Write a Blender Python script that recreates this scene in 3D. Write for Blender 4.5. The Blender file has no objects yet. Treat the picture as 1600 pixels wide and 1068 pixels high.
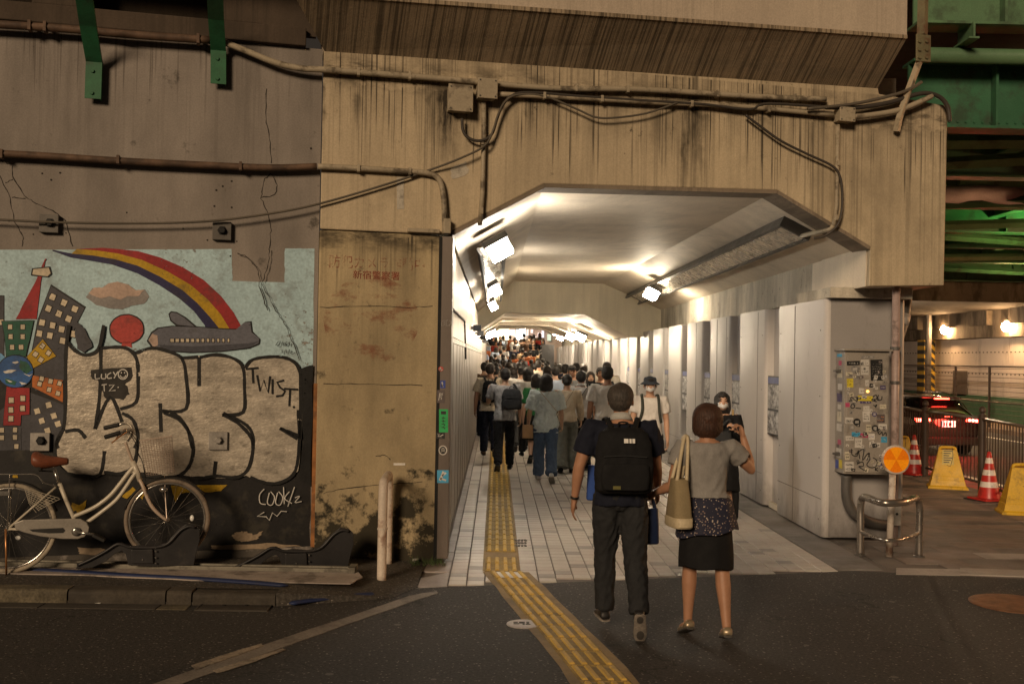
import bpy, bmesh, math, random
from mathutils import Vector, Matrix, noise
PI = math.pi
RND = random.Random(11)
SC = bpy.context.scene
COL = SC.collection
V = Vector
# ---------------------------------------------------------------- camera, world, sun, exposure
CAM_H, FPX, ROLL = 1.84, 1600.0, 0.017
YAW, PITCH = math.atan(24.6 / FPX), math.atan(26.4 / FPX)
cam_data = bpy.data.cameras.new('camera')
cam_data.sensor_width = 36.0
cam_data.lens = 36.0
cam_data.clip_start, cam_data.clip_end = 0.1, 600
cam = bpy.data.objects.new('camera', cam_data)
COL.objects.link(cam)
SC.camera = cam
fwd = V((math.sin(YAW) * math.cos(PITCH), math.cos(YAW) * math.cos(PITCH), math.sin(PITCH)))
rgt0 = V((math.cos(YAW), -math.sin(YAW), 0))
up0 = rgt0.cross(fwd)
# the picture leans clockwise by ROLL: the camera itself leans the other way
rgt = rgt0 * math.cos(ROLL) + up0 * math.sin(ROLL)
upv = up0 * math.cos(ROLL) - rgt0 * math.sin(ROLL)
cam.matrix_world = Matrix(((rgt.x, upv.x, -fwd.x, 0), (rgt.y, upv.y, -fwd.y, 0), (rgt.z, upv.z, -fwd.z, CAM_H), (0, 0, 0, 1)))

world = bpy.data.worlds.new('World')
SC.world = world
world.use_nodes = True
wb = world.node_tree.nodes['Background']
wb.inputs[0].default_value = (1.0, 0.78, 0.60, 1)     # night sky over a lit city
wb.inputs[1].default_value = 0.030

sun_data = bpy.data.lights.new('street_light', 'SUN')
sun_data.energy = 2.3
sun_data.color = (1.0, 0.735, 0.475)
sun_data.angle = math.radians(14)
sun = bpy.data.objects.new('street_light', sun_data)
COL.objects.link(sun)
SUN_DIR = V((0.36, 0.89, -0.33)).normalized()
sun.rotation_euler = SUN_DIR.to_track_quat('-Z', 'Y').to_euler()

vs = SC.view_settings
vs.view_transform = 'Standard'
vs.look = 'None'
vs.exposure = 0.0
vs.gamma = 1.0
vs.use_curve_mapping = False
SC.cycles.max_bounces = 8
SC.cycles.diffuse_bounces = 6
SC.cycles.sample_clamp_indirect = 4.0
SC.cycles.caustics_reflective = False
SC.cycles.caustics_refractive = False
SC.cycles.use_denoising = True
SC.cycles.transparent_max_bounces = 24

# ---------------------------------------------------------------- measuring helpers (camera at eye height over z = 0)
CAMP = V((0, 0, CAM_H))
FA = math.radians(13)
FU = V((math.cos(FA), math.sin(FA), 0))      # along the portal wall
FN = V((math.sin(FA), -math.cos(FA), 0))     # out of the portal wall
F0 = V((0, 9.31, 0))
ZUP = V((0, 0, 1))


def ray(px, py):
    return (fwd * FPX + rgt * (px - 800) - upv * (py - 534)).normalized()


def onP(px, py, p0, n):
    d = ray(px, py)
    return CAMP + d * ((p0 - CAMP).dot(n) / d.dot(n))


def onF(px, py, off=0.0):
    return onP(px, py, F0 + FN * off, FN)


def onZ(px, py, z=0.0):
    return onP(px, py, V((0, 0, z)), ZUP)


def onY(px, py, y):
    return onP(px, py, V((0, y, 0)), V((0, 1, 0)))


def onX(px, py, x):
    return onP(px, py, V((x, 0, 0)), V((1, 0, 0)))


def fw(u, z, off=0.0):
    return F0 + FU * u + FN * off + ZUP * z


# ---------------------------------------------------------------- mesh builder
class MB:
    def __init__(s):
        s.v, s.f = [], []

    def add(s, vs_, fs):
        b = len(s.v)
        s.v += [V(p) for p in vs_]
        s.f += [[i + b for i in f] for f in fs]
        return s

    def poly(s, pts):
        return s.add(pts, [list(range(len(pts)))])

    def box(s, c, size, R=None):
        x, y, z = [a / 2 for a in size]
        c = V(c)
        vs_ = [V((a * x, b * y, d * z)) for d in (-1, 1) for a, b in ((-1, -1), (1, -1), (1, 1), (-1, 1))]
        if R is not None:
            vs_ = [R @ p for p in vs_]
        return s.add([c + p for p in vs_], [[3, 2, 1, 0], [4, 5, 6, 7], [0, 1, 5, 4], [1, 2, 6, 5], [2, 3, 7, 6], [3, 0, 4, 7]])

    def obox(s, p, ax, ay, az):          # box from a corner and three edge vectors
        p, ax, ay, az = V(p), V(ax), V(ay), V(az)
        vs_ = [p, p + ax, p + ax + ay, p + ay]
        vs_ += [q + az for q in vs_]
        return s.add(vs_, [[3, 2, 1, 0], [4, 5, 6, 7], [0, 1, 5, 4], [1, 2, 6, 5], [2, 3, 7, 6], [3, 0, 4, 7]])

    def prism(s, pts, vec):
        n = len(pts)
        vec = V(vec)
        a = [V(p) for p in pts]
        return s.add(a + [p + vec for p in a], [list(range(n))[::-1], list(range(n, 2 * n))] +
                     [[i, (i + 1) % n, n + (i + 1) % n, n + i] for i in range(n)])

    def tube(s, pts, r, n=8, closed=False, flat=1.0, side=None):
        pts = [V(p) for p in pts]
        m = len(pts)
        rr = r if isinstance(r, (list, tuple)) else [r] * m
        tan = []
        for i in range(m):
            if closed:
                t = pts[(i + 1) % m] - pts[i - 1]
            else:
                t = pts[min(i + 1, m - 1)] - pts[max(i - 1, 0)]
            tan.append(t.normalized() if t.length > 1e-9 else V((0, 0, 1)))
        ref = side if side is not None else (V((0, 0, 1)) if abs(tan[0].z) < 0.9 else V((1, 0, 0)))
        nx = (ref - tan[0] * ref.dot(tan[0])).normalized()
        vs_, fs = [], []
        for i in range(m):
            nx = (nx - tan[i] * nx.dot(tan[i]))
            nx = nx.normalized() if nx.length > 1e-6 else tan[i].orthogonal().normalized()
            ny = tan[i].cross(nx)
            for k in range(n):
                a = 2 * PI * k / n
                vs_.append(pts[i] + nx * (math.cos(a) * rr[i]) + ny * (math.sin(a) * rr[i] * flat))
        for i in range(m if closed else m - 1):
            j = (i + 1) % m
            for k in range(n):
                fs.append([i * n + k, i * n + (k + 1) % n, j * n + (k + 1) % n, j * n + k])
        if not closed:
            fs.append(list(range(n))[::-1])
            fs.append([(m - 1) * n + k for k in range(n)])
        return s.add(vs_, fs)

    def ell(s, c, r, n=12, m=8, R=None):
        c = V(c)
        vs_ = [V((0, 0, -r[2]))]
        for j in range(1, m):
            t = -PI / 2 + PI * j / m
            for k in range(n):
                a = 2 * PI * k / n
                vs_.append(V((r[0] * math.cos(t) * math.cos(a), r[1] * math.cos(t) * math.sin(a), r[2] * math.sin(t))))
        vs_.append(V((0, 0, r[2])))
        if R is not None:
            vs_ = [R @ p for p in vs_]
        fs = [[0, 1 + (k + 1) % n, 1 + k] for k in range(n)]
        for j in range(m - 2):
            for k in range(n):
                a, b = 1 + j * n + k, 1 + j * n + (k + 1) % n
                fs.append([a, b, b + n, a + n])
        t = len(vs_) - 1
        fs += [[t, t - n + k, t - n + (k + 1) % n] for k in range(n)]
        return s.add([c + p for p in vs_], fs)

    def lathe(s, prof, c, n=20, R=None, closed=True):
        c = V(c)
        vs_, fs = [], []
        for r, z in prof:
            for k in range(n):
                a = 2 * PI * k / n
                p = V((r * math.cos(a), r * math.sin(a), z))
                vs_.append(c + (R @ p if R is not None else p))
        for i in range(len(prof) - 1):
            for k in range(n):
                fs.append([i * n + k, i * n + (k + 1) % n, (i + 1) * n + (k + 1) % n, (i + 1) * n + k])
        if closed:
            fs.append(list(range(n))[::-1])
            fs.append([(len(prof) - 1) * n + k for k in range(n)])
        return s.add(vs_, fs)

    def ribbon(s, pts, w, nrm, round_=True):
        """flat stroke of width w along pts lying in a plane with normal nrm"""
        pts = [V(p) for p in pts]
        m = len(pts)
        L, Rr = [], []
        for i in range(m):
            t = (pts[min(i + 1, m - 1)] - pts[max(i - 1, 0)]).normalized()
            ww = w[i] if isinstance(w, (list, tuple)) else w
            q = nrm.cross(t) * ww / 2
            L.append(pts[i] + q)
            Rr.append(pts[i] - q)
        return s.add(L + Rr, [[i, i + 1, m + i + 1, m + i] for i in range(m - 1)])

    def mesh(s, name, org=V((0, 0, 0)), fix=True):
        me = bpy.data.meshes.new(name)
        me.from_pydata([p - org for p in s.v], [], s.f)
        if fix:
            bm = bmesh.new()
            bm.from_mesh(me)
            bmesh.ops.recalc_face_normals(bm, faces=bm.faces)
            bm.to_mesh(me)
            bm.free()
        me.update()
        return me

    def build(s, name, mat, parent=None, smooth=False, bevel=0.0, loc=None, local=False, fix=True):
        if parent is not None:
            org = V((0, 0, 0)) if local else V(WORG.get(parent.name, (0, 0, 0)))
        else:
            org = V(loc) if loc is not None else V((0, 0, 0))
        me = s.mesh(name, org if not (local and parent is None) else V((0, 0, 0)), fix)
        me.materials.append(mat)
        if smooth:
            me.polygons.foreach_set('use_smooth', [True] * len(me.polygons))
        o = bpy.data.objects.new(name, me)
        COL.objects.link(o)
        if parent is not None:
            o.parent = parent
            WORG[o.name] = WORG.get(parent.name, (0, 0, 0))
        else:
            o.location = org
            WORG[o.name] = tuple(org)
        if bevel:
            md = o.modifiers.new('bevel', 'BEVEL')
            md.width = bevel
            md.segments = 2
            md.limit_method = 'ANGLE'
            md.angle_limit = math.radians(35)
        if smooth == 'auto':
            me.polygons.foreach_set('use_smooth', [True] * len(me.polygons))
            try:
                me.set_sharp_from_angle(angle=math.radians(38))
            except Exception:
                pass
        return o


WORG = {}


def tag(o, label=None, cat=None, group=None, kind=None):
    if label:
        o['label'] = label
    if cat:
        o['category'] = cat
    if group:
        o['group'] = group
    if kind:
        o['kind'] = kind
    return o


def thing(name, label, cat, loc=(0, 0, 0), rotz=0.0, group=None):
    o = bpy.data.objects.new(name, None)
    o.empty_display_size = 0.1
    COL.objects.link(o)
    o.location = loc
    o.rotation_euler = (0, 0, rotz)
    WORG[o.name] = tuple(loc)
    return tag(o, label, cat, group)


def struct(o):
    o['kind'] = 'structure'
    return o


def copy_tree(o, parent=None):
    c = o.copy()
    COL.objects.link(c)
    c.parent = parent
    for ch in list(o.children):
        copy_tree(ch, c)
    return c


def inst(name, me, parent, loc, R=None):
    o = bpy.data.objects.new(name, me)
    COL.objects.link(o)
    o.parent = parent
    if parent is not None:
        w = V(WORG.get(parent.name, (0, 0, 0)))
        o.location = V(loc) - w
    else:
        o.location = loc
    if R is not None:
        o.rotation_euler = R
    return o


# ---------------------------------------------------------------- materials
MATS = {}


def newmat(name):
    m = bpy.data.materials.new(name)
    m.use_nodes = True
    nt = m.node_tree
    return m, nt, nt.nodes['Principled BSDF']


class NT:
    """tiny node helper"""

    def __init__(s, nt):
        s.nt = nt
        s.N = nt.nodes
        s.L = nt.links

    def n(s, t, **k):
        x = s.N.new(t)
        for a, b in k.items():
            setattr(x, a, b)
        return x

    def link(s, a, b):
        s.L.new(a, b)

    def pos(s, rot=0.0, scale=(1, 1, 1), obj=False):
        if obj:
            src = s.n('ShaderNodeTexCoord').outputs['Object']
        else:
            src = s.n('ShaderNodeNewGeometry').outputs['Position']
        mp = s.n('ShaderNodeMapping')
        mp.vector_type = 'POINT'
        if rot:
            m1 = s.n('ShaderNodeMapping')
            m1.inputs['Rotation'].default_value = (0, 0, rot)
            s.link(src, m1.inputs[0])
            src = m1.outputs[0]
        mp.inputs['Scale'].default_value = scale
        s.link(src, mp.inputs[0])
        return mp.outputs[0]

    def noise(s, vec, scale, detail=4, rough=0.55, dist=0.0):
        x = s.n('ShaderNodeTexNoise')
        x.inputs['Scale'].default_value = scale
        x.inputs['Detail'].default_value = detail
        x.inputs['Roughness'].default_value = rough
        x.inputs['Distortion'].default_value = dist
        s.link(vec, x.inputs['Vector'])
        return x.outputs['Fac']

    def ramp(s, fac, a, b, va=0.0, vb=1.0):
        x = s.n('ShaderNodeMapRange')
        x.clamp = True
        x.inputs['From Min'].default_value = a
        x.inputs['From Max'].default_value = b
        x.inputs['To Min'].default_value = va
        x.inputs['To Max'].default_value = vb
        s.link(fac, x.inputs['Value'])
        return x.outputs['Result']

    def math(s, op, a, b=None):
        x = s.n('ShaderNodeMath', operation=op)
        for i, q in enumerate((a, b)):
            if q is None:
                continue
            if isinstance(q, (int, float)):
                x.inputs[i].default_value = q
            else:
                s.link(q, x.inputs[i])
        return x.outputs[0]

    def mix(s, fac, a, b, mode='MIX'):
        x = s.n('ShaderNodeMix', data_type='RGBA', blend_type=mode)
        for sock, q in ((x.inputs['Factor'], fac), (x.inputs['A'], a), (x.inputs['B'], b)):
            if isinstance(q, (int, float)):
                sock.default_value = q
            elif isinstance(q, tuple):
                sock.default_value = (q[0], q[1], q[2], 1)
            else:
                s.link(q, sock)
        return x.outputs['Result']

    def sep(s, vec):
        x = s.n('ShaderNodeSeparateXYZ')
        s.link(vec, x.inputs[0])
        return x.outputs

    def bump(s, h, strength, dist=0.01, normal=None):
        x = s.n('ShaderNodeBump')
        x.inputs['Strength'].default_value = strength
        x.inputs['Distance'].default_value = dist
        s.link(h, x.inputs['Height'])
        if normal is not None:
            s.link(normal, x.inputs['Normal'])
        return x.outputs[0]


def mat(name, col, rough=0.6, metal=0.0, var=0.15, vscale=3.0, grain=0.1, gscale=60.0, bump=0.0, bscale=80.0,
        dirt=None, dirt_amt=0.5, dirt_scale=2.0, dirt_col=(0.03, 0.025, 0.02), emit=None, estr=0.0, obj=False, scale=(1, 1, 1), spec=0.4, alpha=1.0, sheen=0.0, coat=0.0, rvar=.08):
    """general weathered material: colour variation, grain, optional dirt patches and relief"""
    if name in MATS:
        return MATS[name]
    m, nt, bs = newmat(name)
    t = NT(nt)
    vec = t.pos(obj=obj, scale=scale)
    c = tuple(col)
    n1 = t.ramp(t.noise(vec, vscale, 5), 0.3, 0.7, 1 - var, 1 + var)
    n2 = t.ramp(t.noise(vec, gscale, 3), 0.3, 0.7, 1 - grain, 1 + grain)
    k = t.math('MULTIPLY', n1, n2)
    sc = t.n('ShaderNodeVectorMath', operation='SCALE')
    sc.inputs[0].default_value = c
    t.link(k, sc.inputs['Scale'])
    out = sc.outputs[0]
    if dirt is not None:
        d = t.ramp(t.noise(vec, dirt_scale, 8, 0.65), dirt, dirt + 0.12, 0, dirt_amt)
        out = t.mix(d, out, dirt_col)
    t.link(out, bs.inputs['Base Color'])
    r = t.ramp(t.noise(vec, vscale * 2.3, 4), 0.3, 0.7, max(0.02, rough - rvar), min(1, rough + rvar))
    t.link(r, bs.inputs['Roughness'])
    bs.inputs['Metallic'].default_value = metal
    bs.inputs['Specular IOR Level'].default_value = spec
    if sheen:
        bs.inputs['Sheen Weight'].default_value = sheen
    if coat:
        bs.inputs['Coat Weight'].default_value = coat
        bs.inputs['Coat Roughness'].default_value = 0.05
    if bump:
        t.link(t.bump(t.noise(vec, bscale, 4), bump, 0.004), bs.inputs['Normal'])
    if emit is not None:
        bs.inputs['Emission Color'].default_value = (*emit, 1)
        bs.inputs['Emission Strength'].default_value = estr
    if alpha < 1:
        bs.inputs['Alpha'].default_value = alpha
    MATS[name] = m
    return m


def glow(name, col, strength):
    if name in MATS:
        return MATS[name]
    m, nt, bs = newmat(name)
    bs.inputs['Base Color'].default_value = (0.8, 0.8, 0.8, 1)
    bs.inputs['Emission Color'].default_value = (*col, 1)
    bs.inputs['Emission Strength'].default_value = strength
    MATS[name] = m
    return m


def concrete(name, base, warm, streak=0.8, top=4.6, fall=2.2, xs=7.0, zs=0.28, lo=0.50, foot=0.0, blot=0.22, rough=0.85, bumpy=0.35, stain_col=(0.035, 0.028, 0.02), heavy=0.0, foot_h=0.8, along=None, pit=0.0, ysc=.15, stains=(), all_over=False, drips=(), band=None):
    """weathered wall paint over concrete: run-off stains hanging from the ledge, blotches, grime at the foot"""
    if name in MATS:
        return MATS[name]
    m, nt, bs = newmat(name)
    t = NT(nt)
    p = t.pos(rot=-FA)
    z = t.sep(p)[2]
    pw = t.pos(rot=-FA, scale=(1, 1, 0.35))
    big = t.noise(p, 0.55, 6, 0.6)
    mid = t.noise(pw, 2.2, 6, 0.6)
    fine = t.noise(p, 75, 3)
    c = t.mix(t.ramp(big, 0.35, 0.65), base, warm)
    c = t.mix(1.0, c, t.n_rgb(t.math('MULTIPLY', t.ramp(mid, 0.3, 0.7, 1 - blot, 1 + blot), t.ramp(fine, 0.3, 0.7, 0.9, 1.1))), 'MULTIPLY')
    # faint wide vertical weathering
    pv = t.pos(rot=-FA, scale=(xs * 0.45, xs * 0.45, 0.12))
    wv = t.math('MULTIPLY', t.ramp(t.noise(pv, 1.0, 6, 0.65), 0.42, 0.70, 0, 0.45), t.ramp(t.noise(p, .8, 3), .40, .62))
    c = t.mix(wv, c, tuple(0.55 * a for a in base))
    if streak:
        ps = t.pos(rot=-FA, scale=(xs, xs * ysc, zs))
        s1 = t.ramp(t.noise(ps, 1.0, 5, 0.6, 0.15), lo, lo + 0.10)
        ps2 = t.pos(rot=-FA, scale=(xs * 5.5, xs * 5.5 * ysc * .6, zs * 0.8))
        s2 = t.ramp(t.noise(ps2, 1.0, 3, 0.6, 0.1), 0.53, 0.59, 0, 0.85)
        area = t.ramp(t.noise(t.pos(rot=-FA, scale=(1.1, 1.1, 0.18)), 1.0, 3), 0.42, 0.60) if not all_over else t.ramp(t.noise(t.pos(rot=-FA, scale=(1.1, 1.1, 0.18)), 1.0, 3), 0.3, 0.6, .75, 1)
        hgt = t.ramp(z, top - fall, top, 0.10, 1.0)
        s = t.math('MULTIPLY', t.math('MAXIMUM', t.math('MULTIPLY', s1, area), t.math('MULTIPLY', s2, t.ramp(area, 0, 1, 0.10 if not all_over else .5, .9))), hgt)
        s = t.math('MULTIPLY', s, streak)
        c = t.mix(s, c, stain_col)
    if band is not None:
        dz = t.math('ABSOLUTE', t.math('SUBTRACT', t.math('ADD', z, t.ramp(t.noise(t.pos(rot=-FA, scale=(2.5, .3, 4)), 1.0, 4, .7), .3, .7, -.07, .07)), band))
        bb_ = t.math('MULTIPLY', t.ramp(dz, .03, .17, 1, 0), t.ramp(t.noise(t.pos(rot=-FA, scale=(3.2, .3, 9)), 1.0, 7, .7), .42, .58, 0, .8))
        c = t.mix(bb_, c, stain_col)
        gp = t.ramp(t.noise(t.pos(rot=-FA, scale=(.9, .3, .7)), 1.0, 8, .72), .52, .66, 0, .45)
        c = t.mix(gp, c, tuple(.42 * a for a in base))
    for z1, ln, k in drips:
        a1 = t.ramp(t.noise(t.pos(rot=-FA, scale=(44, 1, .22)), 1.0, 2, .5, .1), .54, .60)
        l1 = t.ramp(t.noise(t.pos(rot=-FA, scale=(17, .5, 0.0)), 1.0, 3, .6), .34, .72, .04, ln)
        zj = t.math('ADD', t.ramp(t.noise(t.pos(rot=-FA, scale=(5, .3, 0)), 1.0, 4, .7), .3, .7, -.09, .05), z1) if z1 < 4.5 else z1
        below = t.math('SUBTRACT', zj, z)
        m1 = t.math('MULTIPLY', t.ramp(t.math('SUBTRACT', l1, below), -.10, .14), t.ramp(below, 0.0, .012))
        m1 = t.math('MULTIPLY', t.math('MULTIPLY', m1, a1), t.ramp(t.noise(t.pos(rot=-FA, scale=(1.3, .3, .5)), 1.0, 4, .65), .38, .56, .12 * k, k))
        soft = t.math('MULTIPLY', t.ramp(below, 0.0, ln * .45, .42 * k, 0), t.math('MULTIPLY', t.ramp(below, 0.0, .012), t.ramp(t.noise(t.pos(rot=-FA, scale=(6, 1, 1.2)), 1.0, 5, .65), .40, .62)))
        c = t.mix(t.math('MAXIMUM', m1, soft), c, stain_col)
    if stains:
        wob = t.math('MULTIPLY', t.math('SUBTRACT', t.noise(t.pos(rot=-FA, scale=(4, 1, 5)), 1.0, 4, .7), .5), .16)
        tex = t.ramp(t.noise(t.pos(rot=-FA, scale=(26, 3, 3.5)), 1.0, 5, .7), .30, .58)
        ux = t.math('ADD', t.sep(p)[0], wob)
        for u0, w, z0, z1, k in stains:
            d = t.math('ABSOLUTE', t.math('SUBTRACT', ux, u0))
            a = t.math('MULTIPLY', t.ramp(d, w * .28, w * .85, 1, 0), t.ramp(z, z0, z1 - .1, 0, k))
            a = t.math('MULTIPLY', a, t.ramp(z, z1 - .02, z1 + .03, 1, 0))
            c = t.mix(t.math('MULTIPLY', a, tex), c, stain_col)
    if pit:
        pp = t.ramp(t.noise(p, 9, 8, 0.7), 0.66 - pit * 0.06, 0.70, 0, 0.8)
        pp = t.math('MULTIPLY', pp, t.ramp(t.noise(p, 1.3, 2), 0.45, 0.6))
        c = t.mix(pp, c, stain_col)
    if foot:
        f = t.math('ADD', t.ramp(z, 0.0, foot_h, 0.62, 0.0), t.ramp(t.noise(p, 3.2, 8, 0.68), 0.3, 0.7, -0.33, 0.42))
        c = t.mix(t.ramp(f, 0.28, 0.42, 0, foot), c, (0.022, 0.020, 0.014))
    t.link(c, bs.inputs['Base Color'])
    bs.inputs['Roughness'].default_value = rough
    bs.inputs['Specular IOR Level'].default_value = 0.25
    h = t.math('ADD', t.math('MULTIPLY', fine, 0.25), t.noise(p, 14, 6, 0.65))
    t.link(t.bump(h, bumpy, 0.012), bs.inputs['Normal'])
    MATS[name] = m
    return m


def grime_foot(m, h=.45, amt=.55, col=(.10, .088, .075)):
    """scuffs and splash dirt that belong to the lowest part of a wall"""
    nt = m.node_tree
    t = NT(nt)
    bs = nt.nodes['Principled BSDF']
    src = bs.inputs['Base Color'].links[0].from_socket
    p = t.pos()
    z = t.sep(p)[2]
    f = t.math('ADD', t.ramp(z, 0, h, .55, 0), t.ramp(t.noise(t.pos(scale=(1, 1, .5)), 5, 7, .7), .3, .7, -.3, .3))
    c = t.mix(t.ramp(f, .12, .55, 0, amt), src, col)
    sc = t.ramp(t.noise(t.pos(scale=(3, 3, .35)), 2.0, 6, .7), .60, .74, 0, .30)
    c = t.mix(sc, c, col)
    t.link(c, bs.inputs['Base Color'])


def _n_rgb(s, fac):
    x = s.n('ShaderNodeCombineColor')
    for i in range(3):
        s.link(fac, x.inputs[i])
    return x.outputs[0]


NT.n_rgb = _n_rgb
# ================================================================ GROUND
m_asph = None


def asphalt(name, base, patch, speck=0.5):
    m, nt, bs = newmat(name)
    t = NT(nt)
    p = t.pos()
    c = t.mix(t.ramp(t.noise(p, 0.7, 6, 0.6), 0.35, 0.65), base, patch)
    g = t.noise(p, 48, 4, 0.65)
    c = t.mix(t.ramp(g, 0.42, 0.64), c, tuple(a * 2.6 for a in base))
    cr = t.n('ShaderNodeTexVoronoi', feature='DISTANCE_TO_EDGE')
    cr.inputs['Scale'].default_value = .55
    dv = t.n('ShaderNodeVectorMath', operation='ADD')
    t.link(p, dv.inputs[0])
    nv = t.n('ShaderNodeTexNoise')
    nv.inputs['Scale'].default_value = 3.0
    nv.inputs['Detail'].default_value = 6
    t.link(p, nv.inputs['Vector'])
    t.link(nv.outputs['Color'], dv.inputs[1])
    t.link(dv.outputs[0], cr.inputs['Vector'])
    c = t.mix(t.math('MULTIPLY', t.ramp(cr.outputs['Distance'], .004, .012, 1, 0), t.ramp(t.noise(p, .9, 2), .50, .60, 0, .8)), c, tuple(a * .35 for a in base))
    vo = t.n('ShaderNodeTexVoronoi')
    vo.inputs['Scale'].default_value = 34
    t.link(p, vo.inputs['Vector'])
    c = t.mix(t.math('MULTIPLY', t.math('LESS_THAN', vo.outputs['Distance'], 0.25), t.ramp(t.noise(p, 31, 1), 0.50, 0.58, 0, speck)), c, (0.30, 0.27, 0.24))
    gum = t.n('ShaderNodeTexVoronoi')
    gum.inputs['Scale'].default_value = 2.1
    t.link(p, gum.inputs['Vector'])
    c = t.mix(t.math('MULTIPLY', t.math('LESS_THAN', gum.outputs['Distance'], 0.055), 0.55), c, (0.20, 0.18, 0.16))
    t.link(c, bs.inputs['Base Color'])
    bs.inputs['Roughness'].default_value = 0.75
    bs.inputs['Specular IOR Level'].default_value = 0.35
    h = t.math('ADD', g, t.math('MULTIPLY', t.noise(p, 240, 2), 0.4))
    t.link(t.bump(h, 0.8, 0.012), bs.inputs['Normal'])
    MATS[name] = m
    return m


m_asph = asphalt('asphalt', (0.024, 0.0225, 0.0215), (0.035, 0.032, 0.030), .6)
m_road2 = asphalt('worn_asphalt', (0.055, 0.050, 0.046), (0.075, 0.066, 0.058), 0.3)
m_earth = mat('earth', (0.05, 0.045, 0.04), 0.9)
struct(MB().poly([(-250, -60, -1.2), (250, -60, -1.2), (250, 300, -1.2), (-250, 300, -1.2)]).build('ground', m_earth))


def slab(name, poly, z0, z1, m, parent=None, bevel=0):
    return MB().prism([V((p[0], p[1], z0)) for p in poly], (0, 0, z1 - z0)).build(name, m, parent, bevel=bevel)


# pavement edge in front of the underpass mouth
E0, E1 = onZ(655, 918), onZ(1340, 891)
E2 = onZ(1640, 906)
edge = lambda x: E0.y + (E1.y - E0.y) * (x - E0.x) / (E1.x - E0.x)
road = slab('road', [(-16, -10), (12, -10), (12, E2.y - 0.1), (E2.x, E2.y), (E1.x, E1.y), (E0.x, E0.y), (-0.6, E0.y + 0.05), (-16, 7.5)], -0.4, 0.0, m_asph)
struct(road)

# --- underpass paving: base slab, single tiles, border slabs
m_grout = mat('grout', (0.15, 0.13, 0.115), 0.9, dirt=0.5)
m_tile = [mat('tile_pale', (0.46, 0.42, 0.375), 0.42, var=0.10, vscale=1.1, grain=0.05, dirt=0.53, dirt_amt=0.30, dirt_scale=1.4, dirt_col=(0.2, 0.17, 0.14)),
          mat('tile_pink', (0.44, 0.385, 0.345), 0.42, var=0.10, vscale=1.1, grain=0.05, dirt=0.53, dirt_amt=0.30, dirt_scale=1.4, dirt_col=(0.2, 0.17, 0.14)),
          mat('tile_grey', (0.27, 0.245, 0.225), 0.45, var=0.14, vscale=1.5, grain=0.06)]
TX0, TX1, TS = -0.36, 3.09, 0.15
pav = struct(slab('tunnel_pavement', [(-0.62, E0.y + 0.06), (3.45, E1.y - 0.0), (3.9, 9.2), (3.9, 45), (-0.62, 45)], -0.35, -0.012, m_grout))
# the front edge of the slab follows the asphalt seam


def tile_mesh(k):
    g = 0.0045
    mb = MB()
    a, b, h = TS / 2 - g, TS / 2 - g, 0.014
    c = 0.004
    top = [(-a + c, -b + c, 0), (a - c, -b + c, 0), (a - c, b - c, 0), (-a + c, b - c, 0)]
    bot = [(-a, -b, -c), (a, -b, -c), (a, b, -c), (-a, b, -c)]
    low = [(-a, -b, -h), (a, -b, -h), (a, b, -h), (-a, b, -h)]
    mb.add(top + bot + low, [[0, 1, 2, 3]] + [[4 + i, 4 + (i + 1) % 4, (i + 1) % 4, i] for i in range(4)] +
           [[8 + i, 8 + (i + 1) % 4, 4 + (i + 1) % 4, 4 + i] for i in range(4)])
    me = mb.mesh('tile')
    me.materials.append(m_tile[k])
    return me


tile_me = [tile_mesh(k) for k in range(3)]
ncol = int((TX1 - TX0) / TS)
far = [MB(), MB(), MB()]
placed = 0
tr = random.Random(5)
TACT0, TACT1 = -0.085, 0.245       # lane of the tactile blocks
for r in range(0, 240):
    y = 8.22 + TS * (r + 0.5)
    for c in range(ncol):
        x = TX0 + TS * (c + 0.5)
        if y - TS / 2 < edge(x) + 0.03:
            continue
        if x > TACT0 - 0.03 and x < TACT1 + 0.03 and y > 8.95:
            continue
        q = tr.random()
        k = 2 if (q < 0.035 or (q < 0.30 and (c * 3 + r) % 9 == 0)) else (1 if q < 0.42 else 0)
        if placed < 300:
            inst('tile', tile_me[k], pav, (x, y, tr.uniform(-0.001, 0.001)))
            placed += 1
        elif y < 42:
            b = len(far[k].v)
            me = tile_me[k]
            far[k].v += [v.co + V((x, y, 0)) for v in me.vertices]
            far[k].f += [[i + b for i in p.vertices] for p in me.polygons]
fm = bpy.data.meshes.new('tiles')
vv, ff, mi = [], [], []
for k in range(3):
    b = len(vv)
    vv += far[k].v
    ff += [[i + b for i in f] for f in far[k].f]
    mi += [k] * len(far[k].f)
    fm.materials.append(m_tile[k])
fm.from_pydata(vv, [], ff)
fm.polygons.foreach_set('material_index', mi)
fo = bpy.data.objects.new('tiling', fm)
COL.objects.link(fo)
fo.parent = pav
fo['kind'] = 'stuff'
# border slabs along both walls
m_bord = mat('border_slab', (0.30, 0.26, 0.24), 0.55, var=0.15, dirt=0.52, dirt_amt=0.35)
m_bord2 = mat('border_slab_dark', (0.17, 0.155, 0.145), 0.6, var=0.2, dirt=0.52, dirt_amt=0.4)
y = edge(-0.4) + 0.05
slab('border_slab', [(-0.60, E0.y + 0.03), (TX0 - 0.005, edge(TX0) + 0.02), (TX0 - 0.005, 8.85), (-0.60, 8.85 - 0.25)], -0.03, 0.0, m_bord, pav, 0.004)
y = 8.86
while y < 30:
    slab('border_slab', [(-0.62, y), (TX0 - 0.005, y), (TX0 - 0.005, y + 0.44), (-0.62, y + 0.44)], -0.03, 0.0, m_bord, pav, 0.004)
    y += 0.45
y = edge(3.3) + 0.05
while y < 30:
    slab('border_slab', [(TX1 + 0.02, y), (3.52, y), (3.52, y + 0.44), (TX1 + 0.02, y + 0.44)], -0.03, 0.0, m_bord2, pav, 0.004)
    y += 0.45

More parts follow.
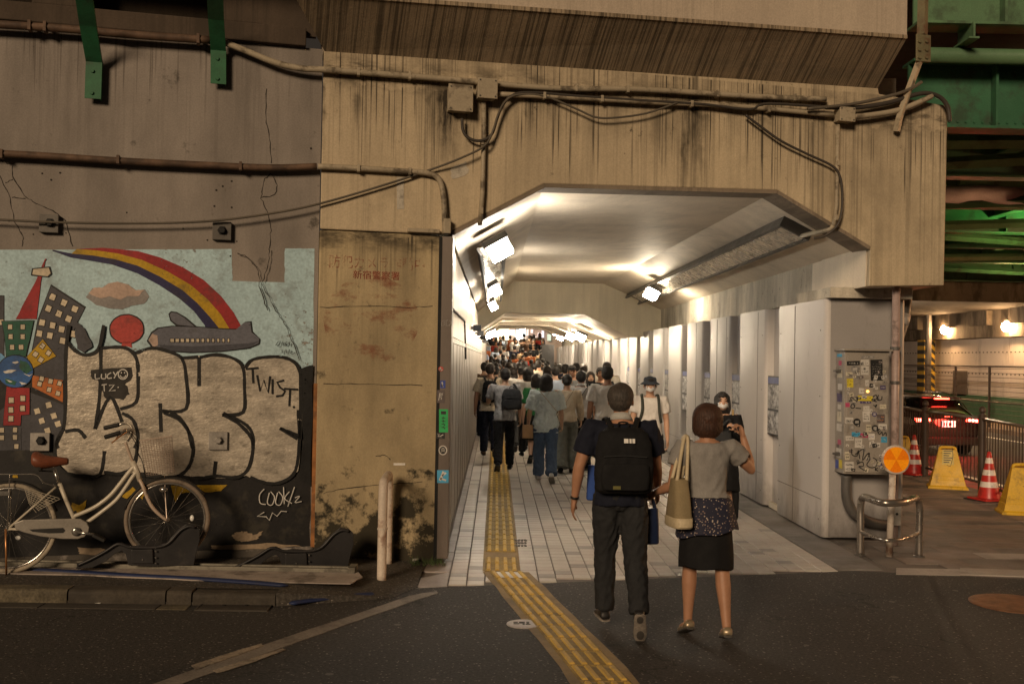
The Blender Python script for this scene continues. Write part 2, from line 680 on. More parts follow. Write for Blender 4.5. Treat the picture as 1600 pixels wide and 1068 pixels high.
# --- tactile guide strip: straight run into the underpass, then slanting across the road
m_yel = mat('tactile_yellow', (0.52, 0.335, 0.065), 0.6, var=0.2, vscale=2.5, grain=0.12, dirt=0.54, dirt_amt=0.5, dirt_scale=3, dirt_col=(0.16, 0.11, 0.05))
m_yeb = mat('tactile_yellow_worn', (0.27, 0.175, 0.04), 0.7, var=0.25, vscale=5, grain=0.15, dirt=0.50, dirt_amt=0.6, dirt_scale=6, dirt_col=(0.10, 0.07, 0.035))
m_yed = mat('tactile_margin', (0.25, 0.17, 0.075), 0.75, var=0.2, dirt=0.5, dirt_amt=0.5, dirt_col=(0.12, 0.09, 0.06))
m_wht = mat('road_white', (0.72, 0.68, 0.62), 0.6, var=0.12, dirt=0.56, dirt_amt=0.4)
strip = thing('tactile_strip', 'yellow tactile guide strip running into the underpass and slanting over the road', 'tactile paving', (0.08, 8.9, 0))


def tactile(cx, cy, dx, w=0.30, l=0.30, z=0.0, white=False):
    """one block, ends parallel to X, sheared by dx over its length (towards the camera is -Y)"""
    mb = MB()
    sh = lambda u, v: V((cx + u * w - v * dx, cy + v * l, 0))

    def pad(u0, u1, v0, v1, z0, z1, ins=0.004):
        b = [sh(u0, v0), sh(u1, v0), sh(u1, v1), sh(u0, v1)]
        cu = (u0 + u1) / 2
        cv = (v0 + v1) / 2
        q = [sh(cu + (a - cu) * (1 - ins / max(abs(a - cu) * w, 1e-3)), cv + (d - cv) * (1 - ins / max(abs(d - cv) * l, 1e-3)))
             for a, d in ((u0, v0), (u1, v0), (u1, v1), (u0, v1))]
        mb.add([p + V((0, 0, z0)) for p in b] + [p + V((0, 0, z1)) for p in q], [[4, 5, 6, 7]] + [[i, (i + 1) % 4, 4 + (i + 1) % 4, 4 + i] for i in range(4)])
    pad(-0.49, 0.49, -0.478, 0.478, -0.012, 0.006 + z, 0.002)
    for k in range(4):
        u = -0.375 + 0.25 * k
        pad(u - 0.060, u + 0.060, -0.43, 0.43, 0.006 + z, 0.0165 + z, 0.006)
    o = mb.build('tactile_block', m_yeb, strip)
    o.data.materials.append(m_yel)
    for i_, pl_ in enumerate(o.data.polygons):
        pl_.material_index = 1 if i_ >= 5 else 0
    if white:
        wb_ = MB()
        for k in range(3):
            u0 = -0.25 + 0.25 * k
            wb_.add([sh(u0 - 0.055, -0.38) + ZUP * 0.0118, sh(u0 + 0.055, -0.38) + ZUP * 0.0118, sh(u0 + 0.055, 0.38) + ZUP * 0.0118, sh(u0 - 0.055, 0.38) + ZUP * 0.0118], [[0, 1, 2, 3]])
        wb_.build('white_mark', m_wht, o)
    return o


yy = 9.03
while yy < 30:
    if not 9.62 < yy < 9.68:
        tactile(0.08, yy, 0.0, z=0.003)
    yy += 0.30
# margins
MB().prism([(TACT0, 8.9, -0.012), (TACT1, 8.9, -0.012), (TACT1, 30, -0.012), (TACT0, 30, -0.012)], (0, 0, 0.013)).build('margin', m_yed, strip)
# slanting run: centre line through picture points
cl = [onZ(790, 893), onZ(833, 940), onZ(881, 991), onZ(948, 1068), onZ(1040, 1170)]


def cxa(y):
    for a, b in zip(cl, cl[1:]):
        if y <= a.y and y >= b.y:
            return a.x + (b.x - a.x) * (a.y - y) / (a.y - b.y)
    return cl[0].x if y > cl[0].y else cl[-1].x


yb = 8.87
first = True
ml, mr = [], []
while yb > 3.9:
    yc = yb - 0.15
    dx = cxa(yb - 0.30) - cxa(yb)
    tactile(cxa(yc), yc, dx, z=0.004, white=first)
    wj = RND.uniform(-0.012, 0.012)
    ml.append(V((cxa(yb) - 0.20 + wj, yb, 0)))
    mr.append(V((cxa(yb) + 0.20 + wj, yb, 0)))
    first = False
    yb -= 0.30
MB().prism([p - ZUP * 0.002 for p in ml] + [p - ZUP * 0.002 for p in mr[::-1]], (0, 0, 0.006)).build('margin', m_yed, strip)

# repair patch of dark stone and missing tactile pieces beside the strip
m_patch = mat('cobble_patch', (0.13, 0.12, 0.115), 0.8, var=0.3, vscale=30, bump=0.8, bscale=60)
pp = thing('repair_patch', 'dark rough repair patch beside the yellow tactile strip', 'patch', onZ(813, 849))
mb = MB()
rr_ = random.Random(3)
for i in range(5):
    for j in range(3):
        c = onZ(801 + 5 * i, 844 + 4.2 * j)
        mb.box((c.x, c.y, 0.004), (0.024, 0.066, 0.012), Matrix.Rotation(rr_.uniform(-.2, .2), 3, 'Z'))
mb.build('stone', m_patch, pp, bevel=0.003)

# --- left footway, kerb stones, gutter, drain covers
m_foot = asphalt('footway_asphalt', (0.036, 0.032, 0.027), (0.05, 0.043, 0.035), 0.7)
m_kerb = mat('kerb_stone', (0.105, 0.088, 0.058), 0.85, var=0.45, vscale=7, grain=0.35, bump=0.5, bscale=50, dirt=0.52, dirt_amt=0.5, dirt_scale=5, dirt_col=(0.06, 0.05, 0.035))
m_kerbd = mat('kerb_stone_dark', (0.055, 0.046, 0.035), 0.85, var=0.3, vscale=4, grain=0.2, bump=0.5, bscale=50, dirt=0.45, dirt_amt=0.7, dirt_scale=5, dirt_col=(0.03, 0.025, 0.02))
m_gut = mat('gutter_concrete', (0.06, 0.052, 0.043), 0.85, var=0.25, grain=0.2, dirt=0.48, dirt_amt=0.6, dirt_scale=3)
KY = 7.56
xk = onZ(438, 918, .1).x
xr = onZ(575, 905, 0.03).x
mb = MB()
# footway top: flat at 0.1, ramping down to the road at its right end
top = [(-16, KY + .1, .1), (xk, KY + .1, .1), (xk + .02, 9.2, .1), (-16, 6.0, .1)]
wallY = lambda x: F0.y + x * math.tan(FA)
mb.add([(-6.4, KY + .12, .098), (xk, KY + .12, .098), (xk, wallY(xk) + .2, .098), (-6.4, wallY(-6.4) + .2, .098)], [[0, 1, 2, 3]])
mb.add([(xk, KY + .0, .098), (xr + .25, KY + 0.30, .004), (-0.60, E0.y + .03, .004), (-0.60, wallY(-.6) + .2, .02), (xk, wallY(xk) + .2, .098), (xk, KY + .12, .098)], [[0, 1, 2, 5], [5, 2, 3, 4]])
mb.add([(xk, KY, .098), (xr + .25, KY + .30, .004), (xr + .25, KY + .30, -.05), (xk, KY, -.05)], [[0, 1, 2, 3]])
fwy = struct(mb.build('footway', m_foot))
ks = struct(MB().box((-4.0, KY + .06, -.06), (4.8, .10, .16)).build('kerb', m_gut))
xs_ = [-6.4, -5.2, -4.35, -3.74, -3.1] + [onZ(264, 930, .05).x, onZ(305, 930, .05).x, xk]
for a, b in zip(xs_, xs_[1:]):
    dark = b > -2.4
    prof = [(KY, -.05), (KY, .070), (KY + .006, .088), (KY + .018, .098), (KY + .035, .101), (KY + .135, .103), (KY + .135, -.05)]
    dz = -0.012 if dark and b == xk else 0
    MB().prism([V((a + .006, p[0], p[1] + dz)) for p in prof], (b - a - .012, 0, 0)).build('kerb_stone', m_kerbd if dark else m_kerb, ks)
gx = [-6.4, -4.6, -3.25, onZ(252, 945).x, onZ(300, 945).x]
for i, (a, b) in enumerate(zip(gx, gx[1:])):
    MB().box(((a + b) / 2, KY - .075, -.02), (b - a - .008, .145, .05)).build('gutter_slab', m_kerb if i == 3 else m_gut, ks, bevel=0.003)
m_iron = mat('cast_iron', (0.055, 0.047, 0.04), 0.6, metal=0.3, var=0.3, vscale=8, bump=0.4, bscale=70)
dc = thing('drain_cover', 'long iron drain cover let into the gutter below the kerb', 'drain cover', onZ(365, 949))
a_, b_ = onZ(312, 949), onZ(420, 949)
mbx = MB().box(((a_.x + b_.x) / 2, a_.y, .002), (b_.x - a_.x, .16, .012))
mbx.build('plate', m_iron, dc, bevel=.002)
fr = MB()
for s in (-1, 1):
    fr.box(((a_.x + b_.x) / 2, a_.y + s * .088, .004), (b_.x - a_.x + .03, .012, .014))
    fr.box(((a_.x + b_.x) / 2 + s * (b_.x - a_.x) / 2 + s * .008, a_.y, .004), (.012, .164, .014))
fr.build('frame', m_gut, dc)
hb = MB()
for px in (350, 385):
    c = onZ(px, 947)
    hb.lathe([(.014, 0), (.014, .004)], (c.x, c.y, .009), 10)
hb.build('lifting_hole', mat('black', (0.008, 0.008, 0.008), 0.8), dc)

# painted line slanting over the road at the left, worn, with filler patch
m_line = mat('worn_line', (0.20, 0.175, 0.15), 0.7, var=0.2, grain=0.2, dirt=0.50, dirt_amt=0.65, dirt_scale=4, dirt_col=(0.06, 0.05, 0.045))
m_line2 = mat('line_filler', (0.30, 0.25, 0.19), 0.8, var=0.25, grain=0.25, dirt=0.50, dirt_amt=0.6, dirt_scale=9, dirt_col=(0.06, 0.05, 0.045))
ln = thing('road_line', 'worn grey painted line slanting across the dark road', 'road marking', onZ(440, 1000))


def sheet(px, z, th, name, m, parent):
    pts = [onZ(x, y, z) for x, y in px]
    return MB().prism([p - ZUP * th for p in pts], (0, 0, th)).build(name, m, parent)


def jag(px, n=5, amt=0.8, rs=random.Random(9)):
    out = []
    for (a, b), (c, d) in zip(px, px[1:] + px[:1]):
        for i in range(n):
            t = i / n
            out.append((a + (c - a) * t + rs.uniform(-amt, amt), b + (d - b) * t + rs.uniform(-amt, amt) * 0.5))
    return out


sheet(jag([(218, 1075), (410, 1007), (640, 930), (682, 922), (684, 926), (655, 935), (430, 1014), (262, 1075)], 6, 0.7), .004, .003, 'line', m_line, ln)
sheet(jag([(300, 1038), (330, 1028), (408, 1004), (412, 1008), (340, 1033), (306, 1046)], 6, 1.2), .008, .003, 'filler', m_line2, ln)
sheet(jag([(332, 1046), (442, 1012), (446, 1014), (400, 1032), (340, 1050)], 6, 1.0), .008, .003, 'filler', m_line2, ln)

# valve cover beside the tactile strip, manhole at the right
m_pale = mat('valve_cover_iron', (0.34, 0.30, 0.28), 0.55, metal=0.2, var=0.2)
vc = onZ(818, 975)
cov = thing('valve_cover', 'small round pale iron valve cover beside the yellow strip', 'manhole cover', vc)
MB().lathe([(.118, 0), (.118, .006), (.108, .009), (.092, .009)], (vc.x, vc.y, 0), 28).build('ring', m_pale, cov)
MB().lathe([(.090, 0), (.090, .0095)], (vc.x, vc.y, 0), 28).build('lid', m_pale, cov)
mb = MB()
for x0, y0, w, h in [(-.055, .02, .03, .012), (-.01, .026, .04, .01), (.03, .012, .02, .03), (-.05, -.018, .04, .012), (.0, -.02, .016, .028), (.03, -.03, .034, .01), (-.015, .002, .03, .01)]:
    mb.box((vc.x + x0, vc.y + y0, .0105), (w, h * 1.6, .003))
mb.build('raised_mark', m_iron, cov)
mh = onZ(1585, 943)
man = thing('manhole_cover', 'large rusty patterned manhole cover at the right edge of the road', 'manhole cover', mh)
m_rust = mat('rusty_iron', (0.22, 0.105, 0.055), 0.6, metal=0.3, var=0.3, vscale=9, bump=0.3)
MB().lathe([(.33, 0), (.33, .006), (.315, .010), (.285, .010)], (mh.x, mh.y, 0), 40).build('ring', m_rust, man)
MB().lathe([(.282, 0), (.282, .007)], (mh.x, mh.y, 0), 40).build('lid', m_iron, man)
mb = MB()
for i in range(-8, 9):
    for j in range(-8, 9):
        x0, y0 = i * .032, j * .032
        if x0 * x0 + y0 * y0 < .26 ** 2:
            mb.box((mh.x + x0, mh.y + y0, .008), (.02, .013, .006), Matrix.Rotation(PI / 4 * (1 if (i + j) % 2 else 3), 3, 'Z'))
mb.build('stud', m_rust, man)

# --- right pavement of large dark slabs, reaching the street railing
m_rp = [mat('flag_brown', (0.22, 0.18, 0.16), 0.72, var=0.15, dirt=0.52, dirt_amt=0.3), mat('flag_grey', (0.185, 0.162, 0.15), 0.72, var=0.15, dirt=0.52, dirt_amt=0.3),
        mat('flag_pale', (0.36, 0.32, 0.29), 0.7, var=0.12, dirt=0.52, dirt_amt=0.3)]
RAIL = [V((4.3, 7.6, 0)), onZ(1620, 775), onZ(1533, 779), onZ(1448, 744), onZ(1396, 722), V((10.4, 40, 0))]
RAIL[2] = onZ(1534, 769)
RAIL[3] = onZ(1445, 743)
RAIL[1] = RAIL[2] + V((-.50, -2.85, 0))
RAIL[0] = RAIL[1] + V((-.5, -2.85, 0))
rp_poly = [(E1.x - .12, E1.y), (E2.x + .1, E2.y + .03), (RAIL[0].x + .6, RAIL[0].y), (RAIL[1].x + .12, RAIL[1].y), (RAIL[2].x + .12, RAIL[2].y), (RAIL[3].x + .15, RAIL[3].y), (RAIL[4].x + .2, RAIL[4].y), (10.4, 40), (3.6, 40), (3.6, 9.3)]
rpv = struct(slab('pavement', rp_poly, -.5, -.006, m_grout))


def inside(x, y, poly):
    r = False
    for (a, b), (c, d) in zip(poly, poly[1:] + poly[:1]):
        if (b > y) != (d > y) and x < (c - a) * (y - b) / (d - b) + a:
            r = not r
    return r


fl_me = []
for k in range(3):
    me = MB().box((0, 0, -.013), (.594, .294, .026)).mesh('flagstone')
    me.materials.append(m_rp[k])
    fl_me.append(me)
ang = math.radians(4)
fr_ = random.Random(8)
for i in range(-4, 26):
    for j in range(-8, 44):
        u = i * .6 + (0.3 if j % 2 else 0)
        v = j * .3
        x = 3.55 + u * math.cos(ang) - v * math.sin(ang) * .0
        y = 9.05 + v
        if all(inside(x + dx, y + dy, rp_poly) for dx in (-.3, .3) for dy in (-.15, .15)) and x > 3.35 + .3 and y < 22 and not (x < 4.3 and y > 10.9):
            k = 2 if j in (3,) and i > 1 else (0 if fr_.random() < .55 else 1)
            inst('flagstone', fl_me[k], rpv, (x, y, fr_.uniform(-.001, .001)))
# two pale kerb stones along the road
for a, b in ((1400, 1500), (1500, 1620)):
    p, q = onZ(a, 887), onZ(b, 891 if b > 1510 else 889)
    q2, p2 = onZ(b, 901 if b > 1510 else 899), onZ(a, 897)
    MB().prism([p - ZUP * .01, q - ZUP * .01, q2 - ZUP * .01, p2 - ZUP * .01], (0, 0, .014)).build('kerb_stone', m_rp[2], rpv, bevel=.004)

# ================================================================ LEFT WALL WITH THE MURAL
WOFF = -0.05
C_STAIN = (0.05, 0.04, 0.032)
m_wall = concrete('grey_wall_paint', (0.285, 0.252, 0.224), (0.215, 0.191, 0.171), drips=((4.62, .8, .55),), streak=0.35, top=4.7, fall=1.6, xs=5, zs=.4, lo=.54, foot=.7, blot=.24, stain_col=C_STAIN, bumpy=.25, pit=0.3)
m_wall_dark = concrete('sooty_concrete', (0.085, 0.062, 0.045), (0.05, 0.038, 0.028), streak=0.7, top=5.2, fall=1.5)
uL = (onF(499, 400) - F0).dot(FU)
zT = onF(250, 55, WOFF).z
rw = thing('retaining_wall', 'grey rendered wall left of the underpass carrying a painted city mural', 'wall', tuple(onF(250, 870, WOFF)))
mb = MB()
mb.obox(fw(-9.5, -.1, WOFF - 1.0), FU * (uL + 9.5 - 0.004), FN * 1.0, ZUP * (zT + .1))
mb.build('wall_face', m_wall, rw)
mb = MB()
mb.obox(fw(-9.5, zT - .0, WOFF - 1.0), FU * (uL + 9.35), FN * 1.06, ZUP * .16)
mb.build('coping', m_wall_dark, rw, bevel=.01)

# dark bearing shelf and steel girder above the wall
m_dgird = mat('dark_girder', (0.035, 0.03, 0.027), 0.7, var=0.3, dirt=0.5, dirt_amt=0.5)
gd = thing('dark_girder_bridge', 'dark railway girder and bearing blocks above the mural wall', 'bridge', tuple(fw(-4, zT + .16, -.5)))
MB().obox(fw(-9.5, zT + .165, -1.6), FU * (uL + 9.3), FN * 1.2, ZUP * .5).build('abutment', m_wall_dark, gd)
MB().obox(fw(-9.5, zT + .66, -1.6), FU * (uL + 9.3), FN * 2.2, ZUP * .06).build('bottom_flange', m_dgird, gd)
MB().obox(fw(-9.5, zT + .72, -.6), FU * (uL + 9.3), FN * .05, ZUP * 1.6).build('web', m_dgird, gd)
for px in (350, 60):
    c = onF(px, 20, -.35)
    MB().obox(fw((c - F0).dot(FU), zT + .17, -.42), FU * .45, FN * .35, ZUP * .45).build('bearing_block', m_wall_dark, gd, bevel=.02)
MB().obox(onF(410, 50, -.12) - ZUP * .02, FU * .46, FN * .06, ZUP * .6).build('abutment', m_wall_dark, gd)

# ================================================================ CONCRETE PORTAL (railway overpass)
uu = lambda p: (p - F0).dot(FU)
STAINS = []
for cx_, a_, b_, w_, k_ in [(822, 150, 275, 18, 1.3), (858, 160, 295, 13, 1.0), (1040, 168, 300, 26, 1.4), (1072, 172, 280, 16, .75), (914, 175, 235, 12, .6), (1098, 172, 250, 10, .7), (1155, 175, 245, 9, .75), (1015, 175, 250, 10, .6), (1382, 180, 290, 26, .95), (1394, 185, 360, 14, .7), (1374, 230, 350, 10, .6), (1338, 200, 300, 30, .3), (726, 230, 275, 14, .75), (600, 120, 165, 60, .35), (760, 115, 220, 30, .35)]:
    P1, P2 = onF(cx_, a_), onF(cx_, b_)
    STAINS.append((uu(P1), w_ * 9.5 / 1600, P2.z, P1.z, k_))
BEI, BEI2 = (0.54, 0.445, 0.305), (0.45, 0.37, 0.26)
m_por = concrete('portal_paint', BEI, BEI2, stains=STAINS, drips=((4.56, .55, .95), (4.27, .9, .9)), band=4.33, pit=.5, streak=0.7, top=4.35, fall=2.6, xs=6.5, zs=.22, lo=.53, blot=.15)
m_led = concrete('ledge_paint', (0.50, 0.42, 0.33), (0.45, 0.375, 0.30), streak=0.25, top=6, fall=2, lo=.55, blot=.12)
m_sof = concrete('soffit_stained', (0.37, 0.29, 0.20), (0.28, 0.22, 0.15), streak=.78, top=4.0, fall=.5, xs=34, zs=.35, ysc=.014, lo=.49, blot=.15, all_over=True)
m_pier = concrete('pier_paint', (0.46, 0.37, 0.225), (0.36, 0.29, 0.18), drips=((2.93, .75, .85),), band=2.90, streak=0.8, top=3.2, fall=1.6, xs=8, zs=.35, lo=.53, foot=.95, blot=.30, pit=.8, foot_h=.95)
m_beam = concrete('beam_paint', (0.70, 0.63, 0.49), (0.62, 0.56, 0.43), streak=.1, top=3.6, fall=2, blot=.08, rough=.5, bumpy=.12)
m_int = concrete('tunnel_paint', (0.76, 0.67, 0.54), (0.70, 0.61, 0.49), streak=0.12, top=3.6, fall=2, blot=.10, rough=.60, bumpy=.12)
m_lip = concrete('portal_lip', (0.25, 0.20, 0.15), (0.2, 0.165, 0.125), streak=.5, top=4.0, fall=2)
m_rough = concrete('hacked_concrete', (0.56, 0.52, 0.44), (0.40, 0.36, 0.29), streak=0.0, blot=.42, bumpy=1.0, pit=1.4)
ov = thing('railway_overpass', 'beige stained concrete railway overpass with its wide underpass opening', 'overpass', tuple(onF(600, 870)))
zS = 2.945
DEEP = V((0, .10, 0))
uu = lambda p: (p - F0).dot(FU)
pA, pB, pC, pD = onF(705, 362), onF(850, 287), onF(1215, 297), onF(1360, 385)
pE, pG, pH = onF(1358, 447), onF(1475, 446), onF(1481, 172)
pW0 = fw(uL, zS)
zW = 4.60
uR = uu(pH)
pH2 = onF(1476, 164)
pH3 = onF(1462, 162)
uLedR = uu(onF(1371, 138))
prof = [pW0, fw(uu(pA) - .02, zS), pA, pB, pC, pD, pE, pG, pH, pH2, pH3, fw(uLedR + .02, pH3.z + .05), fw(uLedR - .1, 5.2), fw(uL, 5.2)]
MB().prism(prof, DEEP).build('portal_face', m_por, ov, bevel=.012)
MB().prism([p + V((-.004, .103, .004)) for p in (pD, pE, pG, pH)], (0, 1.4, 0)).build('end_block', m_int, ov)
MB().obox(fw(uL, -.1, -1.5), FU * (uu(onF(684, 620)) - uL), FN * 1.488, ZUP * (zS + .1 - .008)).build('pier', m_pier, ov, bevel=.012)
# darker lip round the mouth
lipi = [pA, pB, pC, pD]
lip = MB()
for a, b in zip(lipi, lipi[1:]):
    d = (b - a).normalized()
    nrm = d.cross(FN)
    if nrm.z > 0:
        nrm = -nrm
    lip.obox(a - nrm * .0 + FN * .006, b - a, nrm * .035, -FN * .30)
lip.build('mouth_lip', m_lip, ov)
# ledge with the stained sloping soffit
S0, S1 = onF(507, 80, .002), onF(1371, 138, .002)
T0, T1 = onF(458, -10, .45), onF(1417, 60, .45)
mb = MB()
Q0, Q1 = T0 + ZUP * 1.5, T1 + ZUP * 1.5
B0, B1 = S0 + ZUP * 2.2 - FN * .3, S1 + ZUP * 2.2 - FN * .3
W0, W1 = S0 - FN * .3, S1 - FN * .3
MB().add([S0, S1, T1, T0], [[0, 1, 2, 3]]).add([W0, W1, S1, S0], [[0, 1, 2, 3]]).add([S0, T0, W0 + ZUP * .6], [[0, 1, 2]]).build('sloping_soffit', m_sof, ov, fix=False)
MB().add([T0, T1, Q1, Q0, B0, B1, W0, W1, S0, S1], [[0, 1, 2, 3], [3, 2, 5, 4], [4, 5, 7, 6], [1, 9, 7, 5, 2], [0, 3, 4, 6, 8]]).build('ledge', m_led, ov, fix=False)
lipb = MB()
lipb.obox(T0 - FN * .008 - ZUP * .004, T1 - T0, FN * .016, ZUP * .035)
lipb.build('drip_edge', m_sof, ov)

# bay 1: ceiling, haunches, upper right wall.  Cross-section at the far beam, 24 m in
Y1 = 24.0
fA, fB, fC, fD, fE = V((-.43, Y1, 2.95)), V((.39, Y1, 3.66)), V((2.50, Y1, 3.64)), V((3.86, Y1, 3.05)), V((3.86, Y1, 2.45))
nA, nB, nC, nD, nE = [p + V((0, .1, .004)) for p in (pA, pB, pC, pD, pE)]
nA = V((-.43, pA.y + .1, pA.z))


def loft(a, b, name, m, parent, thick=.25, n=1):
    mb = MB()
    k = len(a)
    mb.add(a + b, [[i, i + 1, k + i + 1, k + i] for i in range(k - 1)])
    return mb.build(name, m, parent)


loft([nB, nC], [fB, fC], 'ceiling', m_int, ov)
loft([nA, nB], [fA, fB], 'haunch', m_int, ov)
loft([nC, nD], [fC, fD], 'haunch', m_int, ov)
e12 = lambda t, a, b: a + (b - a) * t
t12 = (12.1 - nD.y) / (Y1 - nD.y)
loft([nD, nE], [e12(t12, nD, fD), e12(t12, nE, fE)], 'side_wall', m_int, ov)
o_ = V((.0, 0, 0))
loft([e12(t12, nD, fD), e12(t12, nE, fE)], [fD, fE], 'side_wall', m_rough, ov)
# outer shell so that the bay is closed from outside
MB().obox((4.2, 11.75, -.1), (.05, 0, 0), (0, 50, 0), (0, 0, 4.7)).build('outer_wall', m_rough, ov)
MB().obox((-1.6, 10.9, 4.62), (5.85, 0, 0), (0, 55, 0), (0, 0, .3)).build('deck', m_rough, ov)
MB().obox((-1.6, 10.9, -.1), (.3, 0, 0), (0, 55, 0), (0, 0, 4.7)).build('outer_wall', m_rough, ov)
# beam at 24 m and the low bay behind it
g0 = [onY(744, 519, Y1), onY(790, 488, Y1), onY(913, 491, Y1), onY(984, 527, Y1)]
up = [fA + ZUP * -.0, fB, fC, fD, fE]
mb = MB()
mb.add([fA, fB, fC, fD, fE] + g0, [[0, 1, 6, 5], [1, 2, 7, 6], [2, 3, 4, 8, 7]])
mb.build('cross_beam', m_beam, ov)
Y2 = 36.0
g1 = [onY(752, 525, Y2), onY(777, 512, Y2), onY(842, 512, Y2), onY(905, 533, Y2)]
ribs = [(g0, 0), (g1, 1)]
mid1 = [e12(.33, a, b) for a, b in zip(g0, g1)]
mid2 = [e12(.66, a, b) for a, b in zip(g0, g1)]
for a, b in ((g0, mid1), (mid1, mid2), (mid2, g1)):
    dn = V((0, 0, -.0))
    b2 = [p + V((0, -.6, .0)) for p in b]
    loft(a, b2, 'low_ceiling', m_int, ov)
    rib = [p + V((0, 0, -.05)) for p in b2]
    loft(b2, rib, 'rib', m_int, ov)
    loft(rib, [p + V((0, .6, 0)) for p in rib], 'rib', m_int, ov)
# last bay, higher again, out to the street 60 m in
Y3 = 60.0
h0 = [V((-.6, Y2, 3.0)), V((.35, Y2, 3.70)), V((2.5, Y2, 3.70)), V((3.9, Y2, 2.9))]
h1 = [p + V((0, Y3 - Y2, 0)) for p in h0]
loft(h0, h1, 'ceiling', m_int, ov)
loft([V((3.86, Y1, 2.95)), V((3.86, Y1, 2.0))], [V((3.86, Y3, 2.95)), V((3.86, Y3, 2.0))], 'side_wall', m_rough, ov)
# vertical joints in the rough wall
mb = MB()
for yj in (13.9, 17.2, 20.5):
    mb.box((3.857, yj, 2.76), (.012, .03, .62))
mb.build('joint', m_lip, ov)

# ================================================================ RIGHT CLADDING
m_clad = mat('grey_cladding', (0.47, 0.445, 0.43), 0.42, rvar=.02, var=0.05, vscale=1.2, grain=0.03, dirt=None, spec=.5)
m_clad_shaded = mat('grey_cladding_shaded', (0.30, 0.288, 0.285), 0.45, var=0.10, vscale=.9, grain=0.04)  # same cladding; the shade on its end face is put into a darker colour
grime_foot(m_clad)
grime_foot(m_clad_shaded, .5, .6, (.07, .06, .055))
m_seam = mat('seam', (0.17, 0.155, 0.145), 0.6)
XW, ZC = 3.45, 2.53
cw = thing('cladding_wall', 'pale grey metal cladding of boxes and recesses along the right side', 'wall', (XW, 10.7, 0))
R_ = 0.05


def clad_block(y0, y1, first=False):
    back = 3.85
    arc = [(XW + R_ - R_ * math.cos(a), y0 + R_ - R_ * math.sin(a)) for a in (0, PI / 6, PI / 3, PI / 2)]
    arc2 = [(XW + R_ * .6 - R_ * .6 * math.sin(a), y1 - R_ * .6 + R_ * .6 * math.cos(a)) for a in (0, PI / 6, PI / 3, PI / 2)]
    pts = arc[::-1] + [(back, y0)] if False else [(back, y0)] + arc[::-1] + arc2[::-1] + [(back, y1)]
    return MB().prism([V((x, y, .025)) for x, y in pts], (0, 0, ZC - .025)).build('cladding_panel', m_clad, cw, smooth='auto')


y0 = 10.72
blocks = [(10.72, 12.46)] + [(13.1 + 2 * k, 14.46 + 2 * k) for k in range(0, 23)]
for a, b in blocks:
    clad_block(a, b)
for k, (a, b) in enumerate(blocks[:-1]):
    c, d = b, blocks[k + 1][0]
    MB().box((3.60, (c + d) / 2, ZC / 2 + .04), (.06, d - c + .02, ZC - .08)).build('recess_panel', m_clad, cw)
    if k < 4:
        MB().box((3.55, (c + d) / 2, .04), (.05, d - c, .07)).build('plinth', m_rough, cw)
# seams proud of the boxes
sm = MB()
sm.box((XW - .001, 11.78, 1.28), (.006, .022, 2.46))
for yj in (13.45, 15.3, 15.95, 17.6):
    sm.box((XW - .001, yj, 1.28), (.005, .014, 2.46))
sm.box((XW - .001, 11.6, .42), (.005, 1.66, .008))
sc_ = MB()
for a, b in blocks[:5]:
    for z in (.42,):
        sm.box((XW - .0005, (a + b) / 2, z), (.004, b - a - .16, .005))
    for yj in (a + .12, b - .10):
        for z in (.2, .85, 1.5, 2.2):
            sc_.box((XW - .002, yj, z), (.006, .014, .014))
sc_.build('screw', m_seam, cw)['kind'] = 'stuff'
sm.build('seam', m_seam, cw)
# front end of the cladding: the pillar face towards the road
uP0 = XW
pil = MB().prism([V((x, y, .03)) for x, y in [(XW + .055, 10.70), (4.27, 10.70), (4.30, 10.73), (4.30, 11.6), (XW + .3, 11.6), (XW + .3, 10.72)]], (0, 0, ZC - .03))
pil.build('end_panel', m_clad_shaded, cw, bevel=.008)
MB().box((3.9, 11.2, ZC + .06), (.86, 1.2, .11)).build('packing', m_rough, cw)

# ================================================================ LEFT STAINLESS STEEL CLADDING


def steel(name, col=(0.46, 0.41, 0.36), rough=.40):
    m, nt, bs = newmat(name)
    t = NT(nt)
    p = t.pos(scale=(60, 60, .6))
    n = t.noise(p, 1.0, 4)
    p2 = t.pos(scale=(2.2, 2.2, .4))
    k = t.ramp(t.noise(p2, 1.0, 4), .3, .7, .75, 1.1)
    sc = t.n('ShaderNodeVectorMath', operation='SCALE')
    sc.inputs[0].default_value = col
    t.link(t.math('MULTIPLY', t.ramp(n, .2, .8, .9, 1.08), k), sc.inputs['Scale'])
    t.link(sc.outputs[0], bs.inputs['Base Color'])
    bs.inputs['Metallic'].default_value = 1.0
    t.link(t.ramp(n, .2, .8, rough - .05, rough + .1), bs.inputs['Roughness'])
    t.link(t.bump(t.noise(t.pos(scale=(1.7, 1.7, .3)), 1.0, 2), .12, .05), bs.inputs['Normal'])
    MATS[name] = m
    return m


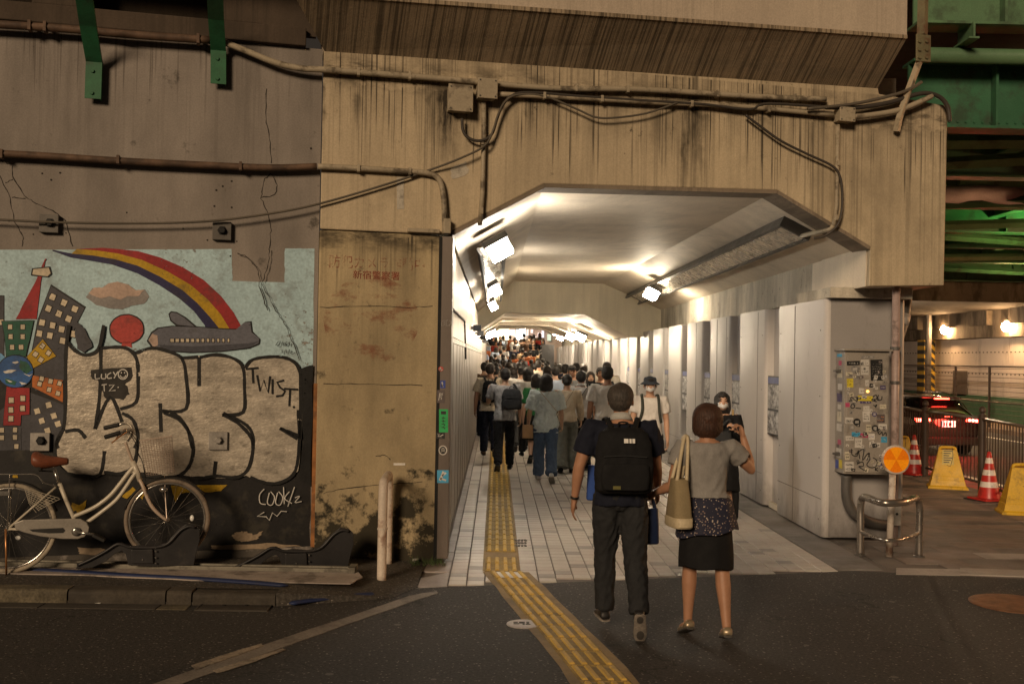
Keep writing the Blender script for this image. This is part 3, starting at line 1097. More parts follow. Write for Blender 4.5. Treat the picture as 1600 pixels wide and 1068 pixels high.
m_ss = steel('brushed_steel')
m_ssd = mat('dull_steel', (0.135, 0.112, 0.098), 0.42, metal=.35, var=0.12, vscale=1.5, grain=.05, scale=(1, 1, .3))
sw = thing('steel_cladding', 'brushed stainless steel panel wall along the left side of the underpass', 'wall', (-.5, 9.4, 0))
xa, xb = onF(687, 620, .06).x, onF(704, 620, .06).x
y0 = wallY(-.5) - .08
MB().obox((xa, y0, .06), (xb - xa, 0, 0), (0, .30, 0), (0, 0, zS - .085)).build('end_panel', m_ssd, sw, bevel=.004)
MB().obox((xa - .03, y0 + .03, .02), (.03, 0, 0), (0, .27, 0), (0, 0, zS - .05)).build('shadow_gap', MATS['black'], sw)
XL = -.43
yy = y0 + .305
k = 0
rs = random.Random(2)
while yy < 46:
    ln_ = .9
    # each panel: lower and upper sheet with a shallow vertical fold between panels
    MB().obox((XL - .06, yy + .006, .05), (.06, 0, 0), (0, ln_ - .012, 0), (0, 0, 1.98)).build('steel_panel', m_ss, sw, bevel=.003)
    MB().obox((XL - .06, yy + .006, 2.05), (.055, 0, 0), (0, ln_ - .012, 0), (0, 0, .86)).build('steel_panel', m_ss, sw, bevel=.003)
    yy += ln_
MB().obox((XL - .12, y0 + .3, .03), (.05, 0, 0), (0, 38, 0), (0, 0, 2.9)).build('backing', m_ssd, sw)
# slim ribs
rb = MB()
yy = y0 + .305 + .891
while yy < 30:
    rb.obox((XL, yy, .05), (.004, 0, 0), (0, .018, 0), (0, 0, 1.97))
    yy += .9
rb.build('rib', m_ss, sw)
MB().obox((XL - .02, y0 + .302, 1.985), (.035, 0, 0), (0, 36, 0), (0, 0, .05)).build('rail', m_ss, sw)
MB().obox((XL - .02, y0 + .302, .03), (.02, 0, 0), (0, 36, 0), (0, 0, .12)).build('skirting', m_ssd, sw)

# steps up to the street at the far end
m_step = mat('far_step', (0.25, 0.22, 0.19), .7)
st = MB()
for k in range(11):
    st.obox((-1.2, 46 + k * 1.2, -.2), (6.0, 0, 0), (0, 1.21, 0), (0, 0, .2 + .15 * (k + 1)))
struct(st.build('stairs', m_step))
# ================================================================ UNDERPASS LAMPS
m_hous = mat('lamp_housing', (0.10, 0.095, 0.09), 0.5, metal=.3)
m_foil = mat('lamp_diffuser', (0.62, 0.56, 0.46), 0.28, metal=.55, var=.4, vscale=5, bump=1.0, bscale=9)
m_lens = glow('lamp_glow', (1.0, 0.83, 0.60), 175.0)
m_lens_cold = glow('lamp_glow_cold', (1.0, 0.90, 0.76), 110.0)
m_pipe = mat('conduit_paint', (0.36, 0.305, 0.22), 0.6, dirt=.5, dirt_amt=.8, dirt_scale=6, dirt_col=(.06, .045, .03))
m_rpipe = mat('rusty_pipe', (0.115, 0.07, 0.045), 0.7, var=.35, vscale=9, dirt=.5, dirt_amt=.6, dirt_scale=5, dirt_col=(.03, .02, .015))
m_cable = mat('grey_cable', (0.10, 0.085, 0.065), 0.65, var=.2)
m_cabled = mat('dark_cable', (0.05, 0.042, 0.035), 0.6)
hR = (nC, (nD - nC).cross(V((0, 1, 0))).normalized())
hL = (nA, (nB - nA).cross(V((0, 1, 0))).normalized())
for h in ():
    pass
hRn = hR[1] if hR[1].z < 0 else -hR[1]
hLn = hL[1] if hL[1].z < 0 else -hL[1]


def onR(px, py, off=0.0):
    return onP(px, py, nC + hRn * off, hRn)


def onL(px, py, off=0.0):
    return onP(px, py, nA + hLn * off, hLn)


def lamp_unit(loc, nrm, along, label, group, size=(.34, .30), mat_=None, tilt=None):
    """wall lamp: housing against the haunch, glowing lens below it"""
    t = thing('tunnel_lamp', label, 'lamp', loc, 0, group)
    a = along.normalized()
    s = nrm.cross(a).normalized()
    if s.z < 0:
        s = -s
    L_, W_ = size
    c = V(loc)
    MB().obox(c - a * L_ / 2 - s * W_ / 2, a * L_, s * W_, nrm * .07).build('housing', m_hous, t, bevel=.006)
    MB().obox(c - a * (L_ / 2 - .02) - s * (W_ / 2 - .02) + nrm * .071, a * (L_ - .04), s * (W_ - .04), nrm * .15).build('lens', mat_ or m_lens, t, bevel=.012)
    return t


AY = V((0, 1, 0))
# long trough on the right haunch
tr0a, tr0b = onR(1218, 351, .10), onR(1253, 379, .10)
tA = tr0a.copy()
sdir = (tr0b - tr0a)
sdir = (sdir - AY * sdir.dot(AY))
wid = sdir.length
sdir.normalize()
trough = thing('light_trough', 'long dark trough of crinkled light panels on the right ceiling slope', 'light fixture', tuple(tA))
yEnd = 23.6
LEN = yEnd - tA.y
MB().obox(tA - hRn * .10, AY * LEN, sdir * .035, hRn * .11).build('side_rail', m_hous, trough)
MB().obox(tA - hRn * .10 + sdir * (wid - .035), AY * LEN, sdir * .035, hRn * .11).build('side_rail', m_hous, trough)
MB().obox(tA - hRn * .10 - AY * .02, AY * .05, sdir * wid, hRn * .112).build('end_plate', m_hous, trough)
MB().obox(tA - hRn * .103 + sdir * .0, AY * LEN, sdir * wid, hRn * .02).build('back_plate', m_hous, trough)
yy = 0.06
pm = MB().obox((0, 0, 0), AY * .98, sdir * (wid - .08), hRn * .02).mesh('light_panel')
pm.materials.append(m_foil)
while yy < LEN - 1:
    inst('light_panel', pm, trough, tA + AY * yy + sdir * .04 - hRn * .025)
    yy += 1.0
# lamps hung at the trough
lamp_unit(onR(1023, 449, .16), hRn, AY, 'lit lamp hanging halfway along the trough on the right ceiling slope', 'underpass lamps on the right slope', (.46, .26))
lamp_unit(onR(949, 472, .15), hRn, AY, 'lit lamp at the far end of the right trough by the cross beam', 'underpass lamps on the right slope', (.42, .26))
# left slope: cold floodlight at the mouth, then two lamps in a trough
lp = onL(771, 372, .10)
lamp_unit(tuple(lp), hLn, AY, 'bright cold floodlight at the mouth on the left ceiling slope', 'underpass lamps on the left slope', (.34, .27), m_lens_cold)
lt0 = onL(764, 385, .06)
ltr = thing('light_trough', 'narrow slatted light trough on the left ceiling slope behind the floodlight', 'light fixture', tuple(lt0))
sL = hLn.cross(AY).normalized()
if sL.x < 0:
    sL = -sL
c0 = V((lt0.x, lp.y + .5, lt0.z))
MB().obox(c0 - sL * .15, AY * 11.5, sL * .03, hLn * .09).build('side_rail', m_hous, ltr)
MB().obox(c0 + sL * .15, AY * 11.5, sL * .03, hLn * .09).build('side_rail', m_hous, ltr)
sm_ = MB().obox((0, 0, 0), AY * .05, sL * .30, hLn * .05).mesh('slat')
sm_.materials.append(m_foil)
for k in range(46):
    inst('slat', sm_, ltr, c0 - sL * .13 + AY * (.05 + .245 * k) + hLn * .01)
lamp_unit(onL(768, 441, .12), hLn, AY, 'second lit lamp on the left ceiling slope inside the first bay', 'underpass lamps on the left slope', (.30, .18), m_lens_cold)
lamp_unit(onL(765, 468, .12), hLn, AY, 'third lit lamp on the left ceiling slope close to the cross beam', 'underpass lamps on the left slope', (.30, .18))
# low bays
for px, py, y_, lab in ((910, 519, 27, 'first lit lamp under the low ceiling beyond the cross beam'), (894, 520, 32, 'second lit lamp under the low ceiling beyond the cross beam'),
                        (878, 522, 39, 'third lit lamp far down the underpass on the right'), (871, 517, 46, 'farthest lit lamp on the right near the exit')):
    c = onY(px, py, y_)
    lamp_unit(tuple(c), V((-.4, 0, -.9)).normalized(), AY, lab, 'small lamps far down the underpass', (.5, .28))
for px, py, y_, lab in ((766, 514, 29, 'lit lamp under the low ceiling on the left side'), (762, 519, 38, 'far lit lamp low on the left side of the underpass')):
    c = onY(px, py, y_)
    lamp_unit(tuple(c), V((.4, 0, -.9)).normalized(), AY, lab, 'small lamps far down the underpass', (.5, .28))

for k, yv in enumerate((50, 55)):  # two extra lamps added to brighten the people on the far steps
    lamp_unit((1.4, yv, 3.62), V((0, 0, -1)), AY, ['nearer', 'farther'][k] + ' added ceiling lamp lighting the far steps of the underpass', 'small lamps far down the underpass', (.5, .28))

# ================================================================ PIPES, BOXES AND CABLES ON THE PORTAL


def fpath(px, off):
    return [onF(x, y, off if not isinstance(off, list) else off[i]) for i, (x, y) in enumerate(px)]


def smooth_path(pts, n=5):
    out = []
    m = len(pts)
    for i in range(m - 1):
        p0, p1, p2, p3 = pts[max(i - 1, 0)], pts[i], pts[i + 1], pts[min(i + 2, m - 1)]
        for k in range(n):
            t = k / n
            out.append(0.5 * ((2 * p1) + (p2 - p0) * t + (2 * p0 - 5 * p1 + 4 * p2 - p3) * t * t + (3 * p1 - p0 - 3 * p2 + p3) * t ** 3))
    out.append(pts[-1])
    return out


def pipe(name, px, off, r, m, label, cat, clips=(), sm=True, n=8, group=None):
    pts = fpath(px, off)
    if sm:
        pts = smooth_path(pts)
    root = thing(name, label, cat, tuple(pts[0]), 0, group)
    MB().tube(pts, r, n).build('tube', m, root, smooth=True)
    for x, y in clips:
        c = onF(x, y, off if not isinstance(off, list) else off[0])
        R = Matrix((FU, FN, ZUP)).transposed()
        MB().box(c, (.025, r * 2 + .02, r * 2 + .012), R).build('clip', m, root, bevel=.003)
    return root


pipe('conduit', [(-40, 36), (100, 45), (200, 54), (330, 63)], .05, .035, m_rpipe, 'thick rusty conduit under the coping of the mural wall', 'pipe', [(47, 41), (71, 43), (310, 62)])
pipe('conduit', [(345, 64), (390, 82), (430, 98), (470, 107), (520, 110), (700, 124), (860, 138), (1000, 140), (1180, 151), (1290, 155)], [.05] * 4 + [.06] * 6, .028, m_pipe,
     'upper conduit bending down from the mural wall and along under the ledge', 'pipe', [(560, 113), (640, 119), (900, 138), (980, 140), (1120, 147), (1240, 153)])
pipe('conduit', [(775, 147), (900, 153), (1020, 160), (1150, 166), (1302, 180)], .06, .024, m_pipe, 'lower conduit under the ledge running to the small square box', 'pipe', [(850, 150), (940, 155), (1080, 163), (1200, 171)])
pipe('conduit', [(-40, 238), (60, 243), (180, 251), (300, 257), (420, 262), (495, 260)], .03, .030, m_rpipe, 'brown rusty pipe crossing the grey wall above the mural', 'pipe', [(3, 241), (185, 250), (376, 260)])
pipe('conduit', [(497, 260), (560, 263), (640, 268), (665, 270), (682, 276), (690, 290), (694, 320), (695, 365)], .045, .026, m_pipe, 'beige pipe crossing the portal and bending down at the steel panel', 'pipe', [(560, 263), (640, 268), (694, 340)])
pipe('conduit', [(756, 160), (756, 215), (754, 300), (750, 352)], .045, .022, m_pipe, 'vertical conduit from the double box down to the floodlight', 'pipe', [(753, 222), (752, 330)], sm=False)
pipe('conduit', [(1309, 195), (1308, 250), (1307, 320), (1303, 352)], .045, .022, m_pipe, 'vertical conduit at the right going down to the light trough', 'pipe', [(1308, 255), (1305, 340)], sm=False)
b0, b1, b2 = onF(1303, 352, .045), onF(1298, 358, -.02), onR(1250, 369, .10)
et = thing('conduit', 'short conduit elbow leading into the end of the light trough', 'pipe', tuple(b0))
MB().tube([b0, b1, b2], .024, 8).build('tube', m_pipe, et, smooth=True)
# cables
pipe('cable', [(-40, 341), (80, 347), (200, 349), (320, 346), (420, 334), (500, 318), (600, 289), (670, 266), (720, 247), (757, 228), (770, 205), (778, 180), (790, 158), (810, 148), (850, 150), (900, 170), (930, 183), (960, 184), (1010, 177), (1060, 160)],
     [.045] * 8 + [.09] * 5 + [.08] * 7, .010, m_cable, 'long sagging grey cable from the mural wall up to the conduits', 'cable')
pipe('cable', [(722, 185), (723, 202), (730, 214), (745, 220), (760, 217), (770, 207), (777, 185), (787, 162), (805, 147), (840, 145), (900, 150), (1000, 157), (1100, 163), (1170, 171), (1200, 162), (1300, 168)], .075, .0135, m_cabled,
     'thick dark cable looping below the square box and along the conduits', 'cable')
pipe('cable', [(1165, 180), (1185, 195), (1220, 220), (1260, 240), (1300, 259), (1312, 275), (1316, 300), (1315, 330), (1308, 352), (1290, 368), (1272, 372)], [.07] * 9 + [.03, .0], .013, m_cabled, 'dark cable dropping from the conduits to the right light trough', 'cable')
pipe('cable', [(1290, 168), (1340, 168), (1390, 160), (1430, 148), (1452, 146), (1470, 153), (1481, 168), (1484, 190)], .09, .022, m_cabled, 'thick dark cables bending over the right end of the portal', 'cable')
pipe('cable', [(1315, 184), (1360, 180), (1405, 172), (1440, 158), (1456, 150)], .09, .028, m_pipe, 'bundle of pale hoses at the right end of the portal', 'cable')
pipe('cable', [(1262, 170), (1330, 163), (1390, 150), (1420, 140), (1440, 128)], .13, .016, m_cable, 'grey cable rising towards the steel hanger at the right', 'cable')


def fbox(name, x0, y0, x1, y1, dep, label, cat, m, off=0.004, lid=True):
    a, b = onF(x0, y1, off), onF(x1, y0, off)
    u0, u1 = uu(a), uu(b)
    z0, z1 = a.z, b.z
    root = thing(name, label, cat, tuple(fw((u0 + u1) / 2, z0, off)))
    MB().obox(fw(u0, z0, off), FU * (u1 - u0), FN * dep, ZUP * (z1 - z0)).build('body', m, root, bevel=.006)
    if lid:
        lo_ = MB().obox(fw(u0 - .008, z0 - .008, off + dep), FU * (u1 - u0 + .016), FN * .014, ZUP * (z1 - z0 + .016)).build('lid', m, root, bevel=.004)
        for a_ in (.07, .93):
            for b_ in (.07, .93):
                MB().lathe([(.008, 0), (.007, .006)], fw(u0 + (u1 - u0) * a_, z0 + (z1 - z0) * b_, off + dep + .0135), 8, Matrix((FU, ZUP, FN)).transposed()).build('screw', m_hous, lo_)
    return root


fbox('junction_box', 698, 140, 734, 176, .11, 'larger square beige junction box on the portal, left of the pair', 'junction box', m_pipe)
fbox('junction_box', 743, 131, 771, 157, .13, 'smaller square beige junction box on the portal beside the larger one', 'junction box', m_pipe)
fbox('junction_box', 1302, 174, 1324, 192, .12, 'small beige junction box at the right above the vertical conduit', 'junction box', m_pipe)
fbox('junction_box', 691, 343, 702, 366, .09, 'narrow beige end box on the bent pipe above the steel panel', 'junction box', m_pipe, lid=False)
fbox('junction_box', 636, 359, 686, 363, .05, 'thin horizontal beige trunking at the top of the pier', 'trunking', m_pipe, lid=False)
# paint remnants on the portal
m_pale_patch = mat('pale_patch', (0.46, 0.42, 0.35), 0.8, var=.2, dirt=.5, dirt_amt=.5, dirt_scale=9)


def fsheet(px, off, name, m, parent, amt=0, n=4, rs=random.Random(4)):
    q = jag(px, n, amt, rs) if amt else px
    mb = MB().prism([onF(x, y, off) for x, y in q], FN * -.002)
    return mb.build(name, m, parent)


fsheet([(620, 277), (631, 277), (631, 326), (620, 327)], .003, 'pale_patch', m_pale_patch, ov, .6)
fsheet([(704, 262), (728, 252), (733, 270), (722, 276), (706, 280)], .003, 'pale_patch', m_pale_patch, ov, 1.5)
# strut hanging from the bridge at the right end of the ledge
m_gsteel = mat('olive_steel', (0.17, 0.155, 0.09), 0.6, var=.25, dirt=.5, dirt_amt=.7, dirt_scale=5, dirt_col=(.10, .035, .02))
hg = thing('steel_hanger', 'rusty olive steel hanger with bolted plate at the right end of the ledge', 'bracket', tuple(onF(1440, 95, .05)))
MB().tube([onF(1443, -40, .05), onF(1441, 55, .05)], .055, 4).build('post', m_gsteel, hg)
a, b = onF(1430, 96, .12), onF(1453, 56, .12)
pl_ = MB().obox(fw(uu(a), a.z, .12), FU * (uu(b) - uu(a)), FN * .02, ZUP * (b.z - a.z)).build('plate', m_gsteel, hg, bevel=.006)
for x in (1436, 1447):
    for y in (65, 78, 90):
        MB().lathe([(.018, 0), (.016, .018)], onF(x, y, .14), 8, Matrix((FU, ZUP, FN)).transposed()).build('bolt', m_gsteel, pl_)
MB().tube([onF(1438, 92, .10), onF(1420, 140, .10), onF(1405, 185, .10), onF(1401, 205, .06)], .035, 4).build('strut', m_pipe, hg)

# ================================================================ GREEN BRACKETS ON THE MURAL WALL
m_green = mat('green_paint', (0.022, 0.115, 0.05), 0.5, var=.25, vscale=6, dirt=.55, dirt_amt=.4, dirt_scale=7)


def bracket(px, label, flip):
    root = thing('steel_bracket', label, 'bracket', tuple(onF(px[-1][0], px[-1][1], WOFF + .05)), 0, 'green steel brackets on the mural wall')
    offs = [.62, .30, .06, .03]
    offs = [WOFF + .55, WOFF + .32, WOFF + .08, WOFF + .08]
    L = [onF(x, y, o) for (x, y), o in zip(px, offs)]
    web = MB()
    wv = FU * .115
    for a, b in zip(L, L[1:]):
        web.add([a, a + wv, b + wv, b, a - FN * .012, a + wv - FN * .012, b + wv - FN * .012, b - FN * .012],
                [[0, 1, 2, 3], [7, 6, 5, 4], [0, 4, 5, 1], [1, 5, 6, 2], [2, 6, 7, 3], [3, 7, 4, 0]])
    web.build('plate', m_green, root)
    fl = MB()
    for a, b in zip(L, L[1:]):
        a2, b2 = a + wv, b + wv
        fl.add([a2, b2, b2 - FN * .07, a2 - FN * .07, a2 + FU * .012, b2 + FU * .012, b2 + FU * .012 - FN * .07, a2 + FU * .012 - FN * .07],
               [[0, 1, 2, 3], [7, 6, 5, 4], [0, 4, 5, 1], [1, 5, 6, 2], [2, 6, 7, 3], [3, 7, 4, 0]])
    fl.build('flange', m_green, root)
    for t in (.25, .85):
        c = L[2] + (L[3] - L[2]) * t + FU * .055
        MB().lathe([(.016, 0), (.014, .014)], c, 8, Matrix((FU, ZUP, FN)).transposed()).build('bolt', m_green, root)


bracket([(117, -6), (124, 40), (134, 96), (132, 153)], 'green steel bracket nearer the left edge of the photo, its foot lower', False)
bracket([(323, -6), (325, 30), (329, 78), (329, 130)], 'green steel bracket beside the bend of the conduit', True)

# ================================================================ MURAL AND GRAFFITI (paint films on the wall)


def paint(name, col, rough=.6, var=.18, dirt=.53, amt=.55, metal=0, bump=.25, dcol=(.04, .035, .03), ds=4, vs_=3):
    m = mat('paint_' + name, col, rough, metal=metal, var=var, vscale=vs_, grain=.16, gscale=45, dirt=dirt, dirt_amt=amt, dirt_scale=ds, dirt_col=dcol, bump=bump, bscale=25)
    t = NT(m.node_tree)
    chip = t.noise(t.pos(rot=-FA, scale=(1, 1, 1.25)), 17, 9, .72)
    worn = t.noise(t.pos(), 1.3, 3)
    t.link(t.ramp(t.math('SUBTRACT', chip, t.ramp(worn, .45, .70, 0, .10)), .31, .345), m.node_tree.nodes['Principled BSDF'].inputs['Alpha'])
    return m


P_SKY = paint('sky', (0.40, 0.56, 0.62), var=.16, amt=.45, dcol=(.2, .22, .22), ds=7, vs_=1.6)
P_RED = paint('red', (0.30, 0.022, 0.024))
P_YEL = paint('yellow', (0.44, 0.27, 0.01))
P_NAV = paint('navy', (0.022, 0.02, 0.075))
P_BAL = paint('balloon', (0.42, 0.06, 0.05))
P_GRY = paint('grey', (0.062, 0.062, 0.072))
P_PLN = paint('plane', (0.125, 0.13, 0.16))
P_PLD = paint('plane_dark', (0.06, 0.063, 0.08))
P_GRN = paint('green', (0.02, 0.10, 0.065))
P_ORG = paint('orange', (0.46, 0.14, 0.035))
P_BLU = paint('blue', (0.03, 0.10, 0.28), var=.4)
P_LBL = paint('light_blue', (0.16, 0.36, 0.60))
P_CRM = paint('cream', (0.58, 0.50, 0.37), amt=.25)
P_WHT = paint('white', (0.62, 0.60, 0.56), amt=.2)
P_PNK = paint('pink', (0.46, 0.34, 0.28))
P_PGR = paint('cloud_grey', (0.25, 0.235, 0.23))
P_BLK = paint('black', (0.011, 0.010, 0.010), rough=.55, amt=.35, dcol=(.08, .07, .05), ds=5)
P_INK = paint('ink', (0.009, 0.009, 0.009), rough=.5, amt=0, dirt=None)
P_TAN = paint('tan', (0.30, 0.225, 0.15))
P_SIL = mat('silver_spray', (0.62, 0.56, 0.47), 0.33, metal=.5, var=.30, vscale=3.5, grain=.16, gscale=38, dirt=.57, dirt_amt=.6, dirt_scale=9, dirt_col=(.13, .11, .09), bump=.8, bscale=26, scale=(1, 1, 2.2))
P_WALL = m_wall
mur = thing('mural', 'painted city mural with rainbow and aeroplane, half covered by silver graffiti', 'mural', tuple(onF(240, 840, WOFF)))
lay = [0]


def film(name, px, m, k, parent=mur, amt=0.0, n=3):
    off = WOFF + .0015 + .0016 * k
    return fsheet(px, off, name, m, parent, amt, n)


def circ(cx, cy, rx, ry, n=24, a0=0, a1=2 * PI, wob=0, seed=1):
    r = random.Random(seed)
    return [(cx + rx * math.cos(a0 + (a1 - a0) * i / n) * (1 + r.uniform(-wob, wob)), cy + ry * math.sin(a0 + (a1 - a0) * i / n) * (1 + r.uniform(-wob, wob))) for i in range(n)]


def stroke(name, px, w, m, k, parent=mur, sm=True, taper=False):
    off = WOFF + .0015 + .0016 * k
    pts = [onF(x, y, off) for x, y in px]
    if sm and len(pts) > 2:
        pts = smooth_path(pts, 4)
    w = w * 8.7 / 1600
    r = random.Random(len(px) * 7 + int(px[0][0]))
    ws = [w * r.uniform(.82, 1.15) for _ in pts]
    return MB().ribbon(pts, ws, FN).build(name, m, parent)


def multi(name, strokes, w, m, k, parent=mur, sm=True):
    off = WOFF + .0015 + .0016 * k
    mb = MB()
    w = w * 8.7 / 1600
    for s in strokes:
        pts = [onF(x, y, off) for x, y in s]
        if sm and len(pts) > 2:
            pts = smooth_path(pts, 4)
        mb.ribbon(pts, w, FN)
    o = mb.build(name, m, parent)
    o['kind'] = 'stuff'
    return o


film('sky_paint', [(-45, 390), (362, 389), (363, 439), (445, 441), (445, 388), (491, 388), (488, 600), (-45, 600)], P_SKY, 0, amt=.7, n=8)
film('dark_paint', [(-45, 592), (100, 560), (110, 600), (470, 600), (487, 570), (484, 852), (400, 858), (200, 862), (-45, 874)], P_BLK, 1, amt=1.5, n=10)
rb_out = [(160, 387), (185, 389), (215, 392), (250, 402), (285, 417), (318, 437), (345, 462), (365, 488), (381, 517)]
rb_ry = [(120, 389), (150, 391), (185, 396), (222, 406), (262, 424), (298, 445), (325, 468), (345, 491), (362, 519)]
rb_yb = [(112, 396), (145, 399), (180, 405), (215, 415), (250, 432), (285, 453), (308, 473), (328, 495), (345, 516)]
rb_in = [(82, 392), (110, 402), (140, 407), (175, 413), (215, 427), (250, 446), (280, 466), (303, 486), (320, 508), (322, 516)]
film('rainbow_band', rb_out + rb_ry[::-1], P_RED, 2)
film('rainbow_band', rb_ry + rb_yb[::-1], P_YEL, 2)
film('rainbow_band', [(82, 390)] + rb_yb + rb_in[::-1], P_NAV, 2)
film('cloud_paint', [(134, 464), (145, 450), (160, 449), (170, 442), (185, 440), (200, 444), (212, 453), (226, 452), (233, 463), (226, 474), (205, 478), (190, 483), (170, 482), (150, 476)], P_PGR, 2, amt=.8)
film('cloud_paint', [(138, 458), (147, 449), (160, 449), (170, 442), (185, 440), (200, 444), (212, 453), (224, 453), (218, 462), (200, 462), (190, 468), (170, 463), (155, 466)], P_PNK, 3, amt=1.2)
film('balloon_paint', circ(198, 514, 28, 24, 26, 0, 2 * PI, .015), P_INK, 2)
film('balloon_paint', circ(198, 514, 26, 22, 26, 0, 2 * PI, .015), P_BAL, 3)
film('balloon_paint', [(192, 534), (188, 543), (196, 540), (206, 543), (205, 534)], P_BAL, 3)
pln = [(231, 531), (238, 520), (248, 513), (270, 510), (310, 511), (345, 514), (368, 515), (381, 504), (391, 503), (393, 519), (405, 528), (404, 536), (388, 543), (345, 548), (300, 550), (258, 547), (240, 543)]
film('aeroplane_paint', [(x + (2 if x > 320 else -2), y + (1.5 if y > 527 else -1.5)) for x, y in pln], P_INK, 3)
film('aeroplane_paint', pln, P_PLN, 4)
film('aeroplane_paint', [(245, 538), (300, 541), (388, 536), (404, 533), (388, 543), (345, 548), (300, 550), (258, 547)], P_PLD, 5)
film('aeroplane_paint', [(232, 531), (238, 521), (246, 524), (247, 539), (240, 542)], P_PNK, 5)
film('aeroplane_paint', [(263, 490), (267, 486), (276, 487), (290, 495), (309, 511), (275, 509), (266, 501)], P_INK, 3)
film('aeroplane_paint', [(265, 491), (268, 488), (276, 489), (289, 497), (304, 510), (277, 507), (268, 500)], P_PLN, 5)
for i in range(12):
    x = 269 + i * 8.0
    s = 3.6 - i * .13
    film('aeroplane_window', [(x - s, 528), (x + s, 528.3), (x + s, 535), (x - s, 534.6)], P_INK, 6)
    film('aeroplane_window', [(x - s + .9, 529), (x + s - .9, 529.2), (x + s - .9, 534), (x - s + .9, 533.8)], P_CRM, 7)


def tower(px, m, wins, ink=True, k=3, wsz=4.2):
    c = (sum(p[0] for p in px) / len(px), sum(p[1] for p in px) / len(px))
    if ink:
        film('building_paint', [(c[0] + (x - c[0]) * 1.05, c[1] + (y - c[1]) * 1.035) for x, y in px], P_INK, k)
    film('building_paint', px, m, k + 1, amt=.5)
    rr = random.Random(int(c[0] * 3))
    for wx, wy, a in wins:
        ca, sa = math.cos(a), math.sin(a)
        q = [(wx + ca * u - sa * v, wy + sa * u + ca * v) for u, v in ((-wsz * .9, -wsz), (wsz * .9, -wsz), (wsz * .9, wsz), (-wsz * .9, wsz))]
        film('painted_window', [(wx + (x - wx) * 1.3, wy + (y - wy) * 1.25) for x, y in q], P_INK, k + 2)
        film('painted_window', q, P_CRM, k + 3, amt=.4, n=2)


zz = lambda lst: [(x / 4.11, 440 + y / 4.11, a) for x, y, a in lst]
tower([(45, 580), (60, 500), (80, 447), (132, 481), (120, 505), (104, 545), (100, 600), (55, 610)], P_GRY, zz([(338, 98, .4), (310, 172, .4), (410, 135, .4), (378, 205, .4), (480, 175, .4), (270, 262, .2), (338, 280, .2), (440, 238, .4), (252, 332, .2), (320, 345, .2), (395, 305, .2), (470, 335, .2), (402, 378, .2)]), True, 2, 4.6)
tower([(25, 498), (57, 498), (64, 440), (70, 410), (73, 404), (70, 404), (55, 440), (40, 468)], P_RED, [], False, 3)
film('building_paint', [(50, 419), (78, 416), (81, 428), (75, 433), (48, 430)], P_INK, 5)
film('building_paint', [(52, 420.5), (76, 418), (79, 427), (74, 431.5), (50.5, 428.5)], P_CRM, 6)
tower([(-30, 462), (6, 463), (6, 560), (-30, 560)], P_GRY, zz([(5, 260, 0)]), True, 1)
tower([(3, 502), (52, 501), (46, 530), (40, 556), (10, 557), (8, 530)], P_GRN, zz([(65, 290, 0), (145, 290, 0), (68, 352, 0), (145, 352, 0), (78, 420, 0), (135, 420, 0)]), True, 5, 3.6)
tower([(42, 557), (67, 530), (87, 556), (52, 575)], P_YEL, zz([(272, 412, .6), (228, 465, .6), (312, 457, .6), (262, 500, .6)]), True, 5, 3.6)
tower([(50, 586), (98, 594), (98, 628), (50, 604)], P_ORG, zz([(268, 622, .2), (325, 638, .2), (255, 655, .2), (315, 692, .2), (372, 716, .3), (382, 652, .3)]), True, 5, 3.4)
film('building_paint', [(-30, 660), (45, 612), (99, 632), (100, 672), (88, 702), (-30, 704)], P_GRY, 2)
tower([(10, 604), (46, 606), (46, 647), (33, 648), (32, 664), (5, 664), (8, 630)], P_RED, zz([(72, 760, 0), (147, 748, 0), (70, 822, 0), (145, 812, 0), (70, 878, 0)]), True, 5, 4)
tower([(-30, 668), (33, 668), (33, 702), (-30, 704)], P_GRY, zz([(12, 952, 0), (97, 950, 0), (12, 1000, 0), (97, 998, 0), (105, 1056, 0)]), False, 3, 3.6)
for wx, wy, a in zz([(238, 830, .5), (312, 790, .5), (268, 892, .5), (345, 860, .5), (372, 912, .5), (305, 955, .5)]):
    film('painted_window', [(wx + math.cos(a + b) * 6, wy + math.sin(a + b) * 6) for b in (0, PI / 2, PI, 3 * PI / 2)], P_CRM, 5, amt=.4, n=2)
film('globe_paint', circ(24, 580, 29, 26.5, 28), P_INK, 6)
film('globe_paint', circ(24, 580, 27.5, 25, 28), P_BLU, 9)
film('globe_paint', [(30, 562), (44, 566), (50, 578), (40, 584), (30, 576)], P_GRN, 10, amt=1.5)
film('globe_paint', [(8, 590), (26, 596), (22, 602), (10, 598)], P_GRN, 10, amt=1.2)
for q in ([(5, 580), (16, 577), (26, 578), (18, 582), (8, 583)], [(18, 566), (27, 564), (30, 566), (24, 568)], [(36, 583), (46, 586), (52, 583), (46, 588)], [(8, 592), (20, 596), (16, 597)], [(30, 596), (42, 599), (34, 601)]):
    film('globe_paint', q, P_WHT, 11, amt=.4)
film('globe_paint', [(-20, 545), (2, 552), (8, 558), (0, 570), (-20, 575)], P_LBL, 5)
m_sandy, nt_, bs_ = newmat('sandy_wash')
t_ = NT(nt_)
bs_.inputs['Base Color'].default_value = (.40, .29, .19, 1)
bs_.inputs['Roughness'].default_value = .85
xc_ = uu(onF(109, 480))
dx_ = t_.math('ABSOLUTE', t_.math('SUBTRACT', t_.sep(t_.pos(rot=-FA))[0], xc_))
t_.link(t_.math('MULTIPLY', t_.ramp(dx_, .05, .15, .95, 0), t_.ramp(t_.noise(t_.pos(rot=-FA, scale=(9, 1, 2)), 1.0, 5, .7), .25, .6, .45, 1)), bs_.inputs['Alpha'])
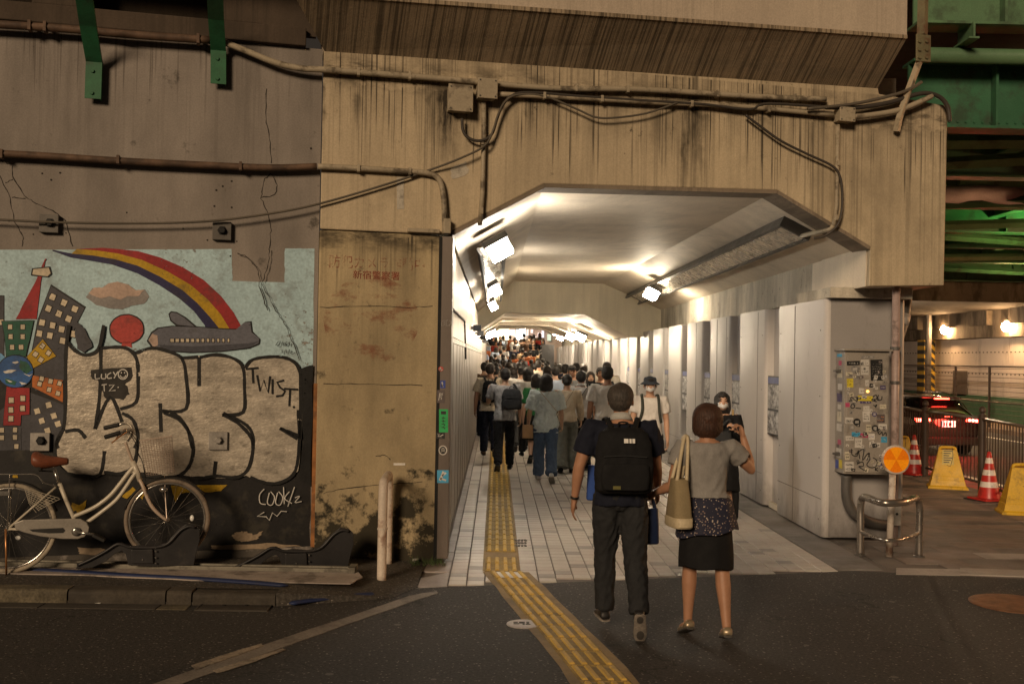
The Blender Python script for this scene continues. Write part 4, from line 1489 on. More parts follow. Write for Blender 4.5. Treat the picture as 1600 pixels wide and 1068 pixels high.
# sandy wash running down over the tall building
film('sandy_wash', [(84, 396), (134, 396), (136, 440), (138, 500), (134, 560), (110, 566), (84, 560), (82, 470)], m_sandy, 8, amt=1.5)
# yellow stars on the black lower part
for q in ([(112, 785), (124, 789), (136, 780), (132, 795), (125, 806), (119, 797), (111, 800)], [(266, 758), (290, 757), (300, 768), (283, 770), (275, 784), (270, 770)], [(305, 757), (355, 757), (345, 766), (325, 769), (310, 765)], [(190, 775), (208, 760), (212, 766), (198, 779)], [(213, 773), (228, 769), (222, 780)], [(20, 741), (28, 741), (27, 746), (20, 746)]):
    film('star_paint', q, P_YEL, 4, amt=1.0)
for q in ([(362, 835), (378, 828), (395, 835), (410, 830), (402, 842), (380, 846), (366, 842)], [(330, 852), (420, 848), (470, 852), (400, 858), (330, 858)], [(120, 855), (180, 858), (170, 866), (125, 866)]):
    film('flaked_paint', q, P_TAN, 4, amt=2.5, n=5)

# --- graffiti: silver letters with black outlines
graf = thing('graffiti', 'large silver bubble letter graffiti with black outlines sprayed over the mural', 'graffiti', tuple(onF(290, 760, WOFF)))
sil = [(106, 536), (112, 546), (120, 552), (135, 556), (150, 552), (160, 543), (185, 542), (205, 548), (213, 553), (228, 547), (245, 545), (268, 548), (285, 558), (312, 555), (345, 553), (366, 561), (380, 573), (390, 562), (415, 557), (440, 558), (462, 568), (470, 590), (474, 640), (470, 690), (466, 735), (448, 752), (425, 756), (400, 751), (385, 742), (368, 748), (338, 746), (310, 743), (280, 745), (256, 742), (240, 738), (215, 737), (190, 742), (165, 740), (150, 742), (125, 742), (105, 737), (92, 722), (86, 700), (92, 686), (102, 672), (104, 620), (102, 580)]
film('silver_fill', sil, P_SIL, 12, graf, .9, 3)
GZ = lambda lst: [(x / 3.2, 370 + y / 3.2) for x, y in lst]
GB = lambda lst: [(x / 2.495, 640 + y / 2.495) for x, y in lst]
for s in ([(345, 440), (330, 560), (327, 700), (325, 880), (316, 960)], [(332, 520), (375, 568), (430, 590), (492, 560), (518, 440)], [(503, 550), (503, 700), (492, 850), (475, 960)],
          [(510, 556), (600, 550), (655, 570), (685, 620), (690, 720), (680, 825), (600, 860)], [(475, 960), (550, 800), (610, 925)], [(610, 880), (665, 915), (690, 1000), (672, 1056)],
          [(680, 580), (760, 555), (850, 575), (910, 610), (930, 700), (930, 858), (800, 868)], [(800, 830), (805, 975)], [(815, 872), (880, 890), (935, 955), (962, 1056)],
          [(905, 605), (990, 600)], [(995, 600), (995, 745)], [(1000, 602), (1080, 588), (1170, 608), (1215, 655), (1222, 760), (1215, 875), (1110, 890)],
          [(1112, 888), (1190, 930), (1255, 1000), (1265, 1056)], [(1225, 655), (1265, 612), (1370, 598), (1450, 612), (1495, 660), (1503, 760), (1500, 1010)], [(1400, 955), (1460, 980), (1500, 995)],
          [(318, 955), (283, 1025), (290, 1056)], [(325, 972), (390, 965), (428, 1005)]):
    stroke('black_outline', GZ(s), 5.2, P_INK, 14, graf)
for s in ([(240, 85), (215, 150), (222, 215), (262, 247), (330, 257), (390, 250), (407, 160)], [(405, 242), (470, 248), (522, 215), (537, 120)], [(520, 252), (640, 262), (700, 255), (742, 210), (752, 130), (712, 50), (640, 10)],
          [(690, 257), (770, 268), (840, 257), (925, 262), (972, 220), (987, 120), (962, 60), (870, 12)], [(841, 200), (835, 252)], [(975, 262), (1040, 285), (1100, 280), (1152, 235), (1167, 110), (1162, 0)], [(1090, 72), (1160, 112)]):
    stroke('black_outline', GB(s), 5.2, P_INK, 14, graf)
film('black_smear', [(470, 575), (489, 570), (486, 760), (466, 748), (474, 690)], P_INK, 13, graf, 1.5, 5)
film('black_smear', [(142, 577), (205, 574), (207, 592), (196, 600), (202, 615), (192, 624), (166, 622), (156, 608), (155, 594), (144, 592)], mat('smoky_black', (.03, .027, .024), .7, var=.4, vscale=10), 13, graf, 2.0, 4)
film('black_smear', [(118, 500), (132, 512), (145, 540), (130, 552), (122, 545), (116, 520)], P_GRY, 11, graf, 1.5, 4)
# tags, stroke by stroke
GW = P_WHT
multi('white_tag', [GZ(s) for s in ([(476, 684), (478, 708), (500, 706)], [(508, 684), (508, 706), (528, 706), (528, 682)], [(556, 678), (538, 690), (540, 706), (560, 704)], [(566, 674), (576, 690)], [(590, 672), (570, 706)])] , 1.7, GW, 16, graf)
multi('white_tag', [[(x, y) for x, y in circ(192, 584.5, 7.3, 7.6, 18)] + [(199.3, 584.5)], [(187.5, 586), (190, 589.5), (194.5, 589.5), (197, 586)], [(189.5, 581), (189.7, 583)], [(194.5, 581), (194.7, 583)]], 1.6, GW, 16, graf, False)
multi('white_tag', [GZ(s) for s in ([(508, 740), (535, 736)], [(520, 738), (522, 772)], [(545, 742), (572, 738), (546, 770), (578, 766)], [(588, 752), (594, 750)])], 1.7, GW, 16, graf, False)
multi('black_tag', [GZ(s) for s in ([(1228, 660), (1292, 654)], [(1262, 658), (1266, 730)], [(1285, 690), (1300, 770), (1318, 715), (1340, 778), (1350, 695)], [(1362, 710), (1362, 785)], [(1420, 716), (1385, 726), (1400, 752), (1425, 770), (1412, 792), (1380, 796)], [(1420, 758), (1490, 762)], [(1450, 764), (1446, 845)], [(1466, 846), (1472, 854)])], 3.2, P_INK, 16, graf, False)
multi('white_tag', [GB(s) for s in ([(1030, 308), (1012, 330), (1014, 362), (1036, 368)], [(1050, 322), (1042, 362), (1060, 370), (1070, 340), (1055, 318)], [(1082, 322), (1074, 362), (1092, 370), (1102, 340), (1086, 318)], [(1105, 300), (1108, 366)], [(1128, 318), (1110, 345), (1138, 364)], [(1148, 300), (1122, 376)], [(1150, 342), (1168, 336), (1150, 360), (1176, 356)])], 1.3, P_WHT, 16, graf)
multi('white_tag', [GB(s) for s in ([(1030, 398), (1002, 414), (1036, 416)], [(1036, 414), (1050, 430), (1062, 400), (1080, 414), (1096, 394), (1118, 396)])], 1.3, P_WHT, 16, graf, False)
multi('black_tag', [GZ(s) for s in ([(1392, 522), (1378, 540), (1396, 542)], [(1396, 540), (1400, 520), (1412, 540), (1414, 520)], [(1420, 528), (1416, 540), (1428, 538), (1426, 526)], [(1432, 544), (1434, 524), (1444, 532)], [(1448, 526), (1446, 545)], [(1410, 564), (1412, 580)], [(1430, 562), (1432, 580)], [(1446, 562), (1450, 580), (1466, 572)])], 1.2, P_INK, 16, graf, False)
# orange rust strip at the wall's right end
MB().obox(onF(485, 853, WOFF + .001), FU * .035, FN * .035, ZUP * 1.42).build('edge_strip', mat('rust_orange', (.36, .15, .05), .8, var=.3, vscale=6, dirt=.48, dirt_amt=.6, dirt_scale=8, dirt_col=(.10, .055, .03)), rw)

# cracks
m_crack = mat('crack', (0.03, 0.025, 0.02), 0.9)


def crack(px, w, parent, off, seed=1, amt=1.1):
    r = random.Random(seed)
    q = []
    for (a, b), (c, d) in zip(px, px[1:]):
        for i in range(5):
            t = i / 5
            q.append((a + (c - a) * t + r.uniform(-amt, amt), b + (d - b) * t + r.uniform(-amt, amt)))
    q.append(px[-1])
    pts = [onF(x, y, off) for x, y in q]
    ws = [w * r.uniform(.4, 1.2) * 9 / 1600 for _ in pts]
    MB().ribbon(pts, ws, FN).build('crack', m_crack, parent)


WC = WOFF + .0012
for i, s in enumerate([[(416, 138), (415, 185), (421, 215), (424, 255)], [(424, 270), (412, 282), (408, 310), (420, 335), (423, 360), (421, 388)], [(424, 270), (433, 290), (430, 305), (408, 309)],
                       [(2, 250), (18, 258), (20, 278), (38, 305), (55, 318), (82, 328), (102, 345), (114, 385)], [(0, 275), (16, 310), (22, 345), (36, 370), (34, 385)], [(8, 285), (20, 280)], [(18, 308), (40, 310)]]):
    crack(s, 1.5, rw, WC, i)
for i, s in enumerate([[(370, 395), (385, 400), (402, 420), (408, 440), (428, 480), (445, 505), (455, 530), (468, 562)], [(421, 388), (420, 412), (410, 440)], [(404, 440), (412, 470), (418, 485)]]):
    crack(s, 1.6, mur, WOFF + .0305, i + 20)
for i, s in enumerate([[(505, 770), (540, 762), (600, 757), (660, 752)], [(500, 480), (560, 478), (640, 480), (676, 478)], [(505, 600), (560, 600), (660, 602)], [(588, 712), (602, 710), (610, 718)]]):
    crack(s, 1.3, ov, -.0105, i + 40)
# anchor plates
m_plate = mat('galvanised_plate', (0.33, 0.31, 0.285), 0.5, metal=.35, var=.2, vscale=7, dirt=.52, dirt_amt=.5, dirt_scale=5)
m_bolt = mat('dark_bolt', (0.02, 0.02, 0.02), .5, metal=.4)
Rf = Matrix((FU, ZUP, FN)).transposed()
for i, (x, y, s, dk) in enumerate([(78, 348, 31, 1), (347, 360, 30, 1), (64, 688, 31, 0), (341, 687, 30, 0)]):
    a, b = onF(x - s / 2, y + s / 2, WOFF), onF(x + s / 2, y - s / 2, WOFF)
    w = uu(b) - uu(a)
    MBp = MB().obox(fw(uu(a), a.z, WOFF + .002), FU * w, FN * (.05 if dk else .045), ZUP * w).build('anchor_plate', m_plate if not dk else mat('weathered_plate', (.13, .12, .108), .6, metal=.2, var=.2, dirt=.5, dirt_amt=.5), rw, bevel=.004)
    c = onF(x, y, WOFF + (.052 if dk else .047))
    MB().lathe([(.040, 0), (.040, .006), (.030, .006), (.030, .032), (.024, .036)], c, 6, Rf).build('bolt', m_bolt if i < 3 else m_plate, MBp)
# drill holes
hb = MB()
rr = random.Random(12)
for x, y in [(66, 271), (80, 281), (94, 270), (52, 366), (103, 364), (14, 345), (198, 332), (338, 297), (348, 291), (362, 283), (362, 324), (335, 322), (286, 357), (324, 375), (370, 377), (486, 232), (378, 268), (410, 640), (125, 642), (360, 400)]:
    hb.lathe([(rr.uniform(.006, .011), 0), (.004, .002)], onF(x, y, WOFF + .001), 8, Rf)
ho = hb.build('drill_hole', m_crack, rw)
ho['kind'] = 'stuff'
# red lettering on the pier, faded


TEXTS = []


def text(s, p, right, up, size, m, parent, name='lettering', ext=.0006, font=None, align='LEFT', sx=1.0):
    cu = bpy.data.curves.new(name, 'FONT')
    cu.body = s
    cu.size = size
    cu.extrude = ext
    cu.align_x = align
    cu.align_y = 'BOTTOM_BASELINE'
    cu.materials.append(m)
    o = bpy.data.objects.new(name, cu)
    COL.objects.link(o)
    TEXTS.append(o)
    r = V(right).normalized()
    u = V(up).normalized()
    nrm = r.cross(u)
    M = Matrix(((r.x * sx, u.x, nrm.x, 0), (r.y * sx, u.y, nrm.y, 0), (r.z * sx, u.z, nrm.z, 0), (0, 0, 0, 1)))
    w = V(WORG.get(parent.name, (0, 0, 0))) if parent else V((0, 0, 0))
    M.translation = V(p) - w
    o.parent = parent
    o.matrix_local = M
    return o


m_redl, nt_, bs_ = newmat('faded_red_letters')
t_ = NT(nt_)
bs_.inputs['Base Color'].default_value = (.36, .085, .05, 1)
bs_.inputs['Roughness'].default_value = .85
t_.link(t_.ramp(t_.noise(t_.pos(rot=-FA, scale=(11, 11, 4)), 1.0, 6, .7), .46, .68, .0, .62), bs_.inputs['Alpha'])
m_redl2 = mat('red_letters', (.33, .055, .035), .8, var=.3, vscale=20, alpha=.6)
text('防犯カメラ作動中', onF(513, 416, -.0095), FU, ZUP, .125, m_redl, ov, sx=.86)
text('新宿警察署', onF(551, 434, -.0095), FU, ZUP, .082, m_redl2, ov, sx=1.02)
fsheet([(615, 723), (633, 723), (633, 726.5), (615, 726.5)], -.009, 'white_tape', P_WHT, ov)
m_blush, nt_, bs_ = newmat('red_blush')
t_ = NT(nt_)
bs_.inputs['Base Color'].default_value = (.34, .11, .06, 1)
t_.link(t_.ramp(t_.noise(t_.pos(rot=-FA, scale=(3, 3, 5)), 1.0, 6, .7), .48, .72, 0, .5), bs_.inputs['Alpha'])
fsheet(circ(580, 500, 75, 70, 20), -.0085, 'red_blush', m_blush, ov)
# ================================================================ POSTERS IN THE RECESSES
m_frame = mat('poster_frame', (0.025, 0.026, 0.032), .4)
m_pblue = mat('poster_blue', (0.035, 0.06, 0.22), .4)


def photo_mat(name, seed, hi=.55):
    m, nt, bs = newmat(name)
    t = NT(nt)
    g = t.n('ShaderNodeNewGeometry').outputs['Position']
    mp = t.n('ShaderNodeMapping')
    mp.inputs['Scale'].default_value = (9, 9, 12)
    mp.inputs['Location'].default_value = (seed * 3.1, seed * 1.7, seed)
    t.link(g, mp.inputs[0])
    n = t.noise(mp.outputs[0], 1.0, 7, .72)
    c = t.mix(t.ramp(n, .40, .60), (.02, .02, .022), (hi, hi, hi))
    t.link(c, bs.inputs['Base Color'])
    bs.inputs['Roughness'].default_value = .35
    return m


pl_lab = ['nearest framed photo poster on the cladding, closest to the pillar', 'second framed photo poster from the pillar', 'third framed photo poster from the pillar', 'fourth framed photo poster from the pillar',
          'fifth framed photo poster from the pillar', 'sixth framed photo poster from the pillar', 'seventh framed photo poster from the pillar', 'farthest framed photo poster along the cladding']
for k in range(8):
    ya, yb_ = 12.50 + 2 * k, 13.06 + 2 * k
    xo = XW + .03
    t = thing('poster', pl_lab[k], 'poster', (xo, ya, .95), 0, 'framed photo posters along the right cladding')
    MB().box((xo + .02, (ya + yb_) / 2, 1.31), (.03, yb_ - ya, .74)).build('frame', m_frame, t, bevel=.003)
    MB().box((xo + .0035, (ya + yb_) / 2, 1.625), (.004, yb_ - ya - .03, .075)).build('blue_band', m_pblue, t)
    MB().box((xo + .0035, (ya + yb_) / 2, 1.42), (.004, yb_ - ya - .05, .30)).build('photo_print', photo_mat('photo_print_%d' % k, k), t)
    MB().box((xo + .0035, (ya + yb_) / 2, 1.10), (.004, yb_ - ya - .05, .28)).build('photo_print', photo_mat('photo_print_b%d' % k, k + 20, .7), t)

# ================================================================ LEFT STEEL WALL: STICKERS AND WALL BOXES
XF = lambda px, py: onF(px, py, .080)
STK = [(689, 576, 4, 4, 'red', 'round'), (692, 600, 4, 6, 'blue', 'box'), (689, 619, 6, 10, 'bw', 'box'), (693, 657, 7, 18, 'green', 'box'), (688, 680, 7, 5, 'black', 'box'), (692, 703, 7, 8, 'white', 'ring'), (692, 744, 9, 10, 'sky', 'box')]
stcol = {'red': (.40, .05, .04), 'blue': (.03, .06, .30), 'bw': (.10, .08, .08), 'green': (.02, .36, .10), 'black': (.015, .015, .015), 'white': (.5, .48, .45), 'sky': (.06, .32, .55), 'yellow': (.55, .45, .04), 'pink': (.42, .06, .14), 'grey': (.22, .21, .2), 'orange': (.6, .2, .03), 'purple': (.07, .055, .14), 'cream': (.5, .46, .36)}
mstk = lambda c: mat('sticker_' + c, stcol[c], .45, var=.15, vscale=9, grain=.05, dirt=.56, dirt_amt=.35, dirt_scale=14)
ff_ = y0f = wallY(-.5) - .08 - .0015


def endpt(px, py):
    return onY(px, py, ff_)


for x, y, w, h, c, kind in STK:
    if kind in ('round', 'ring'):
        o = MB().prism([endpt(x + w * math.cos(a * PI / 8), y + h * .95 * math.sin(a * PI / 8)) for a in range(16)], (0, -.0012, 0)).build('sticker', mstk(c), sw)
    else:
        o = MB().prism([endpt(x - w, y - h), endpt(x + w, y - h), endpt(x + w, y + h), endpt(x - w, y + h)], (0, -.0012, 0)).build('sticker', mstk(c), sw)
    rr = random.Random(int(x * y))
    mb = MB()
    d = V((0, -.0015, 0))
    if c == 'green':
        mb.prism([endpt(x - 4, y - 15) + d, endpt(x + 4, y - 15) + d, endpt(x + 4, y - 10) + d, endpt(x - 4, y - 10) + d], (0, -.0008, 0))
        for q in range(4):
            yy_ = y - 5 + q * 5
            mb.ribbon([endpt(x - 3, yy_) + d, endpt(x + 3, yy_ + 1) + d], .006, V((0, -1, 0)))
            mb.ribbon([endpt(x, yy_ - 1.5) + d, endpt(x + rr.uniform(-2, 2), yy_ + 3) + d], .005, V((0, -1, 0)))
        mb.build('print', mstk('black'), o)['kind'] = 'stuff'
    elif c == 'sky':
        mb.ribbon([endpt(x - 5, y + 6) + d, endpt(x - 1, y - 2) + d, endpt(x + 1, y - 8) + d], .02, V((0, -1, 0)))
        mb.ribbon([endpt(x - 1, y - 1) + d, endpt(x + 5, y - 6) + d], .014, V((0, -1, 0)))
        mb.ribbon([endpt(x - 4, y + 3) + d, endpt(x + 5, y + 6) + d], .016, V((0, -1, 0)))
        mb.build('print', mstk('white'), o)['kind'] = 'stuff'
    elif kind == 'ring':
        mb.prism([endpt(x + 5 * math.cos(a * PI / 8), y + 6 * math.sin(a * PI / 8)) + d for a in range(16)], (0, -.0008, 0))
        o2 = mb.build('print', mstk('black'), o)
        m2 = MB()
        for q in range(3):
            m2.ribbon([endpt(x - 3, y - 2 + 2.2 * q) + d * 2, endpt(x, y - 3.2 + 2.2 * q) + d * 2, endpt(x + 3, y - 2.4 + 2.2 * q) + d * 2], .005, V((0, -1, 0)))
        m2.build('print', mstk('white'), o)['kind'] = 'stuff'
    elif c in ('bw', 'black', 'red', 'blue'):
        for q in range(4):
            a_, b_ = rr.uniform(-.7, .7), rr.uniform(-.7, .7)
            mb.ribbon([endpt(x + w * a_, y + h * b_) + d, endpt(x + w * rr.uniform(-.6, .6), y + h * rr.uniform(-.7, .7)) + d, endpt(x + w * rr.uniform(-.6, .6), y + h * rr.uniform(-.7, .7)) + d], .007, V((0, -1, 0)))
        mb.build('print', mstk('white'), o)['kind'] = 'stuff'
# scratched tag on the steel end panel
mb = MB()
for s in ([(690, 502), (694, 500), (694, 508), (690, 509), (690, 503)], [(696, 501), (700, 500)], [(697, 501), (697, 509), (701, 508)], [(703, 500), (706, 508)], [(706, 500), (702, 509)]):
    mb.ribbon([endpt(x, y) + V((0, -.001, 0)) for x, y in s], .007, V((0, -1, 0)))
mb.build('scratched_tag', mstk('grey'), sw)['kind'] = 'stuff'
# dark boxes projecting from the steel wall (direction signs seen edge on)
for k, yb_ in enumerate((17.6, 21.2, 25.6, 31)):
    z = 2.36 - .0 * k
    t = thing('projecting_sign', ['first', 'second', 'third', 'fourth'][k] + ' dark box sign projecting from the steel wall on the left', 'sign', (XL, yb_, z), 0, 'box signs on the left steel wall')
    MB().box((XL + .10, yb_, z), (.14, .08, .11)).build('body', m_hous, t, bevel=.006)
    MB().box((XL + .02, yb_, z), (.05, .05, .05)).build('bracket', m_ssd, t)
    MB().box((XL + .10, yb_ - .042, z), (.12, .006, .08)).build('face_panel', m_frame, t)
ch = thing('cable', 'thin dark cable slanting down the steel wall on the left', 'cable', onX(708, 483, XL + .01))
MB().tube([onX(708, 483, XL + .012), onX(726, 501, XL + .012), onX(728, 560, XL + .012)], .012, 6).build('tube', m_cabled, ch)

# ================================================================ CONTROL CABINET ON THE PILLAR
YB = 10.42
m_cab = mat('cabinet_paint', (0.27, 0.245, 0.215), .5, var=.15, dirt=.52, dirt_amt=.4, dirt_scale=6)
ca, cb = onY(1318, 740, YB), onY(1390, 549, YB)
cab = thing('control_cabinet', 'grey steel control cabinet plastered with stickers on the pillar', 'cabinet', (ca.x, YB, ca.z))
W_, H_ = cb.x - ca.x, cb.z - ca.z
MB().obox((ca.x, YB, ca.z), (W_, 0, 0), (0, 10.698 - YB, 0), (0, 0, H_)).build('body', m_cab, cab, bevel=.006)
MB().obox((ca.x + .015, YB - .018, ca.z + .02), (W_ - .03, 0, 0), (0, .017, 0), (0, 0, H_ - .05)).build('door', m_cab, cab, bevel=.005)
MB().obox((ca.x - .02, YB - .045, ca.z + H_), (W_ + .04, 0, 0), (0, 10.698 - YB + .04, 0), (0, 0, .022)).build('rain_hood', m_cab, cab, bevel=.004)
for zz_ in (.14, .82):
    h_ = MB().obox((ca.x - .045, YB + .10, ca.z + H_ * zz_), (.044, 0, 0), (0, .04, 0), (0, 0, .035))
    h_.box((ca.x - .05, YB + .12, ca.z + H_ * zz_ + .018), (.03, .07, .02))
    h_.build('latch', m_hous, cab)
GC = lambda x, y: onY(1280 + x / 4.45, 530 + y / 4.45, YB - .0195)
dY = V((0, -.0010, 0))
m_ink = mstk('black')
cst = [(192, 150, 90, 30, 'black', 'w'), (290, 140, 55, 40, 'white', 'k'), (290, 185, 55, 60, 'white', 'k'), (357, 140, 84, 146, 'black', 'g'), (186, 228, 45, 24, 'cream', 'k'), (245, 250, 55, 30, 'grey', 'k'), (192, 272, 45, 62, 'yellow', 'k'), (320, 282, 26, 44, 'white', 'k'),
       (424, 320, 38, 28, 'purple', 'w'), (276, 338, 36, 40, 'white', 'k'), (268, 392, 104, 36, 'yellow', 'k'), (284, 428, 76, 16, 'purple', 'w'), (182, 440, 30, 30, 'pink', 'k'), (306, 462, 44, 34, 'white', 'k'), (420, 452, 46, 30, 'cream', 'k'), (302, 498, 50, 74, 'white', 'K'), (400, 520, 56, 60, 'bw', 'o'), (180, 542, 56, 42, 'white', 'k'),
       (326, 592, 36, 50, 'cream', 'k'), (412, 588, 58, 36, 'white', 'k'), (226, 644, 60, 32, 'sky', 'k'), (284, 652, 56, 30, 'pink', 'k'), (342, 654, 44, 44, 'white', 'b'), (184, 670, 56, 32, 'white', 'k'), (248, 686, 50, 66, 'white', 'k'), (430, 676, 42, 40, 'sky', 'w'), (348, 716, 76, 34, 'white', 'k'), (178, 780, 32, 56, 'cream', 'k'), (178, 850, 62, 66, 'white', 'k'), (292, 112, 92, 22, 'grey', 'w'), (412, 840, 30, 40, 'purple', 'w')]
rr = random.Random(77)
for x, y, w, h, c, ink in cst:
    a = rr.uniform(-.06, .06)
    pts = [GC(x + u * w + a * (v - .5) * h, y + v * h - a * (u - .5) * w) for u, v in ((0, 0), (1, 0), (1, 1), (0, 1))]
    o = MB().prism(pts, dY).build('sticker', mstk({'g': 'grey'}.get(c, c)), cab)
    pm_ = MB()
    n = max(2, int(w / 11))
    rows = max(1, int(h / 24))
    for r in range(rows):
        for i in range(n):
            if rr.random() < .12:
                continue
            cx_ = x + w * (.12 + .76 * (i + .5) / n)
            cy_ = y + h * (.16 + .68 * (r + .5) / rows)
            q = min(w / n * .42, h / rows * .36)
            for s in range(rr.choice((1, 2, 2, 3))):
                p1 = GC(cx_ + rr.uniform(-q, q), cy_ + rr.uniform(-q, q)) + dY * 1.6
                p2 = GC(cx_ + rr.uniform(-q, q), cy_ + rr.uniform(-q, q)) + dY * 1.6
                if (p1 - p2).length > .004:
                    pm_.ribbon([p1, p2], .0045, V((0, -1, 0)))
    if pm_.f:
        pm_.build('print', mstk({'k': 'black', 'w': 'white', 'g': 'grey', 'o': 'orange', 'b': 'blue', 'K': 'black'}[ink]), o, fix=False)['kind'] = 'stuff'
for cx_, cy_, r_, c in ((262, 574, 26, 'black'), (228, 612, 20, 'grey'), (388, 616, 22, 'black'), (384, 520, 17, 'purple'), (464, 258, 16, 'grey'), (248, 206, 30, 'grey'), (202, 372, 13, 'grey')):
    o = MB().prism([GC(cx_ + r_ * math.cos(k * PI / 8), cy_ + r_ * math.sin(k * PI / 8)) for k in range(16)], dY).build('sticker', mstk(c), cab)
    mb = MB()
    for k in range(3):
        mb.ribbon([GC(cx_ - r_ * .5, cy_ - 6 + 6 * k) + dY * 1.6, GC(cx_ + r_ * .5, cy_ - 7 + 6.5 * k) + dY * 1.6], .005, V((0, -1, 0)))
    mb.build('print', mstk('white'), o, fix=False)['kind'] = 'stuff'
MB().prism([GC(336 + 9 * math.cos(k * PI / 6), 361 + 9 * math.sin(k * PI / 6)) for k in range(12)], (0, -.012, 0)).build('indicator_lamp', glow('amber_lamp', (1, .45, .05), 4), cab)
rs2 = random.Random(5)
for k in range(64):
    x, y = rs2.uniform(182, 456), rs2.uniform(150, 900)
    w, h = rs2.uniform(14, 34), rs2.uniform(12, 30)
    cc = rs2.choice(['white', 'cream', 'grey', 'black', 'white', 'bw', 'black', 'grey'])
    a = rs2.uniform(-.3, .3)
    e_ = dY * (.3 + .01 * k)
    pts = [GC(x + u * w + a * (v - .5) * h, y + v * h - a * (u - .5) * w) + dY * .02 * k for u, v in ((0, 0), (1, 0), (1, 1), (0, 1))]
    o = MB().prism(pts, dY * .9).build('sticker', mstk(cc), cab)
    pm_ = MB()
    for i in range(4):
        p1 = GC(x + w * rs2.uniform(.15, .85), y + h * rs2.uniform(.15, .85)) + dY * (1.2 + .02 * k)
        p2 = GC(x + w * rs2.uniform(.15, .85), y + h * rs2.uniform(.15, .85)) + dY * (1.2 + .02 * k)
        if (p1 - p2).length > .004:
            pm_.ribbon([p1, p2], .004, V((0, -1, 0)))
    if pm_.f:
        pm_.build('print', mstk('white' if cc in ('black', 'bw') else 'black'), o, fix=False)['kind'] = 'stuff'
# marker tags on the door
tagm = [[(205, 425), (215, 432)], [(222, 432), (222, 398), (262, 432), (262, 398)], [(220, 460), (232, 446), (246, 458), (240, 476), (222, 474), (220, 460)], [(252, 476), (292, 480)], [(372, 400), (395, 385), (400, 410), (380, 425), (400, 432)], [(412, 385), (404, 420), (432, 418), (436, 395)], [(376, 456), (388, 462), (400, 452), (390, 474)],
        [(224, 760), (228, 800), (262, 810), (270, 770), (282, 830)], [(250, 800), (310, 760), (300, 840), (330, 800), (350, 790), (330, 840)], [(340, 790), (352, 830), (330, 870), (360, 890), (395, 880), (400, 840), (372, 820)], [(262, 866), (300, 850), (306, 880), (272, 882), (330, 918)], [(390, 890), (390, 912)], [(408, 892), (392, 902), (410, 914)],
        [(405, 640), (420, 660), (436, 640), (440, 668), (462, 645), (466, 672)]]
mb = MB()
for s in tagm:
    mb.ribbon(smooth_path([GC(x, y) + dY * 2.6 for x, y in s], 3), .010, V((0, -1, 0)))
mb.build('marker_tag', m_ink, cab, fix=False)['kind'] = 'stuff'
text('CARAT', GC(350, 746) + dY * 3, (1, 0, 0), ZUP, .032, m_ink, cab)
text('KSPK', GC(182, 876) + dY * 3, (1, 0, 0), ZUP, .030, m_ink, cab)
text('NOiD', GC(182, 908) + dY * 3, (1, 0, 0), ZUP, .030, m_ink, cab)
text('UACE', GC(184, 576) + dY * 3, (1, 0, 0), ZUP, .030, m_ink, cab)
# stickers on the left side of the cabinet
GS = lambda u, v: V((ca.x - .0012, 10.69 - .25 * u, ca.z + H_ * v))
for u, v, w, h, c in [(.15, .95, .6, .025, 'sky'), (.35, .88, .35, .04, 'pink'), (.2, .78, .6, .06, 'cream'), (.3, .68, .5, .05, 'white'), (.2, .58, .6, .07, 'purple'), (.3, .52, .4, .04, 'white'), (.25, .42, .5, .08, 'cream'), (.2, .34, .6, .06, 'white'), (.35, .23, .4, .04, 'pink'), (.2, .12, .6, .08, 'white'), (.1, .03, .35, .07, 'blue'), (.55, .04, .35, .07, 'yellow'), (.5, .64, .3, .03, 'bw'), (.2, .2, .3, .03, 'bw')]:
    MB().prism([GS(u, v), GS(u + w, v), GS(u + w, v + h), GS(u, v + h)], (-.0012, 0, 0)).build('sticker', mstk(c), cab)
# conduit from the cabinet, pillar post, downpipe
m_dpipe = mat('dark_grey_pipe', (.075, .07, .066), .5, var=.2)
cd_ = thing('conduit', 'thick dark grey conduit curving down from the cabinet to the pillar foot', 'pipe', (ca.x + .07, 10.6, .1))
p = [onY(1323, 741, 10.55), onY(1323, 775, 10.55), onY(1332, 798, 10.55), onY(1352, 812, 10.55), onY(1372, 818, 10.6), onY(1392, 820, 10.66)]
MB().tube(smooth_path(p), .055, 10).build('tube', m_dpipe, cd_, smooth=True)
m_ppost = mat('pink_grey_post', (.34, .26, .24), .45, var=.15, dirt=.52, dirt_amt=.5, dirt_scale=8)
ps = onY(1396, 858, 10.45)
po = thing('post', 'tall pinkish grey pipe post beside the cabinet', 'post', (ps.x, 10.45, 0))
MB().tube([(ps.x, 10.45, 0), (ps.x, 10.45, 2.72)], .040, 14).build('tube', m_ppost, po, smooth=True)
for z in (.9, 1.65, 2.0):
    MB().lathe([(.054, 0), (.054, .03)], (ps.x, 10.45, z), 14).build('clamp', m_hous, po)
bx = onY(1404, 822, 10.3)
sb_ = thing('socket_box', 'small steel box fixed to the post behind the guard rail', 'socket box', (bx.x, 10.35, .55))
z0_, z1_ = onY(1404, 822, 10.3).z, onY(1404, 785, 10.3).z
MB().box((bx.x, 10.38, (z0_ + z1_) / 2), (.085, .07, z1_ - z0_)).build('body', m_plate, sb_, bevel=.005)
MB().lathe([(.014, 0), (.012, .006)], (bx.x, 10.344, (z0_ + z1_) / 2), 10, Matrix.Rotation(PI / 2, 3, 'X')).build('lock', m_bolt, sb_)
dp = thing('downpipe', 'dark rainwater downpipe with an offset bend under the portal end', 'pipe', onY(1402, 560, 10.75))
